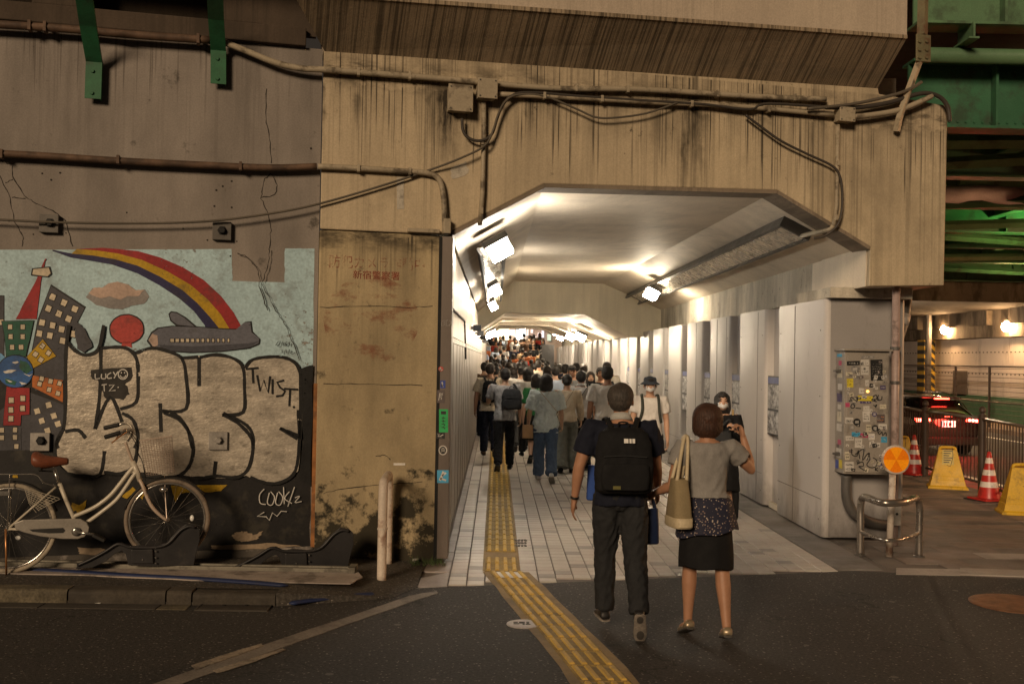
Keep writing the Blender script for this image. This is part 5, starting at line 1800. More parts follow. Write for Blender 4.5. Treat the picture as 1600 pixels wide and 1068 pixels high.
MB().tube(smooth_path([onY(1417, 448, 10.9), onY(1415, 475, 10.9), onY(1410, 505, 10.85), onY(1403, 530, 10.8), onY(1400, 555, 10.75), onY(1399, 600, 10.75)]), .062, 12).build('tube', m_dpipe, dp, smooth=True)
MB().tube([onY(1413, 492, 10.88), onY(1409, 508, 10.85)], .07, 12).build('sleeve', m_plate, dp, smooth=True)

# ================================================================ GUARD RAIL, REFLECTOR, HOOP
m_stst = mat('guard_steel', (.34, .31, .28), .30, metal=.85, var=.15, vscale=4)
gl = thing('pole_guard', 'low stainless steel guard rail bent round the reflector post', 'guard rail', onZ(1390, 866))
fL, fR_ = onZ(1344, 867), onZ(1436, 869)
fM = onZ(1392, 888)
zt = .57
pts = [fL, fL + ZUP * (zt - .10)]
tops = [fL + ZUP * zt + (fM - fL) * .10, fL + ZUP * zt + (fM - fL) * .75, fM * .62 + (fL + fR_) * .19 + ZUP * zt, fR_ + ZUP * zt + (fM - fR_) * .55, fR_ + ZUP * zt + (fM - fR_) * .12]
tops = [fL + ZUP * zt + (fM - fL) * .12, fL + ZUP * zt + (fM - fL) * .70, fR_ + ZUP * zt + (fM - fR_) * .60, fR_ + ZUP * zt + (fM - fR_) * .12]
pts = [fL, fL + ZUP * (zt * .5), fL + ZUP * (zt - .09)] + tops + [fR_ + ZUP * (zt - .09), fR_ + ZUP * (zt * .5), fR_]
MB().tube(smooth_path(pts, 6), .034, 14).build('top_rail', m_stst, gl, smooth=True)
low = [fL + ZUP * .23, fL + ZUP * .23 + (fM - fL) * .72, fR_ + ZUP * .23 + (fM - fR_) * .62, fR_ + ZUP * .23]
MB().tube(smooth_path(low, 5), .018, 10).build('lower_rail', m_stst, gl, smooth=True)
for f in (fL, fR_):
    MB().lathe([(.055, 0), (.055, .008), (.04, .012)], f, 16).build('foot_ring', m_hous, gl)
rp_ = onZ(1389, 869)
rf = thing('reflector_post', 'rusty white post with a round orange reflector disc', 'reflector', rp_)
m_wpost = mat('rusty_white_post', (.50, .44, .38), .55, var=.2, dirt=.50, dirt_amt=.85, dirt_scale=5, dirt_col=(.16, .075, .04))
dcn = onY(1397, 717, rp_.y)
MB().tube([rp_, V((dcn.x - .01, rp_.y, dcn.z - .05))], .032, 14).build('tube', m_wpost, rf, smooth=True)
RY = Matrix.Rotation(PI / 2, 3, 'X')
MB().lathe([(.138, 0), (.142, .01), (.138, .022), (.126, .024)], dcn + V((0, -.03, 0)), 36, RY).build('rim', m_wpost, rf)
m_or1 = mat('reflector_orange', (.78, .20, .008), .25, var=.08, spec=.6, emit=(1, .22, .0), estr=.10)
m_or2 = mat('reflector_amber', (.85, .30, .012), .25, var=.08, spec=.6, emit=(1, .30, .0), estr=.16)
for k in range(6):
    a0, a1 = PI / 2 - PI / 6 + k * PI / 3, PI / 2 + PI / 6 + k * PI / 3
    q = [dcn] + [dcn + V((.124 * math.cos(a0 + (a1 - a0) * i / 6), 0, .124 * math.sin(a0 + (a1 - a0) * i / 6))) for i in range(7)]
    q = [p + V((0, -.057, 0)) + (p - dcn) * -.012 for p in q]
    MB().prism(q, (0, .01, 0)).build('reflector_segment', m_or1 if k in (0, 1, 5) and k != 0 or k == 3 else m_or2, rf)
m_hoop = mat('chipped_white_paint', (.58, .50, .42), .5, var=.15, dirt=.53, dirt_amt=.8, dirt_scale=6, dirt_col=(.20, .09, .05))
h0_, h1_ = onZ(596, 908, .02), onZ(605, 882, .03)
hp = thing('hoop_barrier', 'chipped white steel hoop barrier standing by the pier', 'hoop barrier', h0_)
dv = (h1_ - h0_)
dv.z = 0
zt = .80
MB().tube(smooth_path([h0_, h0_ + ZUP * .4, h0_ + ZUP * (zt - .12), h0_ + ZUP * (zt - .02) + dv * .06, h0_ + ZUP * zt + dv * .2, h0_ + ZUP * zt + dv * .8, h0_ + ZUP * (zt - .02) + dv * .94, h0_ + ZUP * (zt - .12) + dv, h0_ + ZUP * .4 + dv, h0_ + dv], 5), .038, 14).build('tube', m_hoop, hp, smooth=True)
for zz_ in (.42,):
    MB().lathe([(.043, 0), (.043, .015)], h0_ + ZUP * zz_, 14).build('clamp', m_wpost, hp)

# ================================================================ STREET RAILING, CONES, BARRIERS
m_rail = mat('railing_brown', (.06, .045, .038), .45, metal=.2, var=.2)
m_rtop = mat('railing_grey', (.22, .20, .185), .4, metal=.4, var=.15)
rl = thing('street_railing', 'dark brown street railing with round posts along the pavement edge', 'railing', tuple(RAIL[2]))


def rail_seg(a, b):
    d = b - a
    n = d.length
    d.normalize()
    MB().tube([a + ZUP * 1.08 + d * .05, b + ZUP * 1.08 - d * .05], .024, 10).build('top_rail', m_rtop, rl, smooth=True)
    MB().tube([a + ZUP * .14 + d * .05, b + ZUP * .14 - d * .05], .018, 8).build('bottom_rail', m_rail, rl, smooth=True)
    k = int(n / .125)
    me = MB().tube([(0, 0, .14), (0, 0, 1.07)], .0085, 6).mesh('bar')
    me.materials.append(m_rail)
    for i in range(1, k):
        inst('bar', me, rl, a + d * (n * i / k))


def rail_post(p):
    MB().lathe([(.055, 0), (.055, 1.12), (.062, 1.125), (.062, 1.14), (.03, 1.15), (.03, 1.165), (.052, 1.19), (.05, 1.23), (.02, 1.26)], p, 16).build('post', m_rail, rl, smooth='auto')


for a, b in zip(RAIL[:5], RAIL[1:5]):
    rail_seg(a.copy(), b.copy())
for p in RAIL[:5]:
    rail_post(p)
m_cred = mat('cone_red', (.42, .025, .022), .4, var=.12, dirt=.55, dirt_amt=.5, dirt_scale=8)
m_cwht = mat('cone_white', (.62, .58, .55), .4, var=.1, dirt=.55, dirt_amt=.4, dirt_scale=8)
m_rub = mat('black_rubber', (.022, .021, .02), .75, var=.2)


def cone(p, label, s=1.0, rz=0):
    t = thing('traffic_cone', label, 'traffic cone', tuple(p), rz, 'red and white traffic cones by the railing')
    R0, R1, H = .150 * s, .026 * s, .66 * s
    r = lambda f: R0 + (R1 - R0) * f
    cuts = [0, .24, .36, .50, .62, .76, .88, 1.0]
    for i, (f0, f1) in enumerate(zip(cuts, cuts[1:])):
        pr = [(r(f0), .035 + f0 * (H - .035)), (r(f1), .035 + f1 * (H - .035))]
        if i == 6:
            pr.append((R1 * .5, H + .012))
        MB().lathe(pr, (0, 0, 0), 22).build('white_band' if i % 2 else 'red_band', m_cwht if i % 2 else m_cred, t, smooth='auto', local=True)
    mb = MB().box((0, 0, .016), (.40 * s, .40 * s, .032))
    mb.build('base', m_cred, t, bevel=.01, local=True)
    MB().box((0, 0, -.004 + .006), (.46 * s, .46 * s, .014)).build('weight_plate', m_rub, t, bevel=.004, local=True)


cone(onZ(1545, 781), 'red and white cone in front of the railing post, right of the middle yellow barrier', 1.0, .2)
cone(onZ(1428, 741), 'red and white cone farther back beside the orange reflector', 1.0, .5)
m_ybar = mat('barrier_yellow', (.60, .37, .022), .5, var=.12, dirt=.53, dirt_amt=.55, dirt_scale=7, dirt_col=(.15, .10, .03))


def barrier(p, label, rz, notice=False):
    t = thing('yellow_barrier', label, 'barrier', tuple(p), rz, 'yellow plastic stand barriers by the railing')
    H = .60

    def ring(z, w, d):
        return [V((-w / 2, -d / 2, z)), V((w / 2, -d / 2, z)), V((w / 2, d / 2, z)), V((-w / 2, d / 2, z))]
    secs = [(.0, .56, .42), (.03, .56, .42), (.05, .50, .37), (.13, .465, .335), (.135, .452, .325), (.19, .44, .31), (.195, .43, .30), (H - .06, .275, .10), (H - .02, .255, .085)]
    mb = MB()
    v = []
    for z, w, d in secs:
        v += ring(z, w, d)
    f = [[3, 2, 1, 0]]
    for i in range(len(secs) - 1):
        f += [[4 * i + k, 4 * i + (k + 1) % 4, 4 * i + 4 + (k + 1) % 4, 4 * i + 4 + k] for k in range(4)]
    f.append([4 * (len(secs) - 1) + k for k in range(4)])
    mb.add(v, f)
    mb.build('body', m_ybar, t, bevel=.008, local=True)
    hd = MB().tube(smooth_path([V((-.11, 0, H - .03)), V((-.10, 0, H + .005)), V((-.05, 0, H + .015)), V((.05, 0, H + .015)), V((.10, 0, H + .005)), V((.11, 0, H - .03))], 3), .022, 8)
    hd.build('handle', m_ybar, t, smooth=True, local=True)
    if notice:
        a = math.atan2(.10, H - .255)
        y = lambda z: -(.15 + (.05 - .15) * (z - .195) / (H - .06 - .195)) - .004
        MB().add([V((-.085, y(.36), .36)), V((.085, y(.36), .36)), V((.075, y(.58), .58)), V((-.075, y(.58), .58))], [[0, 1, 2, 3]]).build('notice', mat('notice_yellow', (.55, .43, .10), .5), t, local=True)
        lb = MB()
        for i in range(6):
            z = .555 - .033 * i
            lb.add([V((-.06, y(z) - .001, z)), V((.06 - .02 * (i % 3), y(z) - .001, z)), V((.06 - .02 * (i % 3), y(z + .014) - .001, z + .014)), V((-.06, y(z + .014) - .001, z + .014))], [[0, 1, 2, 3]])
        lb.build('print', m_ink, t, local=True)['kind'] = 'stuff'
    # hook cord
    y = lambda z: -(.15 + (.05 - .15) * (z - .195) / (H - .06 - .195)) - .004
    MB().tube(smooth_path([V((.06, y(.62), .62)), V((.07, y(.5), .5)), V((.05, y(.4), .4)), V((.03, y(.36), .34)), V((-.02, y(.38), .36))], 4), .004, 5).build('cord', m_ink, t, local=True)


barrier(onZ(1480, 762), 'yellow plastic barrier with a printed notice, middle of the three', math.radians(-20), True)
barrier(onZ(1597, 802), 'yellow plastic barrier nearest the camera at the right edge', math.radians(-14))
barrier(onZ(1408, 738), 'yellow plastic barrier half hidden behind the orange reflector and cone', math.radians(-25))

# ================================================================ STREET UNDER THE RAILWAY (lower than the pavement)
ZR = -.55
r2 = MB().prism([(6.2, 3, ZR - .3), (19.2, 3, ZR - .3), (19.2, 95, ZR - .3), (4.6, 95, ZR - .3), (4.6, 40, ZR - .3), (6.2, 11, ZR - .3)], (0, 0, .3)).build('street', m_road2)
struct(r2)
m_redl3 = mat('red_lane', (.33, .05, .035), .7, var=.15, dirt=.52, dirt_amt=.4)
struct(MB().box((8.9, 40, ZR + .002), (2.3, 74, .008)).build('red_lane', m_redl3))
for x in (10.25, 13.4, 16.8):
    t = thing('lane_line', {10.25: 'pale line along the edge of the red lane', 13.4: 'dashed pale line in the middle of the street', 16.8: 'pale line along the far side of the street'}[x], 'road marking', (x, 20, ZR))
    mb = MB()
    y = 8
    while y < 80:
        L = 80 if x != 13.4 else 3
        MB().box((x, y + L / 2 if L < 10 else 44, ZR + .005), (.15, L if L < 10 else 72, .010)).build('stripe', m_wht, t)
        y += 7 if L < 10 else 999
for y in (17.5, 20.5, 23.5, 28):
    pass
# far footway, wall, fence
struct(MB().obox((18.2, 4, ZR - .2), (2.4, 0, 0), (0, 90, 0), (0, 0, .35)).build('far_footway', mat('far_footway', (.20, .14, .10), .7, dirt=.5)))
m_wwall = mat('white_tile_wall', (.50, .46, .43), .4, var=.1, vscale=.6, dirt=.56, dirt_amt=.35, dirt_scale=1.2, scale=(1, 1, .3))
m_gband = mat('green_band', (.05, .13, .075), .55, var=.15)
m_conc2 = mat('grimy_concrete', (.16, .135, .105), .85, var=.3, vscale=1.2, dirt=.46, dirt_amt=.75, dirt_scale=1.4, scale=(1, 1, .35))
XFW = 20.5
fwl = thing('street_wall', 'white panelled wall with a green base across the street', 'wall', (XFW, 45, ZR + .15))
for k in range(12):
    MB().obox((XFW, 30 + 2.65 * k, .62), (.2, 0, 0), (0, 2.63, 0), (0, 0, 2.42)).build('wall_panel', m_wwall, fwl, bevel=.01)
MB().obox((XFW - .06, 28, ZR + .1), (.3, 0, 0), (0, 34, 0), (0, 0, 1.07)).build('green_base', m_gband, fwl)
dots = MB()
for k in range(90):
    for z in (2.45, 1.55):
        dots.box((XFW - .01, 30.2 + k * .33, z), (.04, .05, .05))
dots.build('stud', m_hous, fwl)['kind'] = 'stuff'
MB().obox((XFW - .3, 28, 3.05), (.6, 0, 0), (0, 36, 0), (0, 0, 1.2)).build('beam', m_conc2, fwl)
cors = MB()
for k in range(8):
    cors.box((XFW - .45, 32 + k * 3.4, 3.85), (.5, 1.6, .6))
for k in range(8):
    MB().box((XFW - .42, 32 + k * 3.4, 3.85), (.26, 1.6, .6)).build('corbel', m_conc2, fwl)
MB().obox((XFW - .06, 44.2, .55), (.05, 0, 0), (0, 1.3, 0), (0, 0, 1.1)).build('panel_door', mat('brown_door', (.10, .085, .075), .6), fwl)
fn = thing('mesh_fence', 'tall dark post and wire fence across the street', 'fence', (18.4, 40, ZR + .15))
for k in range(10):
    MB().tube([(18.4, 29.5 + 2.8 * k, ZR + .15), (18.4, 29.5 + 2.8 * k, 1.86)], .05, 8).build('post', m_rail, fn)
wires = MB()
for k in range(13):
    z = ZR + .35 + k * .165
    wires.tube([(18.4, 29.5, z), (18.4, 55, z)], .010, 4)
wires.build('wire', m_rail, fn)['kind'] = 'stuff'
MB().tube([(18.4, 29.5, 1.86), (18.4, 55, 1.86)], .035, 6).build('top_rail', m_rail, fn)
MB().tube([(18.4, 29.5, .55), (18.4, 55, .55)], .03, 6).build('middle_rail', m_rail, fn)
# striped bollard post at the end of the wall
sp = onY(1455, 640, 47.5)
stp = thing('striped_post', 'yellow and black striped pillar at the left end of the white wall', 'post', (sp.x, 47.5, ZR))
m_stripe, nt_, bs_ = newmat('hazard_stripes')
t_ = NT(nt_)
g_ = t_.sep(t_.pos())
k_ = t_.math('FRACT', t_.math('MULTIPLY', t_.math('ADD', g_[2], t_.math('MULTIPLY', g_[0], .9)), 2.6))
t_.link(t_.mix(t_.math('GREATER_THAN', k_, .5), (.02, .02, .02), (.50, .33, .03)), bs_.inputs['Base Color'])
MB().obox((sp.x - .35, 47.5, ZR), (.9, 0, 0), (0, .8, 0), (0, 0, 3.6)).build('column', m_stripe, stp)
MB().tube([(sp.x - .8, 46, ZR), (sp.x - .8, 46, 4.2)], .14, 10).build('lamp_column', m_hous, stp)
# lamps under the beam
m_or = glow('sodium_lamp', (1.0, .56, .24), 260)
m_wh = glow('mercury_lamp', (.85, 1.0, .72), 220)
for px, py, xx, label, m, sz in ((1476, 515, 20.0, 'pale street lamp on the beam left of the orange one', m_or, .5), (1573, 510, 20.0, 'orange sodium street lamp on the beam at the right', m_or, .6)):
    c = onX(px, py, xx)
    t = thing('street_lamp', label, 'lamp', tuple(c))
    MB().ell(c, (.16, sz / 2, .20), 12, 8).build('lens', m, t, smooth=True)
    MB().box(c + V((.16, 0, .2)), (.3, sz, .14)).build('housing', m_hous, t)
for px, py, yv, label in ((1484, 501, 50, 'left white lamp hanging under the bridge slab'), (1499, 500, 52, 'right white lamp hanging under the bridge slab')):
    c = onY(px, py, yv)
    t = thing('street_lamp', label, 'lamp', tuple(c))
    MB().box(c, (.7, .4, .16)).build('lens', m_wh, t, bevel=.02)
    MB().box(c + V((0, 0, .13)), (.9, .5, .08)).build('housing', m_hous, t)
D2R_ = math.radians
# added unseen lights (green, amber, warm, red) beside the orange lamp of this street
for (x, y, z, col, e, nm, lab) in ((11.7, 20.3, 3.5, (.50, 1.0, .25), 600, 'girder_floodlight', 'added unseen green light shining up at the girders beyond the right edge'), (15.4, 27.5, 3.3, (1.0, .62, .20), 1200, 'girder_floodlight', 'added unseen amber light shining up at the farther girders beyond the right edge'), (13.0, 38.0, 3.85, (1.0, .70, .44), 1900, 'unseen_lamp', 'added warm light under the slab bridge hidden behind the pillar'), (17.8, 13.5, 4.0, (1.0, .52, .22), 3400, 'unseen_lamp', 'orange street lamp under the bridge beyond the right edge'),
                                   (11.2, 12.9, 4.3, (1.0, .14, .10), 70, 'unseen_lamp', 'added unseen red light under the first girder beyond the right edge')):
    t = thing(nm, lab, 'lamp', (x, y, z))
    MB().lathe([(.05, .12), (.10, .1), (.16, 0)], (x, y, z), 16).build('shade', m_hous, t)
    MB().ell((x, y, z + .0), (.10, .10, .06), 12, 6).build('bulb', glow('bulb_%d' % int(e), col, 25), t)
    l = bpy.data.lights.new('bulb_light', 'SPOT' if nm == 'girder_floodlight' else 'POINT')
    l.energy = e
    l.color = col
    l.shadow_soft_size = .25
    lo = bpy.data.objects.new('bulb_light', l)
    COL.objects.link(lo)
    lo.parent = t
    lo.location = (0, 0, -.12)
    if nm == 'girder_floodlight':
        l.spot_size = D2R_(150)
        l.spot_blend = .6
        lo.rotation_euler = (PI, 0, 0)
        lo.location = (0, 0, .16)

# ================================================================ STEEL BRIDGE AT THE RIGHT
m_gr = mat('bridge_green', (.035, .12, .062), .5, var=.2, vscale=1.5, dirt=.52, dirt_amt=.6, dirt_scale=2.5)
m_grl = mat('bridge_green_pale', (.10, .19, .10), .5, var=.2, vscale=1.5, dirt=.52, dirt_amt=.5, dirt_scale=2.5)
m_dark = mat('bridge_soffit', (.035, .03, .026), .85, var=.3)
sb = thing('steel_bridge', 'green steel girder railway bridge at the upper right', 'bridge', (12, 14, 4.6))


def ibeam(y, z0, z1, x0=4.9, x1=34, m=m_gr, fl=.34, stiff=2.2, name='girder'):
    MB().obox((x0, y - .015, z0 + .03), (x1 - x0, 0, 0), (0, .03, 0), (0, 0, z1 - z0 - .06)).build('web', m, sb)
    MB().obox((x0, y - fl / 2, z0), (x1 - x0, 0, 0), (0, fl, 0), (0, 0, .03)).build('bottom_flange', m, sb)
    MB().obox((x0, y - fl / 2, z1 - .03), (x1 - x0, 0, 0), (0, fl, 0), (0, 0, .03)).build('top_flange', m, sb)
    x = x0 + 1.0
    while x < min(x1, 22):
        MB().obox((x, y - fl / 2 + .02, z0 + .032), (.03, 0, 0), (0, fl / 2 - .04, 0), (0, 0, z1 - z0 - .064)).build('stiffener', m, sb)
        x += stiff


gz = lambda px, py, y: onY(px, py, y).z
YG = 12.2
ibeam(YG, gz(1540, 205, YG), gz(1540, 100, YG), m=m_gr, stiff=1.5)
ibeam(YG - .5, gz(1540, 45, YG - .5), gz(1540, -80, YG - .5), x0=4.75, m=m_grl, stiff=3)
zp = gz(1540, 88, YG - .35)
MB().tube([(4.9, YG - .35, zp), (20, YG - .35, zp)], .09, 12).build('service_pipe', m_grl, sb, smooth=True)
cI = onY(1510, 45, YG - .5)
zI = gz(1510, 68, YG - .5)
MB().obox((cI.x - .06, YG - .7, zI), (.12, 0, 0), (0, .4, 0), (0, 0, .02)).build('hanger', m_grl, sb)
MB().obox((cI.x - .012, YG - .7, zI + .02), (.024, 0, 0), (0, .4, 0), (0, 0, cI.z - zI)).build('hanger', m_grl, sb)
for k, (y, dz, m) in enumerate([(15.2, 0, m_gr), (18.4, .05, m_grl), (21.5, .0, m_gr), (24.6, .05, m_grl), (27.6, 0, m_gr), (30.6, .05, m_gr), (33.6, 0, m_grl)]):
    ibeam(y, 4.66 + dz, 5.35, m=m, fl=.30, stiff=2.4)
rv = MB()
for k in range(90):
    x = 5.0 + k * .1
    for z in (gz(1540, 205, YG) + .10, gz(1540, 100, YG) - .10):
        rv.lathe([(.018, 0), (.012, .014)], (x, YG - .0155, z), 6, RY)
rv.build('rivet', m_gr, sb)['kind'] = 'stuff'
# long stringers and wind bracing
for x in (7.5, 10.5, 13.5, 16.5, 19.5):
    MB().obox((x - .12, 12.4, 5.0), (.24, 0, 0), (0, 22, 0), (0, 0, .03)).build('stringer', m_gr, sb)
    MB().obox((x - .012, 12.4, 5.03), (.024, 0, 0), (0, 22, 0), (0, 0, .5)).build('stringer', m_gr, sb)
for k, (xa_, ya_, xb_, yb_, m) in enumerate([(5.5, 13.0, 9.5, 12.4, m_grl), (5.5, 14.6, 10.2, 12.5, m_grl), (6.5, 18.2, 14, 15.4, m_gr), (6.8, 21.2, 13.5, 18.6, m_grl), (7.4, 24.3, 16, 21.8, m_gr), (8, 27.2, 16.5, 24.8, m_grl), (16, 18.2, 9, 15.4, m_gr), (17, 24.3, 9.5, 21.7, m_grl), (18, 30.4, 10, 27.8, m_gr)]):
    z = 4.70 - .012 * k
    MB().tube([(xa_, ya_, z), (xb_, yb_, z)], .09, 4).build('brace', m, sb)
gus = MB()
for x, y in ((9.9, 12.45), (13.8, 18.5), (13.6, 21.5)):
    MB().box((x, y + .35, 4.64), (.9, .7, .02)).build('gusset_plate', m_grl, sb)
MB().obox((4.9, 11.5, 6.3), (30, 0, 0), (0, 23, 0), (0, 0, .1)).build('deck', m_dark, sb)
# torn pale sheet hanging between the girders
m_sheet = mat('torn_sheet', (.42, .39, .43), .7, var=.15)
shn = thing('torn_sheet', 'torn pale sheet hanging in folds between the green girders', 'sheet', (9.5, 17.2, 4.6))
vs_, fs_ = [], []
NX = 40
for i in range(NX + 1):
    x = 7.2 + 8.5 * i / NX
    dip = .10 * abs(math.sin(i * PI / 9)) + .03 * math.sin(i * 1.7)
    for j in range(5):
        vs_.append(V((x, 17.3 + .05 * math.sin(i * .9 + j), 4.92 - (.36 - dip) * j / 4)))
for i in range(NX):
    for j in range(4):
        a = i * 5 + j
        fs_.append([a, a + 5, a + 6, a + 1])
so = MB().add(vs_, fs_).build('cloth', m_sheet, shn, smooth=True)
so.modifiers.new('solid', 'SOLIDIFY').thickness = .006
# concrete slab bridge beyond
cs = thing('concrete_slab_bridge', 'dark low concrete slab bridge beyond the green girders', 'bridge', (12, 40, 4.2))
MB().obox((4.6, 35.0, 4.15), (32, 0, 0), (0, 26, 0), (0, 0, .9)).build('slab', m_dark, cs)
MB().obox((4.6, 34.6, 4.05), (32, 0, 0), (0, .4, 0), (0, 0, 1.3)).build('edge_beam', m_conc2, cs, bevel=.02)

# ================================================================ FAR STREET: BUS, LIT BUILDING, TREE
m_cream = mat('bus_cream', (.55, .47, .36), .4)
m_orng = mat('bus_orange', (.60, .22, .04), .4)
m_glassd = mat('dark_glass', (.012, .015, .016), .08, spec=.8)
bp = onY(1405, 592, 62)
bus = thing('city_bus', 'cream and orange city bus crossing far behind the black car', 'bus', (bp.x, 62, ZR))
bx0 = bp.x - 6
bl = 9.4
zb = ZR
MB().obox((bx0, 62, zb + .35), (bl, 0, 0), (0, 2.5, 0), (0, 0, 2.85)).build('body', m_cream, bus, bevel=.15)
MB().obox((bx0 - .01, 61.985, zb + 2.75), (bl + .02, 0, 0), (0, .02, 0), (0, 0, .3)).build('stripe', m_orng, bus)
MB().obox((bx0 - .01, 61.985, zb + .75), (bl + .02, 0, 0), (0, .02, 0), (0, 0, .25)).build('stripe', m_orng, bus)
for k in range(6):
    MB().obox((bx0 + .3 + k * 1.52, 61.98, zb + 1.55), (1.42, 0, 0), (0, .03, 0), (0, 0, 1.05)).build('window', m_glassd, bus)
for x in (bx0 + 1.8, bx0 + 7.4):
    w = MB().lathe([(.46, -.14), (.48, -.1), (.48, .1), (.46, .14)], (x, 62.15, zb + .48), 18, RY)
    w.build('wheel', m_rub, bus)
bld = thing('lit_building', 'building with glowing shop windows far beyond the slab bridge', 'building', (33, 92, 0))
MB().obox((26, 92, -1), (16, 0, 0), (0, 4, 0), (0, 0, 12)).build('wall', mat('far_wall', (.12, .11, .1), .8), bld)
m_win = [glow('far_window_cool', (.75, .88, 1.0), 3.2), glow('far_window_white', (1, .95, .85), 2.4), glow('far_window_green', (.3, .9, .5), 1.4)]
rr = random.Random(31)
for i in range(14):
    for j in range(4):
        if rr.random() < .75:
            MB().obox((26.4 + i * 1.1, 91.94, 1.4 + j * 1.5), (.9, 0, 0), (0, .05, 0), (0, 0, 1.15)).build('window', rr.choice(m_win), bld)


def tree(p, h, label, seed):
    t = thing('street_tree', label, 'tree', p)
    r = random.Random(seed)
    tr_ = MB().tube([V(p), V(p) + V((.1, 0, h * .3)), V(p) + V((0, 0, h * .65))], [.16, .12, .05], 8)
    for k in range(7):
        a = r.uniform(0, 6.28)
        q = V(p) + V((0, 0, h * r.uniform(.35, .6)))
        tr_.tube([q, q + V((math.cos(a) * .7, math.sin(a) * .7, .8))], [.05, .02], 5)
    tr_.build('trunk', mat('bark', (.07, .055, .04), .9), t)
    mb = MB()
    for k in range(900):
        a, b_ = r.uniform(0, 6.28), r.uniform(-1, 1)
        rad = r.uniform(.3, 1.0) ** .5
        c = V(p) + V((math.cos(a) * rad * 1.7 * math.sqrt(1 - b_ * b_ * .8), math.sin(a) * rad * 1.7 * math.sqrt(1 - b_ * b_ * .8), h * .68 + b_ * h * .30 * rad))
        s = r.uniform(.08, .17)
        u = V((r.uniform(-1, 1), r.uniform(-1, 1), r.uniform(-1, 1))).normalized()
        v = u.orthogonal().normalized()
        mb.add([c - u * s, c + v * s * .5, c + u * s, c - v * s * .5], [[0, 1, 2, 3]])
    mb.build('crown', mat('leaf', (.05, .085, .03), .6, var=.4), t, fix=False)['kind'] = 'stuff'


tp = onY(1418, 560, 72)
tree((tp.x, 72, ZR), 5.6, 'small street tree in front of the lit windows beyond the bus', 4)
# ================================================================ PEOPLE
PEND = []
D2R = math.radians


def skinmat(n, c):
    return mat('skin_' + n, c, .5, var=.06, vscale=14, grain=.04, spec=.35, obj=True)


SK = [skinmat('a', (.44, .25, .16)), skinmat('b', (.50, .30, .20)), skinmat('c', (.36, .19, .115))]


def clothmat(n, c, rough=.85, var=.12, bump=.35, sheen=.0, bscale=160):
    return mat('cloth_' + n, c, rough, var=var, vscale=7, grain=.10, gscale=120, bump=bump, bscale=bscale, obj=True, sheen=sheen, spec=.2)


CL = {k: clothmat(k, c) for k, c in {
    'black': (.010, .010, .011), 'charcoal': (.028, .029, .031), 'navy': (.010, .012, .022), 'white': (.62, .59, .55), 'offwhite': (.55, .50, .42), 'grey': (.34, .335, .33), 'midgrey': (.15, .15, .15),
    'lightblue': (.62, .69, .68), 'denim': (.085, .125, .20), 'green': (.03, .16, .05), 'cream': (.55, .46, .34), 'shirt': (.54, .53, .52), 'sage': (.16, .17, .15), 'brown': (.09, .055, .035), 'red': (.28, .03, .02),
    'blue': (.05, .09, .28), 'pale': (.40, .47, .60), 'heather': (.235, .225, .215), 'tan': (.34, .24, .14), 'orange': (.42, .13, .05)}.items()}


def hairmat(n, c):
    m, nt, bs = newmat('hair_' + n)
    t = NT(nt)
    p = t.pos(obj=True, scale=(150, 150, 12))
    k = t.noise(p, 1.0, 4, .6, .6)
    col = t.mix(t.ramp(k, .35, .7), tuple(a * .55 for a in c), tuple(a * 1.9 for a in c))
    t.link(col, bs.inputs['Base Color'])
    bs.inputs['Roughness'].default_value = .55
    bs.inputs['Specular IOR Level'].default_value = .45
    t.link(t.bump(k, .9, .006), bs.inputs['Normal'])
    return m


HR = {'black': hairmat('black', (.011, .009, .008)), 'grey': hairmat('grey', (.045, .037, .031)), 'brown': hairmat('brown', (.042, .017, .009)), 'dark': hairmat('dark', (.018, .012, .009)), 'blond': hairmat('blond', (.26, .15, .06))}
M_SOLE = mat('shoe_sole', (.40, .36, .30), .7, obj=True)
M_SOLED = mat('shoe_sole_dark', (.05, .045, .04), .7, obj=True)
M_EYE = mat('eye', (.008, .006, .005), .2, obj=True)
M_MASK = mat('mask_white', (.70, .70, .70), .8, obj=True)
M_LIP = mat('lip', (.32, .12, .09), .5, obj=True)


def sect(mb, secs, n=20, pw=2.3):
    """closed stack of superellipse sections (centre, rx, ry, ax, ay)"""
    v, f = [], []
    for c, rx, ry, ax, ay in secs:
        for k in range(n):
            a = 2 * PI * k / n
            ca, sa = math.cos(a), math.sin(a)
            x = math.copysign(abs(ca) ** (2 / pw), ca) * rx
            y = math.copysign(abs(sa) ** (2 / pw), sa) * ry
            v.append(c + ax * x + ay * y)
    m = len(secs)
    for i in range(m - 1):
        for k in range(n):
            f.append([i * n + k, i * n + (k + 1) % n, (i + 1) * n + (k + 1) % n, (i + 1) * n + k])
    f.append(list(range(n))[::-1])
    f.append([(m - 1) * n + k for k in range(n)])
    mb.add(v, f)


def limb(mb, pts, r, n=12):
    """tube with rounded ends"""
    P, R = [], []
    d0 = (pts[0] - pts[1]).normalized()
    d1 = (pts[-1] - pts[-2]).normalized()
    P += [pts[0] + d0 * r[0] * .85, pts[0] + d0 * r[0] * .5]
    R += [r[0] * .45, r[0] * .85]
    P += pts
    R += list(r)
    P += [pts[-1] + d1 * r[-1] * .5, pts[-1] + d1 * r[-1] * .85]
    R += [r[-1] * .85, r[-1] * .45]
    mb.tube(P, R, n)


def cap_tube(mb, pts, r, n=14):
    mb.tube(pts, r, n)


def pend(o, voxel, it=4, fold=0.0, ff=(9, 9, 5), seed=0, hang=None):
    PEND.append((o, voxel, it, fold, ff, seed))
    return o


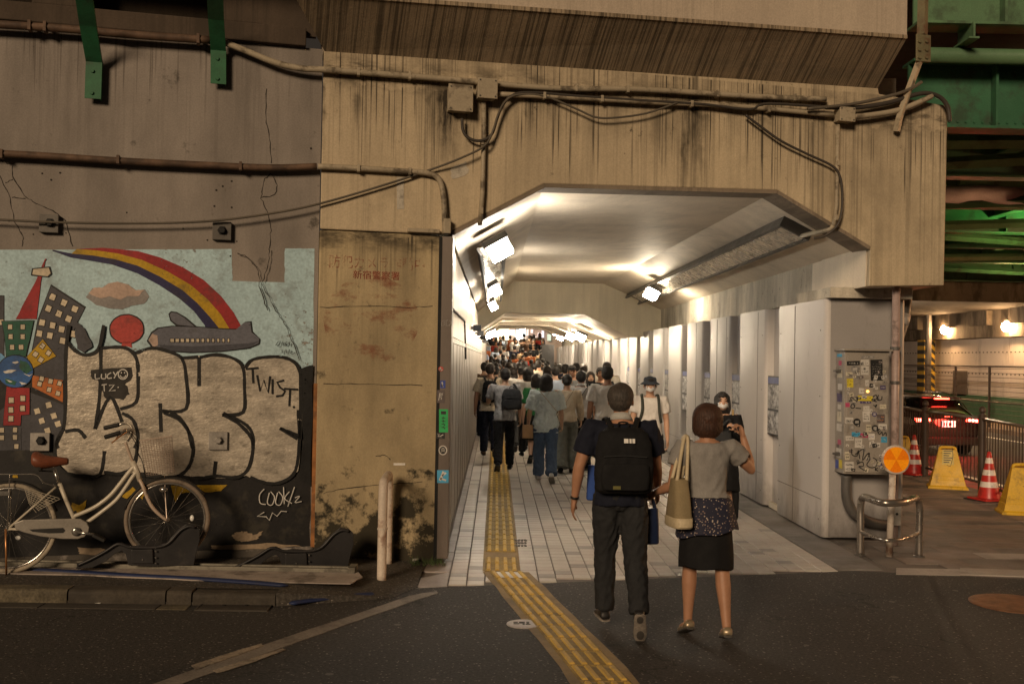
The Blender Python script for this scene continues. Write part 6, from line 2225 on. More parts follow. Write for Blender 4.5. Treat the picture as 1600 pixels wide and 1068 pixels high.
class Fig:
    """one standing or walking figure, local axes: facing +Y, right hand at +X"""

    def __init__(s, H=1.68, legs=None, arms=None, lean=2.0, head=(0, 0), build=1.0, sh=.112, hipw=1.0):
        s.H, s.b = H, build
        h = H
        R = Matrix.Rotation(-D2R(lean), 3, 'X')
        s.R = R
        legs = legs or {1: (14, 1, 12, 0), -1: (-12, 1, 18, -25)}
        arms = arms or {1: (-8, 8, 12), -1: (12, 8, 14)}
        pel = V((0, 0, .525 * h))
        s.leg = {}
        low = 9
        for sd in (1, -1):
            a, o, b, p = legs[sd]
            hip = V((sd * .052 * h * hipw, 0, .515 * h))
            dr = lambda ang, out: V((sd * math.sin(D2R(out)), math.sin(D2R(ang)) * math.cos(D2R(out)), -math.cos(D2R(ang)) * math.cos(D2R(out))))
            knee = hip + dr(a, o) * .240 * h
            ank = knee + dr(a - b, o * .6) * .232 * h
            fd = V((sd * .10, math.cos(D2R(p)), math.sin(D2R(p)))).normalized()
            fu = V((1, 0, 0)).cross(fd).normalized()
            heel = ank - fd * .030 * h - fu * .036 * h
            toe = ank + fd * .115 * h - fu * .036 * h
            low = min(low, heel.z, toe.z, (ank - fu * .042 * h).z)
            s.leg[sd] = [hip, knee, ank, fd, fu]
        s.dz = -low
        up = V((0, 0, s.dz))
        for sd in (1, -1):
            for i in range(3):
                s.leg[sd][i] = s.leg[sd][i] + up
        s.pel = pel + up
        s.T = lambda p: s.pel + R @ (V(p) * h - V((0, 0, .525 * h)))      # torso point in units of H
        s.arm = {}
        for sd in (1, -1):
            spec = arms[sd]
            shd = s.T((sd * sh, 0, .812))
            if isinstance(spec[0], V):
                elb, wri = spec[0], spec[1]
                hd = spec[2] if len(spec) > 2 else (wri - elb).normalized()
            else:
                a, o, b = spec[:3]
                dr = lambda ang, out: V((sd * math.sin(D2R(out)), math.sin(D2R(ang)) * math.cos(D2R(out)), -math.cos(D2R(ang)) * math.cos(D2R(out))))
                elb = shd + dr(a, o) * .172 * h
                wri = elb + dr(a + b, o * .35 - (spec[3] if len(spec) > 3 else 0)) * .150 * h
                hd = (wri - elb).normalized()
            s.arm[sd] = [shd, elb, wri, hd]
        s.hy, s.hp = head
        s.hR = Matrix.Rotation(D2R(s.hy), 3, 'Z') @ Matrix.Rotation(D2R(s.hp), 3, 'X')
        s.hc = s.T((0, .008, .930))
        s.Hd = lambda p: s.hc + s.hR @ (V(p) * h)
        s.tx = R @ V((1, 0, 0))
        s.ty = R @ V((0, 1, 0))

    def torso(s, mb, grow=0.0, zs=None, female=False, hem=None):
        h = s.H
        tab = [(.470, .060, .050, 0), (.495, .090, .066, -.002), (.53, .100, .071, -.004), (.57, .096, .068, -.002), (.615, .086, .060, .002), (.66, .089, .061, .004), (.71, .097, .066, .005), (.755, .103, .067, .003), (.79, .106, .061, -.002), (.815, .096, .052, -.004), (.832, .070, .043, -.004), (.845, .044, .036, -.002)]
        if female:
            tab = [(z, rx * (1.04 if z < .58 else (.90 if z < .7 else .90)), ry * (1.0 if z < .7 else .97), y) for z, rx, ry, y in tab]
        secs = []
        for z, rx, ry, y in tab:
            if zs and not (zs[0] - 1e-6 <= z <= zs[1] + 1e-6):
                continue
            secs.append((s.T((0, y, z)), rx * h * s.b + grow, ry * h * s.b + grow, s.tx, s.ty))
        if hem:
            z, rx, ry = hem
            secs.insert(0, (s.T((0, 0, z)), rx * h * s.b, ry * h * s.b, s.tx, s.ty))
        sect(mb, secs)

    def body(s, mat_, parent, voxel, face=True, fingers=True, curl=None):
        h, b = s.H, s.b
        mb = MB()
        s.torso(mb, -.006)
        limb(mb, [s.T((0, -.006, .835)), s.T((0, 0, .865)), s.Hd((0, -.004, -.03))], [.036 * h, .032 * h, .032 * h])
        # head
        mb.ell(s.Hd((0, -.008, .012)), (.0475 * h, .0585 * h, .055 * h), 18, 12, s.hR)
        mb.ell(s.Hd((0, .016, -.022)), (.039 * h, .040 * h, .042 * h), 16, 10, s.hR)
        mb.ell(s.Hd((0, .026, -.044)), (.024 * h, .022 * h, .020 * h), 12, 8, s.hR)
        mb.ell(s.Hd((0, .056, -.012)), (.0085 * h, .012 * h, .014 * h), 10, 8, s.hR)
        mb.ell(s.Hd((0, .049, .004)), (.0055 * h, .008 * h, .018 * h), 8, 6, s.hR)
        for sd in (1, -1):
            mb.ell(s.Hd((sd * .0500, -.004, -.008)), (.0060 * h, .011 * h, .018 * h), 10, 8, s.hR @ Matrix.Rotation(-sd * .3, 3, 'Z'))
            mb.ell(s.Hd((sd * .020, .038, -.018)), (.014 * h, .012 * h, .014 * h), 8, 6, s.hR)
            sh, el, wr, hd = s.arm[sd]
            r = [.033 * h * b, .030 * h * b, .027 * h * b, .0235 * h * b, .0245 * h * b, .019 * h, .0150 * h]
            P = [sh, sh.lerp(el, .3), sh.lerp(el, .7), el, el.lerp(wr, .25), el.lerp(wr, .7), wr]
            limb(mb, P, r)
            s.hand(mb, sd, fingers, (curl or {}).get(sd, 24))
            hip, kn, an, fd, fu = s.leg[sd]
            P = [hip, hip.lerp(kn, .3), hip.lerp(kn, .7), kn, kn.lerp(an, .28), kn.lerp(an, .7), an]
            limb(mb, P, [.054 * h * b, .050 * h * b, .040 * h * b, .0325 * h * b, .0345 * h * b, .024 * h, .0195 * h])
            # foot
            mb.ell(an + fd * .042 * h - fu * .022 * h, (.024 * h, .074 * h, .019 * h), 12, 8, Matrix((fd.cross(fu), fd, fu)).transposed())
        o = mb.build('body', mat_, parent, smooth=True, local=True)
        pend(o, voxel, 3)
        if face:
            for sd in (1, -1):
                e = MB().ell(s.Hd((sd * .0185, .0435, .006)), (.0075 * h, .005 * h, .0042 * h), 10, 6, s.hR)
                e.build('eye', M_EYE, o, smooth=True, local=True)
                e = MB().tube([s.Hd((sd * .010, .0500, .0185)), s.Hd((sd * .019, .0500, .0215)), s.Hd((sd * .028, .0445, .0185))], .0022 * h, 6)
                e.build('eyebrow', M_EYE, o, local=True)
            MB().ell(s.Hd((0, .0515, -.034)), (.013 * h, .004 * h, .0045 * h), 10, 6, s.hR).build('mouth', M_LIP, o, smooth=True, local=True)
        return o

    def hand(s, mb, sd, fingers, curl, spread=1.0):
        h = s.H
        sh, el, wr, d = s.arm[sd]
        # palm faces the thigh: normal towards the body
        nin = V((-sd, 0, 0))
        nin = nin - d * nin.dot(d)
        nin = nin.normalized() if nin.length > .2 else V((0, 0, 1)).cross(d).normalized()
        w = d.cross(nin).normalized()      # across the palm
        if w.y < 0:
            w = -w
        pc = wr + d * .030 * h
        M = Matrix((w, nin, d)).transposed()
        mb.ell(pc, (.0245 * h, .0115 * h, .034 * h), 12, 8, M)
        mb.tube([wr - d * .01 * h, wr + d * .012 * h], [.0145 * h, .0155 * h], 8)
        if not fingers:
            mb.ell(pc + d * .042 * h, (.021 * h, .010 * h, .030 * h), 10, 6, M)
            mb.tube([pc + w * .018 * h, pc + w * .034 * h + d * .028 * h + nin * .012 * h], [.008 * h, .006 * h], 6)
            return
        for k, (off, ln, r) in enumerate([(.0165, .043, .0051), (.0055, .048, .0053), (-.0055, .045, .0051), (-.0160, .036, .0046)]):
            p = pc + w * off * h + d * .024 * h
            dd = (d + w * off * 4 * spread * .3).normalized()
            pts = [pc + w * off * .8 * h, p]
            ang = 0
            for j, f in enumerate((.44, .32, .24)):
                ang += D2R(curl) * (.8 if j == 0 else 1.0) * (1 + .12 * k)
                v = dd * math.cos(ang) + nin * math.sin(ang)
                p = p + v * ln * f * h
                pts.append(p)
            limb(mb, pts, [r * h * 1.05, r * h * 1.1, r * h, r * h * .92, r * h * .8], 8)
        p0 = pc + w * .016 * h - d * .010 * h
        t1 = (w * .75 + d * .65 + nin * .45).normalized()
        p1 = p0 + t1 * .026 * h
        t2 = (w * .25 + d * .9 + nin * .4).normalized()
        limb(mb, [p0, p1, p1 + t2 * .024 * h], [.0085 * h, .0068 * h, .0052 * h], 8)

    def shirt(s, mat_, parent, voxel, sleeve=.55, hem=.50, loose=.012, female=False, name='shirt', fold=.006, wide=1.0, seed=1, collar=None, neck=.842):
        h, b = s.H, s.b
        mb = MB()
        zs = (hem, neck)
        s.torso(mb, loose, zs, female, hem=(hem - .012, (.103 if not female else .098) * wide + loose / h, .073 * wide + loose / h))
        for sd in (1, -1):
            sh, el, wr, hd = s.arm[sd]
            L = []
            if sleeve <= 1:
                fr = [0, .35 * sleeve / .55 if sleeve < .55 else .35, sleeve * .8, sleeve]
                L = [sh.lerp(el, f) for f in (0, sleeve * .4, sleeve * .8, sleeve)]
                r = [.038 * h * b + loose * .6, .037 * h * b + loose, .036 * h * b + loose * 1.1, .036 * h * b + loose * 1.25]
            else:
                L = [sh, sh.lerp(el, .5), el, el.lerp(wr, .5), el.lerp(wr, .93)]
                r = [.038 * h * b + loose * .6, .034 * h * b + loose, .029 * h * b + loose, .026 * h + loose * .9, .020 * h + loose * .6]
            inn = s.T((sd * .07, 0, .805))
            mb.tube([inn] + L, [.034 * h * b + loose * .4] + r, 14)
        o = mb.build(name, mat_, parent, smooth=True, local=True)
        pend(o, voxel, 3, fold, (7, 7, 4.5), seed)
        if collar is not None:
            c = MB()
            c.tube([s.T((0, -.005, .838)), s.T((0, .0, .866))], [.047 * h, .040 * h], 18)
            c.build('collar', collar, o, smooth=True, local=True)
        return o

    def trousers(s, mat_, parent, voxel, wide=1.0, top=.585, fold=.006, end=.97, seed=2, name='trousers', flare=0.0, loose=.0):
        h, b = s.H, s.b
        mb = MB()
        s.torso(mb, .007 + loose, (.47, .57), hem=None)
        for sd in (1, -1):
            hip, kn, an, fd, fu = s.leg[sd]
            P = [hip + V((0, 0, .02 * h)), hip.lerp(kn, .3), hip.lerp(kn, .7), kn, kn.lerp(an, .35), kn.lerp(an, .75), kn.lerp(an, end), kn.lerp(an, end + .04)]
            r = [.060, .058, .050, .044 + flare * .3, .043 + flare * .5, .039 + flare * .8, .038 + flare, .036 + flare]
            mb.tube(P, [a * h * b * wide for a in r], 14)
        o = mb.build(name, mat_, parent, smooth=True, local=True)
        pend(o, voxel, 3, fold, (9, 9, 5), seed)
        return o

    def shoes(s, mat_, parent, sole=None, low=False):
        h = s.H
        for sd in (1, -1):
            hip, kn, an, fd, fu = s.leg[sd]
            x = fd.cross(fu).normalized()
            mb = MB()
            secs = []
            base = an - fu * .040 * h
            prof = [(-.036, .016, .016, .030), (-.030, .021, .030, .033), (-.010, .0225, .036 if not low else .022, .036), (.02, .0235, .030 if not low else .012, .030), (.06, .0265, .017, .022), (.09, .0255, .012, .016), (.112, .018, .008, .011), (.120, .008, .005, .007)]
            for y, rx, top, _ in prof:
                c = base + fd * y * h + fu * (.004 + top / 2) * h
                secs.append((c, rx * h, (top / 2 + .004) * h, x, fu))
            sect(mb, secs, 14, 2.6)
            o = mb.build('shoe', mat_, parent, smooth=True, local=True)
            so = MB()
            sect(so, [(base + fd * y * h, rx * h * 1.06, .0065 * h, x, fu) for y, rx, _, _ in prof], 14, 2.6)
            so.build('sole', sole or M_SOLED, o, smooth='auto', local=True)

    def hair(s, mat_, parent, voxel, kind='short', seed=3):
        h = s.H
        mb = MB()
        E = lambda c, r, n=18, m=12: mb.ell(s.Hd(c), tuple(a * h for a in r), n, m, s.hR)
        E((0, -.014, .020), (.0535, .0600, .0570))
        if kind in ('short', 'crop'):
            E((0, -.026, -.004), (.0500, .046, .045))
            for sd in (1, -1):
                E((sd * .040, .006, .006), (.010, .016, .026), 10, 8)
            E((0, .018, .044), (.038, .034, .024))
            if kind == 'short':
                r = random.Random(seed)
                for k in range(26):
                    a = r.uniform(0, 2 * PI)
                    t = r.uniform(-.2, 1.2)
                    c = (.047 * math.cos(a) * math.cos(t), -.014 + .054 * math.sin(a) * math.cos(t), .020 + .054 * math.sin(t))
                    if c[1] > .025 and c[2] < .035:
                        continue
                    E(c, (.009, .010, .008), 8, 6)
        elif kind in ('bob', 'long', 'mid'):
            E((0, -.018, .012), (.0620, .066, .060))
            E((0, .020, .046), (.040, .034, .022))
            ln = {'bob': -.050, 'mid': -.085, 'long': -.150}[kind]
            E((0, -.020, ln * .45), (.0650, .054, .045 - ln * .35))
            for sd in (1, -1):
                E((sd * .047, .004, ln * .40), (.015, .028, .036 - ln * .28))
            if kind == 'long':
                E((0, -.036, -.100), (.050, .026, .075))
        elif kind == 'bun':
            E((0, -.022, 0), (.047, .046, .048))
            E((0, -.066, -.006), (.030, .026, .026))
        o = mb.build('hair', mat_, parent, smooth=True, local=True)
        pend(o, voxel, 2, .004 if kind != 'crop' else .0025, (34, 34, 12), seed)
        return o

    def strands(s, hair_o, mat_, kind, n=1400, seed=1):
        """fine locks combed from the crown down over the hair"""
        h = s.H
        r = random.Random(seed)
        mb = MB()
        cx, cy, cz = (.0545, .0610, .0575) if kind == 'crop' else (.0635, .0670, .0615)
        for k in range(n):
            a = r.uniform(0, 2 * PI)
            t0 = r.uniform(-.1, 1.35)
            ln = r.uniform(.25, .6) if kind == 'crop' else r.uniform(.4, .9)
            pts = []
            tw = r.uniform(-.35, .35)
            for i in range(5):
                t = t0 - ln * i / 4
                aa = a + tw * i / 4
                lift = 1 + .012 * i * r.uniform(0, 1)
                if t > 0 or kind == 'crop':
                    p = V((cx * math.cos(aa) * math.cos(t), -.014 + cy * math.sin(aa) * math.cos(t), .018 + cz * math.sin(t)))
                else:
                    p = V((cx * 1.03 * math.cos(aa), -.016 + cy * .92 * math.sin(aa), .018 + t * .085))
                p = V((p.x * lift, p.y * lift, p.z))
                if kind == 'crop' and p.z < -.03:
                    p.z = -.03 - (p.z + .03) * .2
                pts.append(p)
            if any(p.y > .024 and p.z < .040 for p in pts) or (kind != 'crop' and any(p.z < -.075 for p in pts)):
                continue
            P = [s.Hd(tuple(p)) for p in pts]
            w = r.uniform(.0012, .0026)
            side = (P[0] - s.hc).cross(P[-1] - P[0])
            side = side.normalized() * w if side.length > 1e-9 else V((w, 0, 0))
            m = len(P)
            ws = [.5, 1, 1, .8, .15]
            mb.add([p + side * q for p, q in zip(P, ws)] + [p - side * q for p, q in zip(P, ws)], [[i, i + 1, m + i + 1, m + i] for i in range(m - 1)])
        o = mb.build('hair_lock', mat_, hair_o, local=True, fix=False)
        o['kind'] = 'stuff'
        return o

    def mask(s, parent):
        h = s.H
        mb = MB()
        v, f = [], []
        NX_, NZ = 10, 6
        for i in range(NX_ + 1):
            a = -1 + 2 * i / NX_
            for j in range(NZ + 1):
                b_ = j / NZ
                x = a * .0385
                z = -.010 - .042 * b_ * (1 - .25 * abs(a)) + .004 * abs(a)
                y = .062 - .030 * abs(a) ** 2.0 - .010 * abs(b_ - .45) * 2 * (1 - .4 * abs(a))
                v.append(s.Hd((x, y, z)))
        for i in range(NX_):
            for j in range(NZ):
                q = i * (NZ + 1) + j
                f.append([q, q + NZ + 1, q + NZ + 2, q + 1])
        mb.add(v, f)
        o = mb.build('face_mask', M_MASK, parent, smooth=True, local=True)
        o.modifiers.new('solid', 'SOLIDIFY').thickness = .004
        for sd in (1, -1):
            for z in (-.008, -.040):
                MB().tube([s.Hd((sd * .036, .034, z)), s.Hd((sd * .047, .004, -.010))], .0012 * h, 5).build('ear_loop', M_MASK, o, local=True)
        return o


def person(label, loc, heading, group=None, cat='person'):
    t = thing('person', label, cat, tuple(loc), heading, group)
    WORG[t.name] = (0, 0, 0)
    return t


def held(name, label, cat, owner, group=None):
    """a thing carried by a person: own top-level object in the person's frame"""
    t = thing(name, label, cat, tuple(owner.location), owner.rotation_euler.z, group)
    return t


def tob(mb, name, mat_, parent, **k):
    return mb.build(name, mat_, parent, local=True, **k)


def backpack(fig, owner, label, mat_, w=.15, zlo=.57, zhi=.80, dep=.075, shine=False, straps=True):
    h = fig.H
    t = held('backpack', label, 'backpack', owner)
    mb = MB()
    y0 = -.075
    secs = []
    for f, ww, dd in [(0, .80, .70), (.05, .96, .96), (.3, 1.0, 1.0), (.7, .96, .92), (.92, .82, .70), (1.0, .58, .40)]:
        z = zlo + (zhi - zlo) * f
        secs.append((fig.T((0, y0 - dep * .5 * dd, z)), w / 2 * h * ww, dep * .5 * h * dd, fig.tx, fig.ty))
    sect(mb, secs, 24, 2.7)
    o = tob(mb, 'bag_body', mat_, t, smooth=True)
    pend(o, .012, 2, .006, (7, 7, 6), 5)
    pk = MB()
    secs = []
    for f, ww in [(0, .8), (.06, .95), (.5, 1), (.94, .95), (1, .8)]:
        z = zlo + (zhi - zlo) * (.06 + .40 * f)
        secs.append((fig.T((0, y0 - dep * 1.02, z)), w / 2 * h * .82 * ww, dep * .16 * h, fig.tx, fig.ty))
    sect(pk, secs, 20, 3.4)
    tob(pk, 'pocket', mat_, t, smooth=True)
    zp = MB().tube([fig.T((-w * .36, y0 - dep * 1.0, zlo + (zhi - zlo) * .56)), fig.T((0, y0 - dep * 1.04, zlo + (zhi - zlo) * .58)), fig.T((w * .36, y0 - dep * 1.0, zlo + (zhi - zlo) * .56))], .004, 6)
    tob(zp, 'zip', CL['charcoal'], t)
    st = MB()
    for sd in (1, -1):
        st.tube(smooth_path([fig.T((sd * .045, -.085, zhi - .01)), fig.T((sd * .062, -.045, .845)), fig.T((sd * .070, .0, .852)), fig.T((sd * .074, .060, .80)), fig.T((sd * .080, .078, .72)), fig.T((sd * .098, .02, .62)), fig.T((sd * .075, -.075, .60))], 3), .020 * h / 1.7, 6, flat=.35, side=V((1, 0, 0)))
    if straps:
        tob(st, 'strap', mat_, t, smooth=True)
    hd = MB().tube(smooth_path([fig.T((-.02, y0 - .01, zhi - .005)), fig.T((-.018, y0 - .005, zhi + .02)), fig.T((.018, y0 - .005, zhi + .02)), fig.T((.02, y0 - .01, zhi - .005))], 3), .006, 6)
    tob(hd, 'grab_loop', mat_, t, smooth=True)
    if shine:
        g = MB()
        for i, (x0, x1) in enumerate(((-.012, .006), (.010, .019), (.022, .033))):
            g.add([fig.T((x0 + .005, y0 - dep * .985, zhi - .062)), fig.T((x1 + .005, y0 - dep * .985, zhi - .062)), fig.T((x1 + .005, y0 - dep * .94, zhi - .044)), fig.T((x0 + .005, y0 - dep * .94, zhi - .044))], [[0, 1, 2, 3]])
        g.v = [p - fig.ty * .012 for p in g.v]
        tob(g, 'reflective_tag', mat('reflective_tag', (.7, .68, .64), .4, obj=True), t)['kind'] = 'stuff'
        g = MB().box((0, 0, 0), (.05, .004, .022))
        g.v = [fig.T((-.036, y0 - dep * 1.20, zlo + .028)) + p for p in g.v]
        tob(g, 'label', mat('olive_label', (.12, .11, .03), .7, obj=True), t)
    return t


def tote(owner, c, w, d, hgt, mat_, label, strap_to, name='handbag', base=None, taper=.75, strap_mat=None, cat='bag', yaw=0):
    t = held(name, label, cat, owner)
    mb = MB()
    Rz = Matrix.Rotation(yaw, 3, 'Z')
    ax, ay = Rz @ V((1, 0, 0)), Rz @ V((0, 1, 0))
    c = V(c)
    secs = [(c + V((0, 0, hgt * f)), w / 2 * k, d / 2 * k2, ax, ay) for f, k, k2 in [(0, .92, .8), (.04, 1, 1), (.5, .5 + taper / 2, .8), (.97, taper, .5), (1, taper * .96, .4)]]
    sect(mb, secs, 20, 4)
    o = tob(mb, 'bag_body', mat_, t, smooth='auto')
    if base:
        b = MB()
        sect(b, [(c + V((0, 0, z)), w / 2 * 1.01 * k, d / 2 * 1.02 * k, ax, ay) for z, k in ((-.002, .92), (.01, 1.0), (hgt * .2, .985), (hgt * .21, .975))], 20, 4)
        tob(b, 'base_panel', base, t, smooth='auto')
    if strap_to is not None:
        for s_ in (-1, 1):
            a = c + V((0, 0, hgt * .97)) + ay * d * .18 * s_ - ax * w * taper * .34
            b_ = c + V((0, 0, hgt * .97)) + ay * d * .18 * s_ + ax * w * taper * .34
            m_ = V(strap_to) + ay * .008 * s_
            p = smooth_path([a, a.lerp(m_, .6) - ax * .01, m_ - ax * .012, m_ + ax * .012, b_.lerp(m_, .6) + ax * .01, b_], 4)
            tob(MB().tube(p, .013 if name == 'handbag' else .008, 6), 'handle', strap_mat or mat_, t, smooth=True)
    return t


def sling(fig, owner, label, mat_, sd=1, bag=None, w=.016, zl=.62, name='crossbody_bag'):
    """strap from one shoulder across the back to the other hip"""
    t = held(name, label, 'bag', owner)
    h = fig.H
    pts = []
    for f in [i / 10 for i in range(11)]:
        x = sd * (.068 - .165 * f)
        z = .850 - (.850 - zl) * f
        hw = .108 if z < .8 else .075
        y = -.079 * math.sqrt(max(.05, 1 - (x / .13) ** 2)) if z < .83 else -.052
        pts.append(fig.T((x, y - .012, z)))
    back = pts
    front = [fig.T((p[0], p[1], p[2])) for p in [(sd * .068, .03, .848), (sd * .03, .085, .77), (-sd * .05, .092, .68), (-sd * .105, .04, zl)]]
    tob(MB().tube(smooth_path(front[::-1] + back, 3), w * 1.0, 6, flat=.25, side=V((0, 1, 0))), 'strap', mat_, t, smooth=True)
    if bag:
        m_, bw, bh = bag
        c = fig.T((-sd * .115, -.01, zl))
        mb = MB()
        sect(mb, [(c + V((0, 0, -bh * f)), .035, bw / 2 * k, V((1, 0, 0)), V((0, 1, 0))) for f, k in ((0, .85), (.1, 1), (.8, 1.05), (1, .9))], 16, 4)
        tob(mb, 'bag_body', m_, t, smooth='auto')
    return t


def fold_at(nn, c, ff, s):
    a = nn(V((c.x * ff[0] + s * 7.3, c.y * ff[1], c.z * ff[2] + c.x * ff[0] * .5)))
    b = nn(V((c.x * ff[0] * 1.9 + s, c.y * ff[1] * 1.9 + 5, c.z * ff[2] * 2.4 - c.x * ff[0] * 1.3)))
    d = nn(V((c.x * ff[0] * 2.6 - s, c.y * ff[1] * 2.6 + 9, c.z * ff[2] * 4.4 + c.x * ff[0] * 1.1)))
    return a * .8 + (.55 - 2.4 * abs(b)) * .75 + (.4 - 2.2 * abs(d)) * .42


def flush_people():
    """voxel-fuse every figure part into one continuous surface, then lay folds over the cloth"""
    for o, vx, it, *_ in PEND:
        r = o.modifiers.new('fuse', 'REMESH')
        r.mode = 'VOXEL'
        r.voxel_size = vx
        r.use_smooth_shade = True
        sm = o.modifiers.new('smooth', 'SMOOTH')
        sm.factor = .5
        sm.iterations = it
    dg = bpy.context.evaluated_depsgraph_get()
    dg.update()
    new = [bpy.data.meshes.new_from_object(o.evaluated_get(dg)) for o, *_ in PEND]
    for (o, vx, it, fold, ff, seed), me in zip(PEND, new):
        nm = o.data.name
        m0 = o.data.materials[0]
        o.modifiers.clear()
        old = o.data
        o.data = me
        me.name = nm
        if not me.materials:
            me.materials.append(m0)
        if fold:
            n = len(me.vertices)
            nn = noise.noise
            co = [v.co + v.normal * (fold * fold_at(nn, v.co, ff, seed)) for v in me.vertices]
            flat = [c for p in co for c in p]
            me.vertices.foreach_set('co', flat)
            me.update()
        me.polygons.foreach_set('use_smooth', [True] * len(me.polygons))
    PEND.clear()
# ---------------------------------------------------------------- the couple in front
def hd(px, py_feet, z=0.0):
    return onZ(px, py_feet, z)


# man with the black backpack, seen from behind in mid-stride
p = onZ(966, 990)
H = 1.60
f = Fig(H, legs={-1: (7, 1.0, 7, 0), 1: (-8, 2.5, 14, -58)}, arms={-1: (0, 17, 14), 1: (10, 11, 30, -4)}, lean=3, head=(-16, 2), build=1.06, sh=.124)
MAN = person('man in a dark polo shirt and black backpack walking away in front', (p.x, p.y, 0), 0)
VX = .0075
b_ = f.body(SK[2], MAN, VX, face=True, curl={-1: 16, 1: 30})
ho_m = f.hair(HR['grey'], MAN, .007, 'crop', 5)
f.strands(ho_m, HR['grey'], 'crop', 1800, 4)
m_sh = f.shirt(CL['navy'], MAN, .009, sleeve=.66, hem=.50, loose=.012, collar=None, seed=4, fold=.007)
c = MB().tube([f.T((0, -.006, .843)), f.T((0, -.002, .862)), f.T((0, .0, .872))], [.050 * H, .043 * H, .039 * H], 20)
c.build('collar', clothmat('collar_stripe', (.42, .42, .40)), m_sh, smooth=True, local=True)
f.trousers(clothmat('trouser_grey', (.021, .022, .024)), MAN, .009, 1.02, fold=.010, seed=7)
f.shoes(mat('shoe_black', (.014, .013, .013), .5, obj=True), MAN, mat('sole_grey', (.20, .175, .15), .7, var=.3, vscale=30, obj=True))
hip, kn, an, fd, fu = f.leg[1]
xs = fd.cross(fu).normalized()
MS = Matrix((xs, fd, fu)).transposed()
sp2 = MB()
for y, rx, ry in ((-.012, .014, .020), (.075, .016, .026)):
    sp2.ell(an - fu * .047 * H + fd * y * H, (rx * H, ry * H, .003), 14, 4, MS)
sp2.build('tread', M_SOLED, MAN, local=True)['kind'] = 'stuff'
wt = MB().tube([f.arm[-1][1].lerp(f.arm[-1][2], .90), f.arm[-1][1].lerp(f.arm[-1][2], .97)], [.0215 * H * .9, .0205 * H * .9], 14)
wt.build('wristwatch', mat('watch', (.03, .03, .03), .3, metal=.6, obj=True), b_, smooth=True, local=True)
gl_ = MB()
for sd in (1, -1):
    gl_.tube([f.Hd((sd * .047, -.006, .008)), f.Hd((sd * .045, .045, .006))], .0018, 5)
    gl_.tube([f.Hd((sd * .019 + .014 * math.cos(a * PI / 6), .058, .004 + .011 * math.sin(a * PI / 6))) for a in range(12)], .0016, 5, closed=True)
gl_.build('glasses', M_EYE, b_, local=True)['kind'] = 'stuff'
backpack(f, MAN, 'large black backpack with a silver reflective tag on the man in front', CL['black'], w=.245, zlo=.545, zhi=.815, dep=.085, shine=True)
# blue bag showing in front of his left hip
tote(MAN, f.T((-.085, .10, .50)), .16, .09, .24, clothmat('bright_blue', (.03, .07, .26)), 'blue bag just showing beside the left hip of the man in front', None, 'shopping_bag', taper=.9)

# woman beside him, grey top, flowered tunic, black skirt, right hand raised
p = onZ(1101, 999)
H = 1.515
T_ = lambda x, y, z: V((x, y, z))
f = Fig(H, legs={-1: (10, 2.4, 10, -22), 1: (-8, 3.2, 8, -16)}, arms={1: (T_(.315, .08, 1.12), T_(.275, .14, 1.325), V((-.22, .10, .95)).normalized()), -1: (T_(-.235, -.02, 1.02), T_(-.32, .12, .955), V((-.55, .75, -.35)).normalized())}, lean=2, head=(4, 2), build=.98, sh=.108)
WOM = person('woman in a grey top and dark flowered tunic walking beside the man in front', (p.x, p.y, 0), 0)
b_ = f.body(SK[2], WOM, VX, face=True, curl={1: 48, -1: 46})
ho_w = f.hair(HR['brown'], WOM, .007, 'bob', 8)
f.strands(ho_w, HR['brown'], 'bob', 2200, 6)
f.shirt(CL['heather'], WOM, .009, sleeve=.50, hem=.605, loose=.014, female=True, seed=9, fold=.006, wide=1.04)
# flowered tunic: slanting hem
m_flo, nt_, bs_ = newmat('flowered_cloth')
t_ = NT(nt_)
po_ = t_.pos(obj=True)
vo = t_.n('ShaderNodeTexVoronoi')
vo.inputs['Scale'].default_value = 62
t_.link(po_, vo.inputs['Vector'])
kk = t_.math('LESS_THAN', vo.outputs['Distance'], .30)
kk = t_.math('MULTIPLY', kk, t_.math('GREATER_THAN', t_.sep(vo.outputs['Color'])[0], .28))
fc = t_.mix(t_.ramp(t_.sep(vo.outputs['Color'])[1], .3, .7), (.42, .35, .30), (.20, .14, .13))
t_.link(t_.mix(kk, (.012, .013, .032), fc), bs_.inputs['Base Color'])
bs_.inputs['Roughness'].default_value = .8


def skirt(fig, name, mat_, parent, rows, voxel=None, n=40, wav=.0, seed=0, slant=0.0):
    """rows: (z, rx, ry) in units of H, open cloth tube with thickness"""
    mb = MB()
    v, fcs = [], []
    m = len(rows)
    for i, (z, rx, ry) in enumerate(rows):
        t = i / (m - 1)
        for k in range(n):
            a = 2 * PI * k / n
            q = 1 + wav * t * (math.sin(a * 7 + seed) * .6 + math.sin(a * 11 + seed * 2) * .4)
            pz = z - slant * t * math.cos(a) - .012 * wav * 8 * t * math.sin(a * 5 + seed)
            pp_ = fig.T((rx * math.cos(a) * q, ry * math.sin(a) * q, pz))
            v.append(pp_)
    for i in range(m - 1):
        for k in range(n):
            fcs.append([i * n + k, i * n + (k + 1) % n, (i + 1) * n + (k + 1) % n, (i + 1) * n + k])
    mb.add(v, fcs)
    o = mb.build(name, mat_, parent, smooth=True, local=True)
    sm = o.modifiers.new('solid', 'SOLIDIFY')
    sm.thickness = .004
    sb_ = o.modifiers.new('sub', 'SUBSURF')
    sb_.levels = sb_.render_levels = 1
    return o


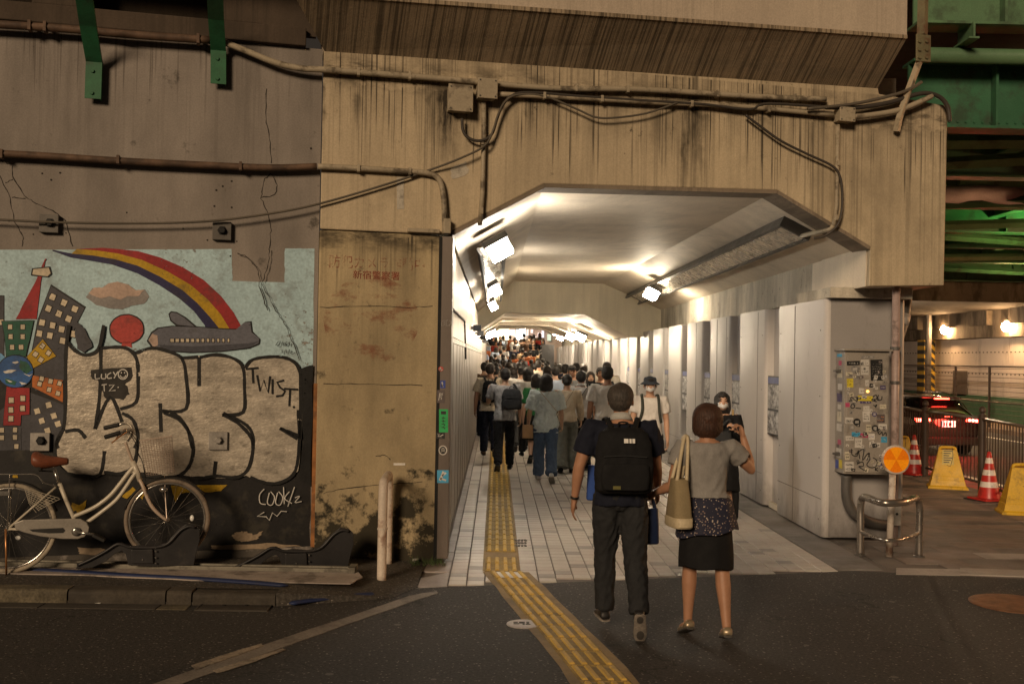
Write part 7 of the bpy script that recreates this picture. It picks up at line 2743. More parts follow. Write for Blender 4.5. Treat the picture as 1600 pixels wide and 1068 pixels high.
skirt(f, 'tunic', m_flo, WOM, [(.606, .080, .060), (.592, .100, .076), (.575, .112, .084), (.555, .117, .088), (.54, .118, .090), (.50, .126, .096), (.465, .134, .102), (.44, .138, .106)], wav=.07, seed=2, slant=-.020)
skirt(f, 'skirt', CL['black'], WOM, [(.60, .088, .066), (.55, .102, .076), (.48, .108, .082), (.42, .116, .088), (.35, .120, .092), (.288, .121, .094)], wav=.035, seed=5, slant=.004)
f.shoes(mat('shoe_gold', (.30, .24, .16), .3, metal=.4, obj=True), WOM, M_SOLED, low=True)
m_bag = clothmat('beige_canvas', (.24, .19, .11), bscale=70)
m_bagl = mat('cream_leather', (.50, .42, .28), .5, obj=True)
tote(WOM, f.T((-.135, -.075, .475)), .135, .24, .31, m_bag, 'beige shoulder bag with cream base under the arm of the woman in front', f.T((-.098, -.02, .852)), 'handbag', base=m_bagl, taper=.72, strap_mat=m_bagl, yaw=D2R(12))
hw_ = f.arm[-1][2] + f.arm[-1][3] * .06
tote(WOM, hw_ + V((.0, .02, -.335)), .13, .10, .24, mat('navy_paper', (.012, .02, .055), .35, obj=True), 'dark blue paper bag hanging between the couple in front', hw_ + V((0, .02, 0)), 'paper_bag', taper=.96, yaw=.2)

# ---------------------------------------------------------------- two people coming towards the camera
p = onZ(1126, 822)
H = 1.51
f = Fig(H, legs={1: (6, 1, 8, 0), -1: (-5, 1, 8, 0)}, arms={-1: (T_(-.20, .05, .99), T_(-.13, .20, 1.10), V((.5, .4, .6)).normalized()), 1: (-4, 9, 20)}, lean=1, head=(5, 2), build=.96, sh=.105)
MW = person('woman in black with a white face mask coming out along the cladding', (p.x, p.y, 0), D2R(172))
b_ = f.body(SK[1], MW, .0085, face=True, curl={-1: 50})
f.mask(b_)
f.hair(HR['black'], MW, .008, 'mid', 3)
f.shirt(CL['black'], MW, .011, sleeve=1.5, hem=.50, loose=.014, female=True, seed=3)
skirt(f, 'skirt', CL['black'], MW, [(.60, .088, .066), (.5, .11, .085), (.4, .125, .1), (.27, .14, .115)], wav=.05, seed=1)
f.shoes(CL['black'], MW, None)
um = thing('umbrella', 'folded black umbrella held upright by the masked woman in black', 'umbrella', onZ(1151, 822))
u0 = onY(1151, 822, p.y - .05)
u1 = onY(1146, 672, p.y - .05)
ud = u1 - u0
MB().tube([u0 + ud * q for q in (0, .06, .10, .3, .55, .70, .74)], [.005, .006, .022, .040, .046, .036, .014], 12).build('canopy', CL['black'], um, smooth=True)
MB().tube([u0 + ud * .7, u1 + ud * .10], .006, 8).build('shaft', M_SOLED, um)
MB().tube([u1 + ud * .02, u1 + ud * .22], .013, 10).build('handle', mat('pale_wood', (.42, .30, .14), .5), um, smooth=True)
tote(MW, V((.0, .16, .88)), .2, .08, .2, CL['charcoal'], 'dark handbag held by the masked woman in black', V((-.06, .20, 1.20)), 'handbag', taper=.9)

p = onY(1014, 700, 13.6)
H = 1.63
f = Fig(H, legs={1: (10, 1, 10, 0), -1: (-8, 1, 14, -15)}, arms={1: (4, 9, 10), -1: (-4, 9, 12)}, lean=1, head=(0, 0), build=.98, sh=.112)
BH = person('young man in a bucket hat, face mask and white T-shirt coming towards us', (p.x, p.y, 0), D2R(178))
b_ = f.body(SK[1], BH, .009, face=True)
f.mask(b_)
f.hair(HR['black'], BH, .009, 'crop', 3)
f.shirt(CL['white'], BH, .011, sleeve=.62, hem=.495, loose=.020, seed=6, fold=.010, wide=1.06)
f.trousers(CL['charcoal'], BH, .012, 1.12)
f.shoes(CL['white'], BH, M_SOLE)
hb = MB()
hb.lathe([(.062 * H * 1.32, -.020), (.060 * H * 1.05, .004), (.054 * H, .012), (.053 * H, .050), (.045 * H, .072), (.02 * H, .080), (.0, .081)], f.Hd((0, -.006, .022)), 26, f.hR, closed=False)
ho = hb.build('bucket_hat', CL['denim'], BH, smooth=True, local=True)
ho.data.materials[0] = clothmat('hat_slate', (.05, .06, .075))
ho.modifiers.new('solid', 'SOLIDIFY').thickness = .004
st = held('backpack', 'dark backpack worn by the young man in the bucket hat', 'backpack', BH)
sp_ = MB()
for sd in (1, -1):
    sp_.tube(smooth_path([f.T((sd * .058, -.05, .845)), f.T((sd * .066, .0, .855)), f.T((sd * .066, .066, .80)), f.T((sd * .070, .088, .72)), f.T((sd * .09, .05, .63))], 4), .019, 6, flat=.35, side=V((1, 0, 0)))
tob(sp_, 'strap', clothmat('olive_strap', (.05, .055, .045)), st, smooth=True)['kind'] = 'stuff'
bb = MB()
sect(bb, [(f.T((0, -.12, z)), .12 * k, .06 * k, f.tx, f.ty) for z, k in ((.6, .8), (.62, 1), (.76, 1), (.8, .7))], 18, 3)
tob(bb, 'bag_body', CL['charcoal'], st, smooth=True)

# ---------------------------------------------------------------- the nearest rank of walkers seen from behind
WK = {'a': {1: (16, 1, 8, 5), -1: (-14, 1, 20, -32)}, 'b': {-1: (16, 1, 8, 5), 1: (-14, 1, 20, -32)}, 'c': {1: (7, 1, 8, 0), -1: (-7, 1, 12, -12)}, 'd': {-1: (7, 1, 8, 0), 1: (-7, 1, 12, -12)}}
AR = {'a': {1: (-12, 9, 14), -1: (14, 8, 22)}, 'b': {-1: (-12, 9, 14), 1: (14, 8, 22)}, 'phone': {-1: (28, 12, 105, 8), 1: (-6, 9, 20)}}

# light blue T-shirt girl with tan bag
p = onZ(851, 752)
f = Fig(1.62, legs=WK['b'], arms={-1: (2, 14, 34), 1: (6, 12, 30)}, lean=2, head=(6, 3), build=1.0, sh=.108)
G1 = person('girl in a loose pale blue T-shirt and blue jeans walking away in the crowd', (p.x, p.y, 0), D2R(-2))
f.body(SK[1], G1, .010, face=False)
f.hair(HR['black'], G1, .010, 'mid', 2)
f.shirt(CL['lightblue'], G1, .011, sleeve=.85, hem=.47, loose=.034, female=True, seed=2, fold=.015, wide=1.12)
f.trousers(CL['denim'], G1, .011, 1.12, fold=.010, flare=.012)
f.shoes(CL['white'], G1, M_SOLE)
sling(f, G1, 'pale thin crossbody strap over the pale blue T-shirt', CL['offwhite'], sd=-1, w=.007, zl=.66)
tote(G1, f.T((-.165, .0, .40)), .17, .11, .20, clothmat('tan_paper', (.40, .25, .13)), 'tan shopping bag at the side of the girl in pale blue', f.arm[-1][2] + f.arm[-1][3] * .05, 'shopping_bag', taper=.95)

# cream top girl
p = onZ(884, 738)
f = Fig(1.60, legs=WK['c'], arms={-1: (6, 10, 20), 1: (16, 13, 14)}, lean=2, head=(-4, 2), build=.97, sh=.105)
G2 = person('girl in a cream long sleeved top with a scrunchie and wide grey trousers', (p.x, p.y, 0), 0)
f.body(SK[1], G2, .010, face=False)
f.hair(HR['black'], G2, .010, 'bun', 2)
MB().lathe([(.024, -.012), (.040, -.006), (.042, .006), (.026, .012)], f.Hd((0, -.058, -.006)), 16, f.hR @ Matrix.Rotation(PI / 2, 3, 'X')).build('scrunchie', CL['offwhite'], G2, smooth=True, local=True)
f.shirt(CL['cream'], G2, .011, sleeve=1.5, hem=.53, loose=.020, female=True, seed=5, fold=.010)
f.trousers(CL['sage'], G2, .011, 1.18, fold=.010, flare=.03)
f.shoes(CL['charcoal'], G2)
sling(f, G2, 'black crossbody bag of the girl in the cream top', CL['black'], sd=1, bag=(CL['black'], .24, .16), w=.008, zl=.575)

# grey T-shirt man with black backpack on one shoulder, phone
p = onZ(787, 735)
f = Fig(1.68, legs=WK['a'], arms={-1: (26, 16, 110, 6), 1: (4, 10, 20)}, lean=2, head=(6, -6), build=.98, sh=.116)
M2 = person('young man in a grey T-shirt carrying his black backpack on one shoulder', (p.x, p.y, 0), 0)
f.body(SK[1], M2, .010, face=False)
f.hair(HR['black'], M2, .010, 'crop', 2)
f.shirt(clothmat('grey_tee', (.36, .35, .345)), M2, .011, sleeve=.68, hem=.50, loose=.018, seed=7, fold=.010, wide=1.03)
f.trousers(CL['black'], M2, .011, 1.06, fold=.010)
f.shoes(CL['black'], M2)
t_bp = backpack(f, M2, 'black backpack slung on the right shoulder of the man in grey', CL['charcoal'], w=.20, zlo=.60, zhi=.80, dep=.085, straps=False)
off_ = Matrix.Rotation(0, 3, 'Z') @ V((.11, -.0, -.0))
for ch_ in list(t_bp.children):
    ch_.location = off_
sp_ = MB().tube(smooth_path([f.T((.05, -.10, .80)) + off_, f.T((.085, -.03, .850)), f.T((.098, .05, .79)), f.T((.115, .06, .70)), f.T((.09, -.06, .60)) + off_ * .6], 4), .018, 6, flat=.35, side=V((1, 0, 0)))
tob(sp_, 'strap', CL['charcoal'], t_bp, smooth=True)

# cream T-shirt man at far left with black backpack
p = onZ(764, 713)
f = Fig(1.75, legs=WK['b'], arms={-1: (2, 10, 10), 1: (10, 8, 40)}, lean=2, head=(-8, 0), build=1.02, sh=.118)
M3 = person('man in a cream T-shirt with a black backpack at the left edge of the crowd', (p.x, p.y, 0), 0)
f.body(SK[2], M3, .011, face=False)
f.hair(HR['dark'], M3, .011, 'short', 2)
f.shirt(CL['cream'], M3, .012, sleeve=.7, hem=.50, loose=.018, seed=8, fold=.010)
f.trousers(CL['navy'], M3, .012, 1.08, fold=.010)
f.shoes(CL['brown'], M3)
backpack(f, M3, 'black backpack on the man in the cream T-shirt at the left', CL['black'], w=.17, zlo=.58, zhi=.81, dep=.08)

# light grey shirt man with black strap
p = onZ(906, 733)
f = Fig(1.66, legs=WK['d'], arms={-1: (2, 9, 14), 1: (6, 10, 30)}, lean=2, head=(0, 2), build=1.05, sh=.118)
M4 = person('man in a pale grey office shirt with a black strap across the back', (p.x, p.y, 0), 0)
f.body(SK[2], M4, .010, face=False)
f.hair(HR['black'], M4, .010, 'short', 6)
sh_ = f.shirt(CL['shirt'], M4, .011, sleeve=.95, hem=.535, loose=.022, seed=4, fold=.010, collar=CL['shirt'])
f.trousers(CL['black'], M4, .011, 1.08, fold=.010)
f.shoes(CL['black'], M4)
sling(f, M4, 'wide black strap and bag of the man in the pale grey shirt', CL['black'], sd=1, bag=(CL['black'], .28, .2), w=.022, zl=.60)

# white T-shirt man, taller, right of the shirt man
p = onZ(947, 752)
f = Fig(1.75, legs=WK['c'], arms={-1: (2, 10, 14), 1: (4, 9, 14)}, lean=2, head=(-10, 0), build=1.02, sh=.118)
M5 = person('man in a plain white T-shirt walking away right behind the man in front', (p.x, p.y, 0), 0)
f.body(SK[2], M5, .010, face=False)
f.hair(HR['black'], M5, .010, 'short', 9)
f.shirt(clothmat('tee_white', (.66, .62, .56)), M5, .011, sleeve=.7, hem=.49, loose=.020, seed=3, fold=.010)
f.trousers(CL['charcoal'], M5, .012, 1.08)
f.shoes(CL['black'], M5)

# green top woman
p = onZ(836, 722)
f = Fig(1.58, legs=WK['a'], arms=AR['b'], lean=2, head=(0, 2), build=.98, sh=.106)
G3 = person('woman in a green top half hidden behind the girl in pale blue', (p.x, p.y, 0), 0)
f.body(SK[1], G3, .011, face=False)
f.hair(HR['black'], G3, .011, 'mid', 4)
f.shirt(CL['green'], G3, .012, sleeve=.9, hem=.52, loose=.018, female=True, seed=11)
skirt(f, 'skirt', CL['black'], G3, [(.60, .088, .066), (.5, .12, .095), (.4, .15, .12), (.25, .19, .16)], wav=.06, seed=3)
f.shoes(CL['black'], G3)

# two seen from the front: woman in white, man in black T-shirt
p = onZ(921, 702)
f = Fig(1.60, legs=WK['b'], arms=AR['a'], lean=1, head=(4, 0), build=.95, sh=.104)
G4 = person('smiling woman in a white top with long hair coming towards us in the crowd', (p.x, p.y, 0), D2R(176))
f.body(SK[1], G4, .011, face=True)
f.hair(HR['dark'], G4, .011, 'long', 4)
f.shirt(CL['white'], G4, .012, sleeve=.8, hem=.52, loose=.016, female=True, seed=12)
f.trousers(CL['denim'], G4, .013)
f.shoes(CL['white'], G4, M_SOLE)
p = onZ(937, 712)
f = Fig(1.70, legs=WK['a'], arms=AR['b'], lean=1, head=(12, 0), build=1.05, sh=.118)
M6 = person('man in a black T-shirt coming towards us between the crowd and the cladding', (p.x, p.y, 0), D2R(170))
f.body(SK[2], M6, .011, face=True)
f.hair(HR['black'], M6, .011, 'short', 5)
f.shirt(CL['black'], M6, .012, sleeve=.7, hem=.50, loose=.016, seed=13)
f.trousers(CL['charcoal'], M6, .013)
f.shoes(CL['white'], M6, M_SOLE)
p = onZ(946, 695)
f = Fig(1.80, legs=WK['b'], arms=AR['a'], lean=1, head=(-5, 0), build=1.02, sh=.118)
M7 = person('tall man with short hair and pale top facing us above the crowd', (p.x, p.y, 0), D2R(180))
f.body(SK[2], M7, .011, face=True)
f.hair(HR['black'], M7, .011, 'crop', 5)
f.shirt(CL['offwhite'], M7, .012, sleeve=.7, hem=.50, loose=.016, seed=14)
f.trousers(CL['charcoal'], M7, .013)
f.shoes(CL['black'], M7)
p = onZ(893, 706)
f = Fig(1.73, legs=WK['a'], arms=AR['b'], lean=1, head=(35, 0), build=1.02, sh=.118)
M8 = person('man in a dark baseball cap with beard turning his head in the crowd', (p.x, p.y, 0), D2R(150))
f.body(SK[2], M8, .011, face=True)
f.hair(HR['black'], M8, .011, 'crop', 5)
cp_ = MB()
cp_.lathe([(.058 * 1.73, .0), (.056 * 1.73, .03), (.04 * 1.73, .062), (.0, .072)], f.Hd((0, -.008, .016)), 20, f.hR, closed=False)
cp_.ell(f.Hd((0, .072, .020)), (.05 * 1.6, .045 * 1.6, .006), 14, 6, f.hR)
co_ = cp_.build('cap', CL['black'], M8, smooth=True, local=True)
f.shirt(CL['midgrey'], M8, .012, sleeve=.7, hem=.50, loose=.016, seed=15)
f.trousers(CL['charcoal'], M8, .013)
f.shoes(CL['black'], M8)

# ---------------------------------------------------------------- crowd prototypes (placed as individuals below)
PROTO = []
for i, (H, lg, ar, hair_, hk, top, bot, fem, slv, hem) in enumerate([
        (1.70, 'a', 'a', 'black', 'short', 'white', 'charcoal', False, .7, .50), (1.66, 'b', 'b', 'black', 'crop', 'black', 'navy', False, .7, .50), (1.58, 'c', 'a', 'dark', 'long', 'brown', 'denim', True, .9, .52),
        (1.60, 'd', 'b', 'black', 'mid', 'offwhite', 'black', True, 1.5, .52), (1.74, 'c', 'b', 'black', 'short', 'navy', 'black', False, 1.5, .50), (1.63, 'a', 'phone', 'dark', 'bob', 'grey', 'charcoal', True, .8, .52)]):
    f = Fig(H, legs=WK[lg], arms=AR[ar], lean=2, head=(RND.uniform(-15, 15), 0), build=1.0, sh=.110 if fem else .117)
    t = person('proto', (0, 0, 0), 0)
    f.body(SK[i % 3], t, .016, face=False, fingers=False)
    f.hair(HR[hair_], t, .014, hk, i)
    f.shirt(CL[top], t, .016, sleeve=slv, hem=hem, loose=.018, female=fem, seed=i, fold=.008)
    f.trousers(CL[bot], t, .016, 1.08)
    f.shoes(CL['black'], t)
    PROTO.append(t)
flush_people()

# ---------------------------------------------------------------- the crowd filling the underpass
def recolour(root, top=None, bot=None, hair_=None):
    for ch in root.children:
        k = ch.name.split('.')[0]
        m = {'shirt': top, 'trousers': bot, 'hair': hair_}.get(k)
        if m is not None and ch.material_slots:
            ch.material_slots[0].link = 'OBJECT'
            ch.material_slots[0].material = m


TOPS = [('white', 'white top'), ('white', 'white top'), ('black', 'black top'), ('navy', 'navy top'), ('grey', 'grey top'), ('offwhite', 'off-white top'), ('brown', 'brown top'), ('pale', 'pale blue top'), ('charcoal', 'charcoal top'), ('red', 'red top'), ('orange', 'rust-coloured top'), ('tan', 'tan top')]
first_used = set()


def crowd(px, head_y, Yd, k, top, bot, label, group, face=0, floor=0.0):
    """a walker whose crown appears at this picture height at the given distance"""
    root = PROTO[k]
    if k in first_used:
        root = copy_tree(PROTO[k])
    first_used.add(k)
    q = onY(px, head_y, Yd)
    Hk = [1.70, 1.66, 1.58, 1.60, 1.74, 1.63][k]
    s = max(.93, min(1.07, (q.z - floor) / Hk))
    root.scale = (s, s, s)
    root.location = (q.x, Yd, floor)
    root.rotation_euler = (0, 0, D2R(face))
    root['label'] = label
    root['category'] = 'person'
    root['group'] = group
    recolour(root, CL[top], CL[bot] if bot else None)
    WORG[root.name] = (0, 0, 0)
    return root


g_ = 'walkers in the middle of the crowd'
crowd(815, 570, 20.5, 0, 'white', 'charcoal', 'walker in a white shirt straight ahead in the middle of the crowd', g_)
crowd(802, 574, 22, 2, 'brown', 'denim', 'long haired walker in brown left of the white shirt', g_)
crowd(826, 573, 19.5, 3, 'white', 'black', 'walker in white directly behind the girl in green', g_)
crowd(775, 572, 23, 4, 'charcoal', 'black', 'walker in charcoal between the cream T-shirt man and the grey T-shirt man', g_)
crowd(868, 571, 20.5, 1, 'pale', 'navy', 'walker in a pale blue shirt beside the cream top girl', g_)
crowd(884, 569, 22.5, 4, 'black', 'black', 'walker in black behind the pale grey office shirt', g_)
crowd(900, 567, 25, 0, 'white', 'charcoal', 'walker in white behind the man in the baseball cap', g_)
crowd(795, 565, 26, 5, 'white', 'charcoal', 'bob haired walker in white farther in on the left', g_)
crowd(855, 566, 25, 2, 'black', 'denim', 'long haired walker in black farther in near the middle', g_)
crowd(842, 563, 29, 4, 'offwhite', 'black', 'walker in off-white farther in near the middle', g_)
crowd(757, 566, 24, 1, 'brown', 'navy', 'walker in brown hugging the left steel wall', g_)
crowd(912, 566, 27, 5, 'offwhite', 'charcoal', 'bob haired walker in off-white farther in on the right', g_)
crowd(874, 563, 31, 3, 'navy', 'black', 'walker in navy far in on the right half', g_)
crowd(820, 561, 32, 1, 'red', 'navy', 'walker in a red top far in near the middle', g_)
ORD = ['first', 'second', 'third', 'fourth', 'fifth', 'sixth', 'seventh', 'eighth', 'ninth', 'tenth', 'eleventh', 'twelfth']
rr = random.Random(21)
g_ = 'people far down the underpass'
n_ = 0
for Yd in (34, 37, 40, 43, 46):
    n_ = -1
    for px in range(756, 866 if Yd < 44 else 850, 11):
        x = px + rr.uniform(-4, 4)
        y = onY(x, 560, Yd)
        z = 0 if Yd < 46 else .15 * (int((Yd - 46) / 1.2) + 1)
        Hh = rr.uniform(1.55, 1.78)
        # picture height of a head of that height
        hy = 560 + (CAM_H - Hh - z) * 1600 / Yd
        t, nm = rr.choice(TOPS[:9])
        n_ += 1
        crowd(x, hy, Yd + rr.uniform(-1, 1), rr.randrange(6), t, rr.choice(['black', 'charcoal', 'navy', 'denim']), 'distant person in a %s, %s from the left in the %s distant rank' % (nm, ORD[n_], {34: 'nearest', 37: 'second', 40: 'third', 43: 'fourth', 46: 'last'}[Yd]), g_, rr.choice([0, 0, 0, 180, 10, -10]), z)
g_ = 'people on the far steps'
for k in range(11):
    Yd = 46.6 + 1.2 * k
    z = .15 * (k + 1)
    n_ = -1
    for px in range(756, 850, 15):
        if rr.random() < .22:
            continue
        x = px + rr.uniform(-6, 6)
        Hh = rr.uniform(1.55, 1.78)
        hy = 560 + (CAM_H - Hh - z) * 1600 / Yd
        t, nm = rr.choice(TOPS)
        n_ += 1
        crowd(x, hy, Yd, rr.randrange(6), t, rr.choice(['black', 'charcoal', 'navy', 'denim']), 'tiny person in a %s, %s from the left on the %s far step' % (nm, ORD[n_], ORD[k]), g_, rr.choice([0, 0, 180, 180, 20, -20]), z)
# ================================================================ BICYCLE
BO = .34
B = lambda px, py, o=0.0: onF(px, py, BO + o)
BZ = lambda x, y, o=0.0: B(x / 3.956, 640 + y / 3.956, o)
m_bf = mat('bike_cream', (.50, .45, .36), .35, var=.08, spec=.5, dirt=.58, dirt_amt=.4, dirt_scale=9)
m_bpink = mat('bike_fork', (.42, .33, .26), .4, var=.12)
m_chr = mat('chrome', (.55, .52, .48), .2, metal=.9, var=.1)
m_tyre = mat('tyre_cream', (.33, .28, .21), .7, var=.15, dirt=.5, dirt_amt=.5, dirt_scale=9)
m_tyreb = mat('tyre_brown', (.21, .165, .125), .7, var=.15, dirt=.5, dirt_amt=.5, dirt_scale=9)
m_sad = mat('saddle_leather', (.17, .055, .028), .5, var=.15, bump=.3)
m_grip = mat('grip_black', (.015, .014, .013), .7)
m_guard = mat('chain_guard', (.30, .275, .24), .4, metal=.3, var=.1)
m_basket = mat('basket_wire', (.42, .33, .27), .45, metal=.3, var=.1)
m_org = mat('orange_reflection', (.5, .24, .10), .35, metal=.6)
hubR, hubF = BZ(58, 712), BZ(1035, 676)
bk = thing('bicycle', 'cream step-through city bicycle with brown saddle parked at the mural', 'bicycle', (hubR.x, hubR.y, .1))


def wheel(c, r, tm, n_sp=28):
    ring = lambda rr, a: c + FU * (rr * math.cos(a)) + ZUP * (rr * math.sin(a))
    N = 48
    w = MB().tube([ring(r, 2 * PI * k / N) for k in range(N)], .0185, 10, closed=True, side=FN).build('tyre', tm, bk, smooth=True)
    rim = MB().tube([ring(r - .024, 2 * PI * k / N) for k in range(N)], .011, 8, closed=True, side=FN)
    rim.build('rim', m_chr, w, smooth=True)
    sp = MB()
    for k in range(n_sp):
        a = 2 * PI * k / n_sp
        sd = 1 if k % 2 else -1
        sp.tube([ring(.02, a + .9 * sd) + FN * .028 * sd, ring(r - .03, a)], .0013, 4)
    sp.build('spokes', m_chr, w)['kind'] = 'stuff'
    MB().tube([c - FN * .05, c - FN * .03, c + FN * .03, c + FN * .05], [.012, .024, .024, .012], 12).build('hub', m_chr, w, smooth=True)
    return w


rR, rF = .335, .315
hubR = V((hubR.x, hubR.y, .1 + rR + .018))
wr_, wf_ = wheel(hubR, rR, m_tyre), wheel(hubF, rF, m_tyreb)
arc = lambda c, r, a0, a1, n=16: [c + FU * (r * math.cos(D2R(a0 + (a1 - a0) * i / n))) + ZUP * (r * math.sin(D2R(a0 + (a1 - a0) * i / n))) for i in range(n + 1)]


def fender(c, r, a0, a1, m):
    mb = MB()
    A = arc(c, r, a0, a1)
    v, f = [], []
    for p in A:
        d = (p - c).normalized()
        v += [p - FN * .026 - d * .012, p - FN * .014, p + FN * .014, p + FN * .026 - d * .012]
    for i in range(len(A) - 1):
        for k in range(3):
            f.append([4 * i + k, 4 * i + k + 1, 4 * i + 5 + k, 4 * i + 4 + k])
    o = mb.add(v, f).build('mudguard', m, bk, smooth=True)
    o.modifiers.new('solid', 'SOLIDIFY').thickness = .0025


fender(hubR, rR + .036, 20, 200, m_grip)
fender(hubF, rF + .032, 35, 165, m_grip)
fr = MB()
P = lambda lst, o=0.0: [BZ(x, y, o) for x, y in lst]
fr.tube(smooth_path(P([(455, 658), (520, 632), (600, 592), (680, 530), (740, 460), (790, 395), (832, 345)])), .0165, 10)
fr.tube(smooth_path(P([(500, 715), (560, 680), (640, 622), (720, 555), (780, 475), (820, 415), (852, 375)])), .0165, 10)
fr.tube(P([(368, 455), (410, 560), (455, 662), (482, 740)]), .0165, 10)
fr.tube(P([(818, 318), (850, 385), (866, 440)]), .021, 12)
fr.build('frame', m_bf, bk, smooth=True)
st_ = MB()
for o in (-.05, .05):
    st_.tube([hubR + FN * o, BZ(482, 742, o * .5)], .010, 8)
    st_.tube([hubR + FN * o, BZ(345, 478, o * .4)], .009, 8)
st_.build('rear_stays', m_bf, bk, smooth=True)
fk = MB()
for o in (-.045, .045):
    fk.tube(smooth_path([BZ(862, 430, o * .5), BZ(885, 475, o), BZ(905, 530, o), BZ(940, 598, o), BZ(990, 650, o), hubF + FN * o]), [.014] * 5 * 4 + [.013] * 5 + [.011], 10)
fk.build('fork', m_bpink, bk, smooth=True)
MB().tube(smooth_path(P([(822, 325), (800, 270), (775, 200)])), .012, 10).build('stem', m_bpink, bk, smooth=True)
top_ = BZ(790, 190)
fg = lambda px, py, o: onF(px / 3.956, 640 + py / 3.956, BO + o)
bar_n = [top_, fg(812, 160, .03), fg(820, 128, .10), fg(800, 120, .20), fg(760, 136, .27), fg(655, 168, .28)]
bar_f = [top_, fg(812, 150, -.02), fg(818, 112, -.08), fg(795, 88, -.17), fg(750, 88, -.22), fg(648, 112, -.23)]
hb_ = MB()
hb_.tube(smooth_path(bar_n), .011, 10)
hb_.tube(smooth_path(bar_f), .011, 10)
ho_ = hb_.build('handlebar', m_chr, bk, smooth=True)
for a, b in ((fg(745, 140, .272), fg(645, 170, .28)), (fg(740, 90, -.222), fg(642, 113, -.23))):
    MB().tube([a, a.lerp(b, .1), a.lerp(b, .9), b], [.015, .018, .018, .015], 10).build('grip', m_grip, ho_, smooth=True)
bl = MB()
bl.tube(smooth_path([fg(790, 130, .2), fg(740, 165, .26), fg(690, 205, .29)]), .006, 6)
bl.tube(smooth_path([fg(830, 128, .05), fg(770, 120, .18), fg(700, 200, .25)]), .004, 6)
bl.build('brake_lever', m_org, ho_)
cbl = MB()
for k in range(3):
    cbl.tube(smooth_path([fg(800, 125 + 8 * k, .12), fg(850, 170 + 30 * k, .06), fg(850, 250 + 10 * k, .02), fg(880, 320, .02), fg(900, 400 + 20 * k, .0)]), .003, 5)
cbl.build('brake_cable', m_grip, bk)['kind'] = 'stuff'
# saddle
sd_ = MB()
v = []
for x, y, w, t in [(208, 300, .10, .05), (225, 305, .115, .06), (270, 320, .105, .055), (320, 322, .065, .045), (370, 318, .035, .035), (415, 318, .022, .028), (424, 318, .012, .02)]:
    sect_c = BZ(x, y)
    v.append((sect_c, w, t, FN, ZUP))
sect(sd_, v, 14, 2.4)
sd_.build('saddle', m_sad, bk, smooth=True)
spr = MB()
for o in (-.06, .06):
    spr.tube([BZ(245, 335, o), BZ(245, 372, o)], .022, 8)
spr.tube([BZ(240, 375, -.06), BZ(330, 380, 0)], .006, 6)
spr.tube([BZ(240, 375, .06), BZ(330, 380, 0)], .006, 6)
spr.build('saddle_spring', m_grip, bk)
MB().tube(P([(335, 370), (368, 460)]), .013, 10).build('seat_post', m_chr, bk, smooth=True)
# chain guard, crank, pedals
cg = P([(85, 700), (140, 680), (300, 675), (440, 673), (500, 675), (535, 695), (552, 725), (545, 760), (520, 785), (480, 798), (380, 797), (250, 782), (150, 758), (95, 738)], .075)
MB().prism(cg, FN * -.03).build('chain_guard', m_guard, bk, bevel=.006)
MB().prism(P([(180, 738), (390, 728), (405, 745), (390, 760), (300, 762), (200, 752)], .0765), FN * -.004).build('chain_guard_slot', m_grip, bk)
bb = BZ(482, 740)
cr = MB().tube([bb - FN * .09, bb + FN * .095], .018, 12)
cr.lathe([(.032, 0), (.034, .012), (.02, .018)], bb + FN * .078, 20, Rf)
cr.tube([bb + FN * .10, BZ(595, 772, .105)], .010, 8)
cr.tube([bb - FN * .09, BZ(372, 712, -.10)], .010, 8)
cro = cr.build('crank', m_chr, bk, smooth=True)
pdl = BZ(612, 788, .14)
MB().box(pdl, (.10, .07, .024), Matrix.Rotation(FA, 3, 'Z') @ Matrix.Rotation(.5, 3, 'Y')).build('pedal', m_grip, cro, bevel=.005)
# rear rack, skirt guard
rk = MB()
for o in (-.06, .06):
    rk.tube(smooth_path([BZ(-60, 398, o), BZ(120, 398, o), BZ(225, 402, o), BZ(270, 450, o), BZ(350, 470, o * .6)]), .0055, 6)
    rk.tube([hubR + FN * o, BZ(60, 400, o)], .005, 6)
for x in (0, 60, 120, 180):
    rk.tube([BZ(x, 398, -.06), BZ(x, 398, .06)], .0045, 6)
rk.build('rear_rack', m_chr, bk, smooth=True)
gd_ = MB()
for s in range(9):
    t = s / 8
    gd_.tube([BZ(150 + 220 * t, 480 + 70 * t, .075), BZ(175 + 60 * t, 560 + 80 * t - 20 * t, .075)], .0017, 4)
    gd_.tube([BZ(150 + 25 * t, 480 + 90 * t, .075), BZ(365 - 140 * t, 545 + 90 * t, .075)], .0017, 4)
gd_.build('skirt_guard', m_bf, bk)['kind'] = 'stuff'
lk = MB().box(BZ(30, 515, .04), (.09, .05, .04), Matrix.Rotation(FA, 3, 'Z')).build('wheel_lock', m_chr, bk, bevel=.006)
MB().tube([BZ(35, 735, .10), BZ(38, 900, .13), onZ(10, 897, .1)], .008, 8).build('kickstand', m_org, bk, smooth=True)
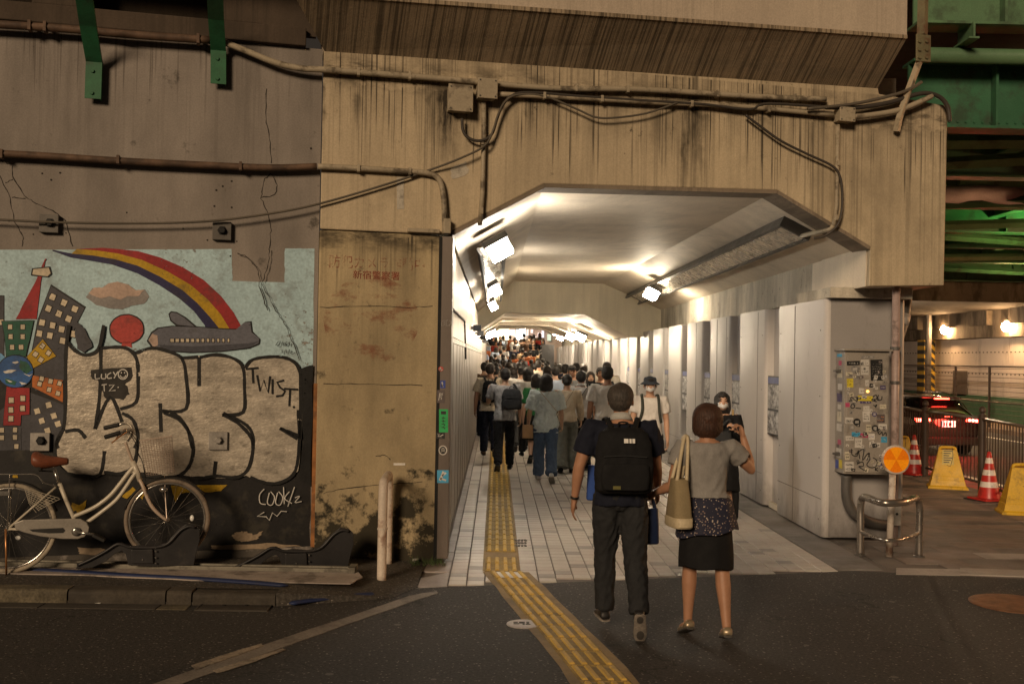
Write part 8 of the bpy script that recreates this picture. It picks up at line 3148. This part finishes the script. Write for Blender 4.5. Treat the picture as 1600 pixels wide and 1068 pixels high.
# basket: wire grid
bs_f = lambda u, v, o: fg(862 + (1062 - 862) * u + (905 - 862) * (1 - v) * (1 - u) + (1078 - 1062) * (1 - v) * u, (190 - 28 * u) * v + (408 - 20 * u) * (1 - v), o)
wr = MB()
NB = 20
for o in (-.135, .135):
    for k in range(13):
        wr.tube([bs_f(k / 12, 0, o * .8), bs_f(k / 12, 1, o)], .0021, 4)
    for k in range(NB + 1):
        wr.tube([bs_f(0, k / NB, o * (.8 + .2 * k / NB)), bs_f(1, k / NB, o * (.8 + .2 * k / NB))], .0021, 4)
for u in (0, 1):
    for k in range(NB + 1):
        q = .8 + .2 * k / NB
        wr.tube([bs_f(u, k / NB, -.135 * q), bs_f(u, k / NB, .135 * q)], .0021, 4)
    for k in range(9):
        o = -.135 + .27 * k / 8
        wr.tube([bs_f(u, 0, o * .8), bs_f(u, 1, o)], .0021, 4)
for k in range(9):
    o = (-.135 + .27 * k / 8) * .8
    wr.tube([bs_f(0, 0, o), bs_f(1, 0, o)], .0021, 4)
wr.tube([bs_f(0, 1, -.135), bs_f(1, 1, -.135), bs_f(1, 1, .135), bs_f(0, 1, .135)], .005, 6, closed=True)
wo = wr.build('basket', m_basket, bk)
wo['kind'] = 'stuff'
MB().tube([BZ(1018, 408), BZ(1022, 540), hubF + FN * .05], .004, 6).build('basket_stay', m_basket, bk)
MB().ell(BZ(1010, 492, .06), (.036, .022, .022), 12, 8).build('headlight', m_chr, bk, smooth=True)
MB().ell(BZ(1187, 668, .012), (.018, .012, .026), 10, 6).build('spoke_reflector', mat('white_reflector', (.8, .8, .78), .2), wf_, smooth=True)
MB().ell(BZ(112, 790, .012), (.024, .012, .018), 10, 6).build('spoke_reflector', MATS['white_reflector'], wr_, smooth=True)

# ================================================================ WHEEL RACKS ON THEIR RAIL, HOSES, LITTER
m_rack = mat('rack_plastic', (.022, .021, .022), .45, var=.2, dirt=.56, dirt_amt=.4, dirt_scale=6, dirt_col=(.07, .06, .05))
m_railg = mat('rack_rail', (.19, .175, .14), .55, metal=.3, var=.2, dirt=.5, dirt_amt=.6, dirt_scale=6)
RKP = [(895, 632), (905, 610), (950, 595), (1010, 563), (1050, 536), (1075, 530), (1095, 540), (1110, 546), (1140, 540), (1205, 545), (1250, 530), (1295, 480), (1325, 458), (1360, 462), (1378, 480), (1378, 520), (1362, 580), (1355, 618), (1200, 622), (1100, 618), (1090, 575), (1075, 562), (1045, 575), (1010, 605), (960, 628)]
CH = [(900, 622), (950, 600), (1010, 568), (1055, 540), (1085, 545), (1110, 552), (1205, 552), (1255, 536), (1300, 488), (1335, 470), (1360, 475)]


def wheel_rack(dx, dy, label):
    g = lambda x, y, o: onF(x / 2.495 + dx, 640 + y / 2.495 + dy, o)
    base = g(1140, 620, .36)
    t = thing('wheel_rack', label, 'bicycle rack', tuple(base), 0, 'black wheel racks on the rail')
    for o in (.33, .41):
        MB().prism([g(x, y, o) for x, y in RKP], FN * .02).build('side_plate', m_rack, t, bevel=.004)
    mb = MB()
    A = [g(x, y + 12, .345) for x, y in CH]
    A2 = [g(x, y + 12, .415) for x, y in CH]
    n = len(A)
    mb.add(A + A2, [[i, i + 1, n + i + 1, n + i] for i in range(n - 1)])
    mb.build('channel', m_rack, t).modifiers.new('solid', 'SOLIDIFY').thickness = .01
    rm = MB().tube(smooth_path([g(x, y - 2, .44) for x, y in CH], 3), .012, 8)
    rm.build('rolled_edge', m_rack, t, smooth=True)
    MB().prism([g(x, y, .432) for x, y in [(1112, 558), (1195, 556), (1198, 612), (1112, 612)]], FN * .02).build('cover_plate', m_rack, t, bevel=.006)
    bo = MB()
    for x, y in ((1155, 598), (1205, 565), (1205, 590), (1205, 612)):
        bo.lathe([(.008, 0), (.006, .006)], g(x, y, .453), 8, Rf)
    bo.build('bolt', m_chr, t)['kind'] = 'stuff'
    MB().prism([g(x, y, .34) for x, y in [(1290, 555), (1330, 525), (1350, 500), (1345, 530), (1320, 560)]], FN * .0005).build('slot', m_tyreb, t)


wheel_rack(0, 0, 'black plastic wheel rack without a bicycle, nearer the pier')
wheel_rack(-233 - 7, -10 + 4, 'black plastic wheel rack holding the front wheel of the bicycle')
rlr = thing('rack_rail', 'grey steel floor rail under the black wheel racks', 'rail', tuple(onZ(300, 890, .1)))
a_, b_ = onZ(-60, 880, .1), onZ(555, 893, .1)
dd = (b_ - a_)
for off in (0, .10):
    p = a_ + V((0, -off + .03, 0))
    MB().obox(p, dd, V((0, .035, 0)), ZUP * .035).build('bar', m_railg, rlr, bevel=.004)
MB().obox(b_ + V((-.05, -.09, 0)), V((.06, 0, 0)), V((0, .18, 0)), ZUP * .05).build('end_block', m_railg, rlr, bevel=.004)
m_strip = mat('white_board', (.36, .31, .275), .75, var=.2, dirt=.5, dirt_amt=.6, dirt_scale=5)
bd = thing('base_board', 'long dirty white board lying under the wheel racks', 'board', tuple(onZ(250, 893, .1)))
sheet(jag([(-60, 884), (560, 893), (566, 900), (548, 911), (300, 905), (120, 897), (-60, 893)], 6, .8), .108, .008, 'board', m_strip, bd)
m_hose = mat('blue_hose', (.012, .022, .075), .6, var=.25, dirt=.54, dirt_amt=.5, dirt_scale=6)


def hose(px, z, r, label):
    pts = smooth_path([onZ(x, y, z) for x, y in px], 4)
    t = thing('hose', label, 'hose', tuple(pts[0]))
    MB().tube(pts, [r * .25] + [r] * (len(pts) - 2) + [r * .25], 8, flat=.45, side=V((0, 1, 0))).build('tube', m_hose, t, smooth=True)


hose([(-40, 886), (40, 889), (120, 893), (200, 898), (300, 903), (390, 909), (450, 914)], .108, .036, 'long flat blue hose lying along the kerb edge of the footway')
hose([(452, 942), (480, 938), (520, 933), (560, 929), (585, 927)], .026, .034, 'short flat blue hose where the kerb drops to the road')
lt = thing('paper_scrap', 'small white scrap of paper in the gutter', 'litter', onZ(153, 940))
MB().add([onZ(146, 940, .01), onZ(153, 936.5, .02), onZ(160, 940, .012), onZ(155, 942.5, .006), onZ(149, 942, .008)], [[0, 1, 3, 4], [1, 2, 3]]).build('paper', mat('paper_white', (.6, .58, .54), .8), lt)
MB().prism([onZ(x, y, 0.03) for x, y in ((643, 874), (650, 872), (655, 876), (648, 879))], (0, 0, .02)).build('crumpled_paper', MATS['paper_white'], tag(thing('paper_scrap', 'crumpled white paper on the ground at the foot of the pier', 'litter', onZ(649, 876)), None))
# weeds at the foot of the steel panel
wd = MB()
r = random.Random(6)
for k in range(120):
    c = onZ(r.uniform(640, 695), r.uniform(874, 884), .03)
    hgt = r.uniform(.02, .07)
    dx, dy = r.uniform(-.04, .04), r.uniform(-.03, .02)
    wd.add([c, c + V((.006, 0, 0)), c + V((dx, dy, hgt))], [[0, 1, 2]])
tag(wd.build('weeds', mat('weed', (.045, .07, .02), .8), fix=False), 'low green weeds at the foot of the steel panel', 'weeds', None, 'stuff')

# ================================================================ CAR (rear view, brake lights on)
m_car = mat('car_paint', (.012, .008, .009), .18, var=.05, spec=.6, coat=1.0, obj=True)
m_cglass = mat('car_glass', (.010, .010, .011), .06, spec=.8, obj=True)
m_cblk = mat('car_plastic', (.012, .012, .012), .6, obj=True)
m_tail = glow('tail_light', (1.0, .035, .02), 22)
m_tailc = glow('tail_core', (1.0, .30, .25), 14)
cpos = onZ(1484, 713, ZR)
car = thing('car', 'dark red-black car with its brake lights on, waiting in the street', 'car', tuple(cpos), D2R(4))
car.location = (cpos.x, cpos.y + .1, ZR)
WORG[car.name] = (0, 0, 0)
Lc, Wc = 4.5, 1.84
# stations along the length from the tail: y, then heights of sill, belt, roof and half widths there
stn = [(0.00, .42, .88, .98, .80, .86, .60), (.05, .32, .98, 1.08, .86, .90, .66), (.30, .28, 1.02, 1.34, .90, .915, .60), (.75, .27, 1.02, 1.53, .915, .92, .62), (1.30, .27, 1.00, 1.60, .92, .92, .66), (2.20, .27, .97, 1.61, .92, .92, .67), (2.85, .27, .95, 1.50, .92, .915, .64), (3.40, .27, .92, 1.10, .915, .90, .70), (3.75, .28, .88, .96, .90, .88, .74), (4.20, .30, .78, .86, .86, .82, .66), (4.48, .40, .62, .68, .72, .68, .5)]
v, fcs = [], []
for y, zs, zb_, zr, ws, wb_, wr_ in stn:
    v += [V((-ws * .9, y, zs)), V((-ws, y, zs + .14)), V((-wb_ * 1.005, y, (zs + zb_) / 2 + .1)), V((-wb_, y, zb_)), V((-wr_ - (wb_ - wr_) * .12, y, zb_ + (zr - zb_) * .86)), V((-wr_ * .7, y, zr)),
          V((wr_ * .7, y, zr)), V((wr_ + (wb_ - wr_) * .12, y, zb_ + (zr - zb_) * .86)), V((wb_, y, zb_)), V((wb_ * 1.005, y, (zs + zb_) / 2 + .1)), V((ws, y, zs + .14)), V((ws * .9, y, zs))]
ns = 12
for i in range(len(stn) - 1):
    for k in range(ns):
        fcs.append([i * ns + k, i * ns + (k + 1) % ns, (i + 1) * ns + (k + 1) % ns, (i + 1) * ns + k])
fcs.append(list(range(ns)))
fcs.append([(len(stn) - 1) * ns + k for k in range(ns)])
cb_ = MB().add(v, fcs).build('body', m_car, car, smooth=True, local=True)
ss = cb_.modifiers.new('sub', 'SUBSURF')
ss.levels = ss.render_levels = 2


def cpart(mb, name, m, parent=car, **k):
    return mb.build(name, m, parent, local=True, **k)


cpart(MB().add([V((-.62, .13, 1.06)), V((.62, .13, 1.06)), V((.52, .58, 1.47)), V((-.52, .58, 1.47))], [[0, 1, 2, 3]]), 'rear_window', m_cglass)
cpart(MB().box((0, .52, 1.545), (1.12, .30, .03)), 'roof_spoiler', m_car, bevel=.012)
cpart(MB().box((0, .365, 1.515), (.42, .02, .035)), 'brake_light', m_tail)
for sd in (-1, 1):
    w = MB()
    w.add([V((sd * .925, .62, 1.06)), V((sd * .925, 1.75, 1.04)), V((sd * .765, 1.75, 1.46)), V((sd * .755, .90, 1.44))], [[0, 1, 2, 3]])
    w.add([V((sd * .925, 1.80, 1.04)), V((sd * .925, 2.95, 1.0)), V((sd * .775, 2.45, 1.45)), V((sd * .765, 1.80, 1.46))], [[0, 1, 2, 3]])
    w.v = [p + V((sd * .02, 0, 0)) for p in w.v]
    wo_ = cpart(w, 'side_window', m_cglass)
    ch = MB().tube(smooth_path([V((sd * .945, 3.0, 1.0)), V((sd * .948, 1.8, 1.035)), V((sd * .945, .62, 1.055)), V((sd * .90, .62, 1.15)), V((sd * .79, .92, 1.46)), V((sd * .79, 1.75, 1.49)), V((sd * .80, 2.45, 1.48))], 3), .016, 6)
    cpart(ch, 'chrome_trim', m_chr, smooth=True)
    cpart(MB().tube([V((sd * .56, .7, 1.60)), V((sd * .57, 1.4, 1.655)), V((sd * .57, 2.5, 1.64))], .016, 6), 'roof_rail', m_chr, smooth=True)
    tl = MB()
    tl.prism([V((sd * .50, -.035, .93)), V((sd * .86, .03, .90)), V((sd * .88, .05, 1.00)), V((sd * .52, -.03, 1.00))], (0, .06, 0))
    cpart(tl, 'tail_light', m_tail)
    tl = MB().prism([V((sd * .56, -.042, .955)), V((sd * .80, .0, .94)), V((sd * .80, .0, .975)), V((sd * .56, -.04, .98))], (0, .05, 0))
    cpart(tl, 'tail_light_core', m_tailc)
    cpart(MB().box((sd * .66, -.02, .42), (.22, .04, .06)), 'reflector', mat('red_reflector', (.35, .02, .02), .2, obj=True), bevel=.01)
    cpart(MB().box((sd * 1.0, 3.0, 1.05), (.2, .12, .14)), 'wing_mirror', m_car, bevel=.03)
    for y in (.82, 3.62):
        RX = Matrix.Rotation(PI / 2, 3, 'Y')
        wh = MB().lathe([(.20, -.10), (.33, -.10), (.345, -.07), (.345, .07), (.33, .10), (.20, .10)], (sd * .86, y, .345), 24, RX)
        wo_ = cpart(wh, 'wheel', m_rub, smooth='auto')
        cpart(MB().lathe([(.02, -.105), (.21, -.09), (.21, .09), (.02, .105)], (sd * .86, y, .345), 16, RX), 'rim', m_chr, wo_, smooth='auto')
cpart(MB().box((0, .0, .40), (1.62, .12, .22)), 'bumper', m_cblk, bevel=.03)
cpart(MB().box((0, -.03, .86), (.36, .02, .17)), 'number_plate', mat('plate_white', (.75, .75, .72), .5, emit=(1, 1, .9), estr=.9, obj=True), bevel=.006)
tx = MB()
for x0 in (-.13, -.075, .0, .05, .12):
    tx.box((x0, -.042, .85), (.028, .004, .09))
cpart(tx, 'plate_digits', m_cblk)['kind'] = 'stuff'
lg_ = MB()
for k in range(5):
    lg_.box((-.10 + .05 * k, -.035, 1.055), (.035, .01, .02))
cpart(lg_, 'badge_letters', m_chr)['kind'] = 'stuff'
cpart(MB().tube([V((-.55, -.03, .28)), V((-.55, .2, .28))], .04, 10), 'exhaust', m_chr, smooth=True)
tll = bpy.data.lights.new('tail_glow', 'POINT')
tll.energy = 70
tll.color = (1, .05, .03)
tll.shadow_soft_size = .2
tlo = bpy.data.objects.new('tail_glow', tll)
COL.objects.link(tlo)
tlo.parent = car
tlo.location = (0, -.35, .95)

# scooter with rider far behind the car
sc_p = onZ(1424, 607, ZR)
sct = thing('scooter', 'scooter with a glowing tail light far down the street', 'scooter', (sc_p.x, 44, ZR))
sx = onY(1424, 580, 44).x
cx3 = lambda a, b, c: V((sx + a, 44 + b, ZR + c))
MB().ell(cx3(0, .3, .62), (.17, .5, .20), 12, 8).build('body', m_car, sct, smooth=True)
for y in (0, 1.25):
    MB().lathe([(.16, -.05), (.25, -.05), (.25, .05), (.16, .05)], cx3(0, y, .25), 16, Matrix.Rotation(PI / 2, 3, 'Y')).build('wheel', m_rub, sct)
MB().tube([cx3(0, 1.25, .25), cx3(0, 1.05, 1.0)], .05, 8).build('fork', m_cblk, sct)
MB().tube([cx3(-.33, 1.0, 1.05), cx3(.33, 1.0, 1.05)], .025, 8).build('handlebar', m_cblk, sct)
MB().box(cx3(0, -.2, .70), (.28, .05, .10)).build('tail_light', m_tail, sct)
MB().box(cx3(.2, -.2, .72), (.09, .05, .09)).build('indicator', glow('indicator_amber', (1, .45, .05), 20), sct)

# ================================================================ STREET BEYOND THE UNDERPASS
shop = thing('shop_row', 'row of brightly lit shop fronts with signs beyond the far steps', 'building', (1.5, 76, 1.6))
wS = MB().obox((-8, 76, 1.2), (20, 0, 0), (0, 3, 0), (0, 0, 9)).build('facade', mat('shop_wall', (.45, .38, .34), .8), shop)
sgn = [(757, 503, 768, 527, (1.0, .45, .25), 2.2), (768, 500, 783, 531, (1.0, .80, .42), 5.0), (783, 498, 796, 530, (1.0, .86, .52), 6.0), (797, 500, 805, 524, (1, .72, .62), 1.6), (806, 514, 822, 524, (.55, .75, .85), 1.3), (806, 524, 818, 531, (1.0, .97, .86), 10), (823, 498, 826, 524, (1, .8, .72), 1.1), (826, 525, 838, 541, (1.0, .84, .76), .9), (829, 512, 833, 520, (1, .7, .65), 1.2), (840, 520, 846, 532, (1, .8, .8), 1.2), (846, 516, 850, 536, (.9, .85, 1), .9), (855, 522, 861, 532, (.3, .6, .5), .8)]
for i, (x0, y0_, x1, y1_, c, e) in enumerate(sgn):
    a, b = onY(x0, y1_, 75.9), onY(x1, y0_, 75.9)
    MB().obox(a - V((0, .05 + .012 * i, 0)), (b.x - a.x, 0, 0), (0, .05, 0), (0, 0, b.z - a.z)).build('lit_sign', glow('shop_glow_%d' % i, c, e), wS)
struct(MB().obox((-8, 59.9, 1.2), (20, 0, 0), (0, 18, 0), (0, 0, .44)).build('far_street', m_road2))
dkb = thing('site_hoarding', 'dark ribbed hoarding at the far right end of the underpass', 'hoarding', (2.6, 47.5, 0))
a, b = onY(846, 581, 47), onY(866, 538, 47)
MB().obox((a.x, 47, 0), (b.x - a.x, 0, 0), (0, .1, 0), (0, 0, b.z)).build('panel', mat('hoarding_dark', (.035, .033, .032), .6), dkb)
for k in range(8):
    MB().obox((a.x + .02 + k * (b.x - a.x) / 8, 46.96, 0), (.03, 0, 0), (0, .04, 0), (0, 0, b.z)).build('rib', MATS['hoarding_dark'], dkb)
# ================================================================ LETTERING TO MESH
if TEXTS:
    dg = bpy.context.evaluated_depsgraph_get()
    for o in TEXTS:
        me = bpy.data.meshes.new_from_object(o.evaluated_get(dg))
        n = bpy.data.objects.new('lettering', me)
        COL.objects.link(n)
        n.parent = o.parent
        n.matrix_local = o.matrix_local.copy()
        n['kind'] = 'stuff'
        nm = o.name
        bpy.data.objects.remove(o)
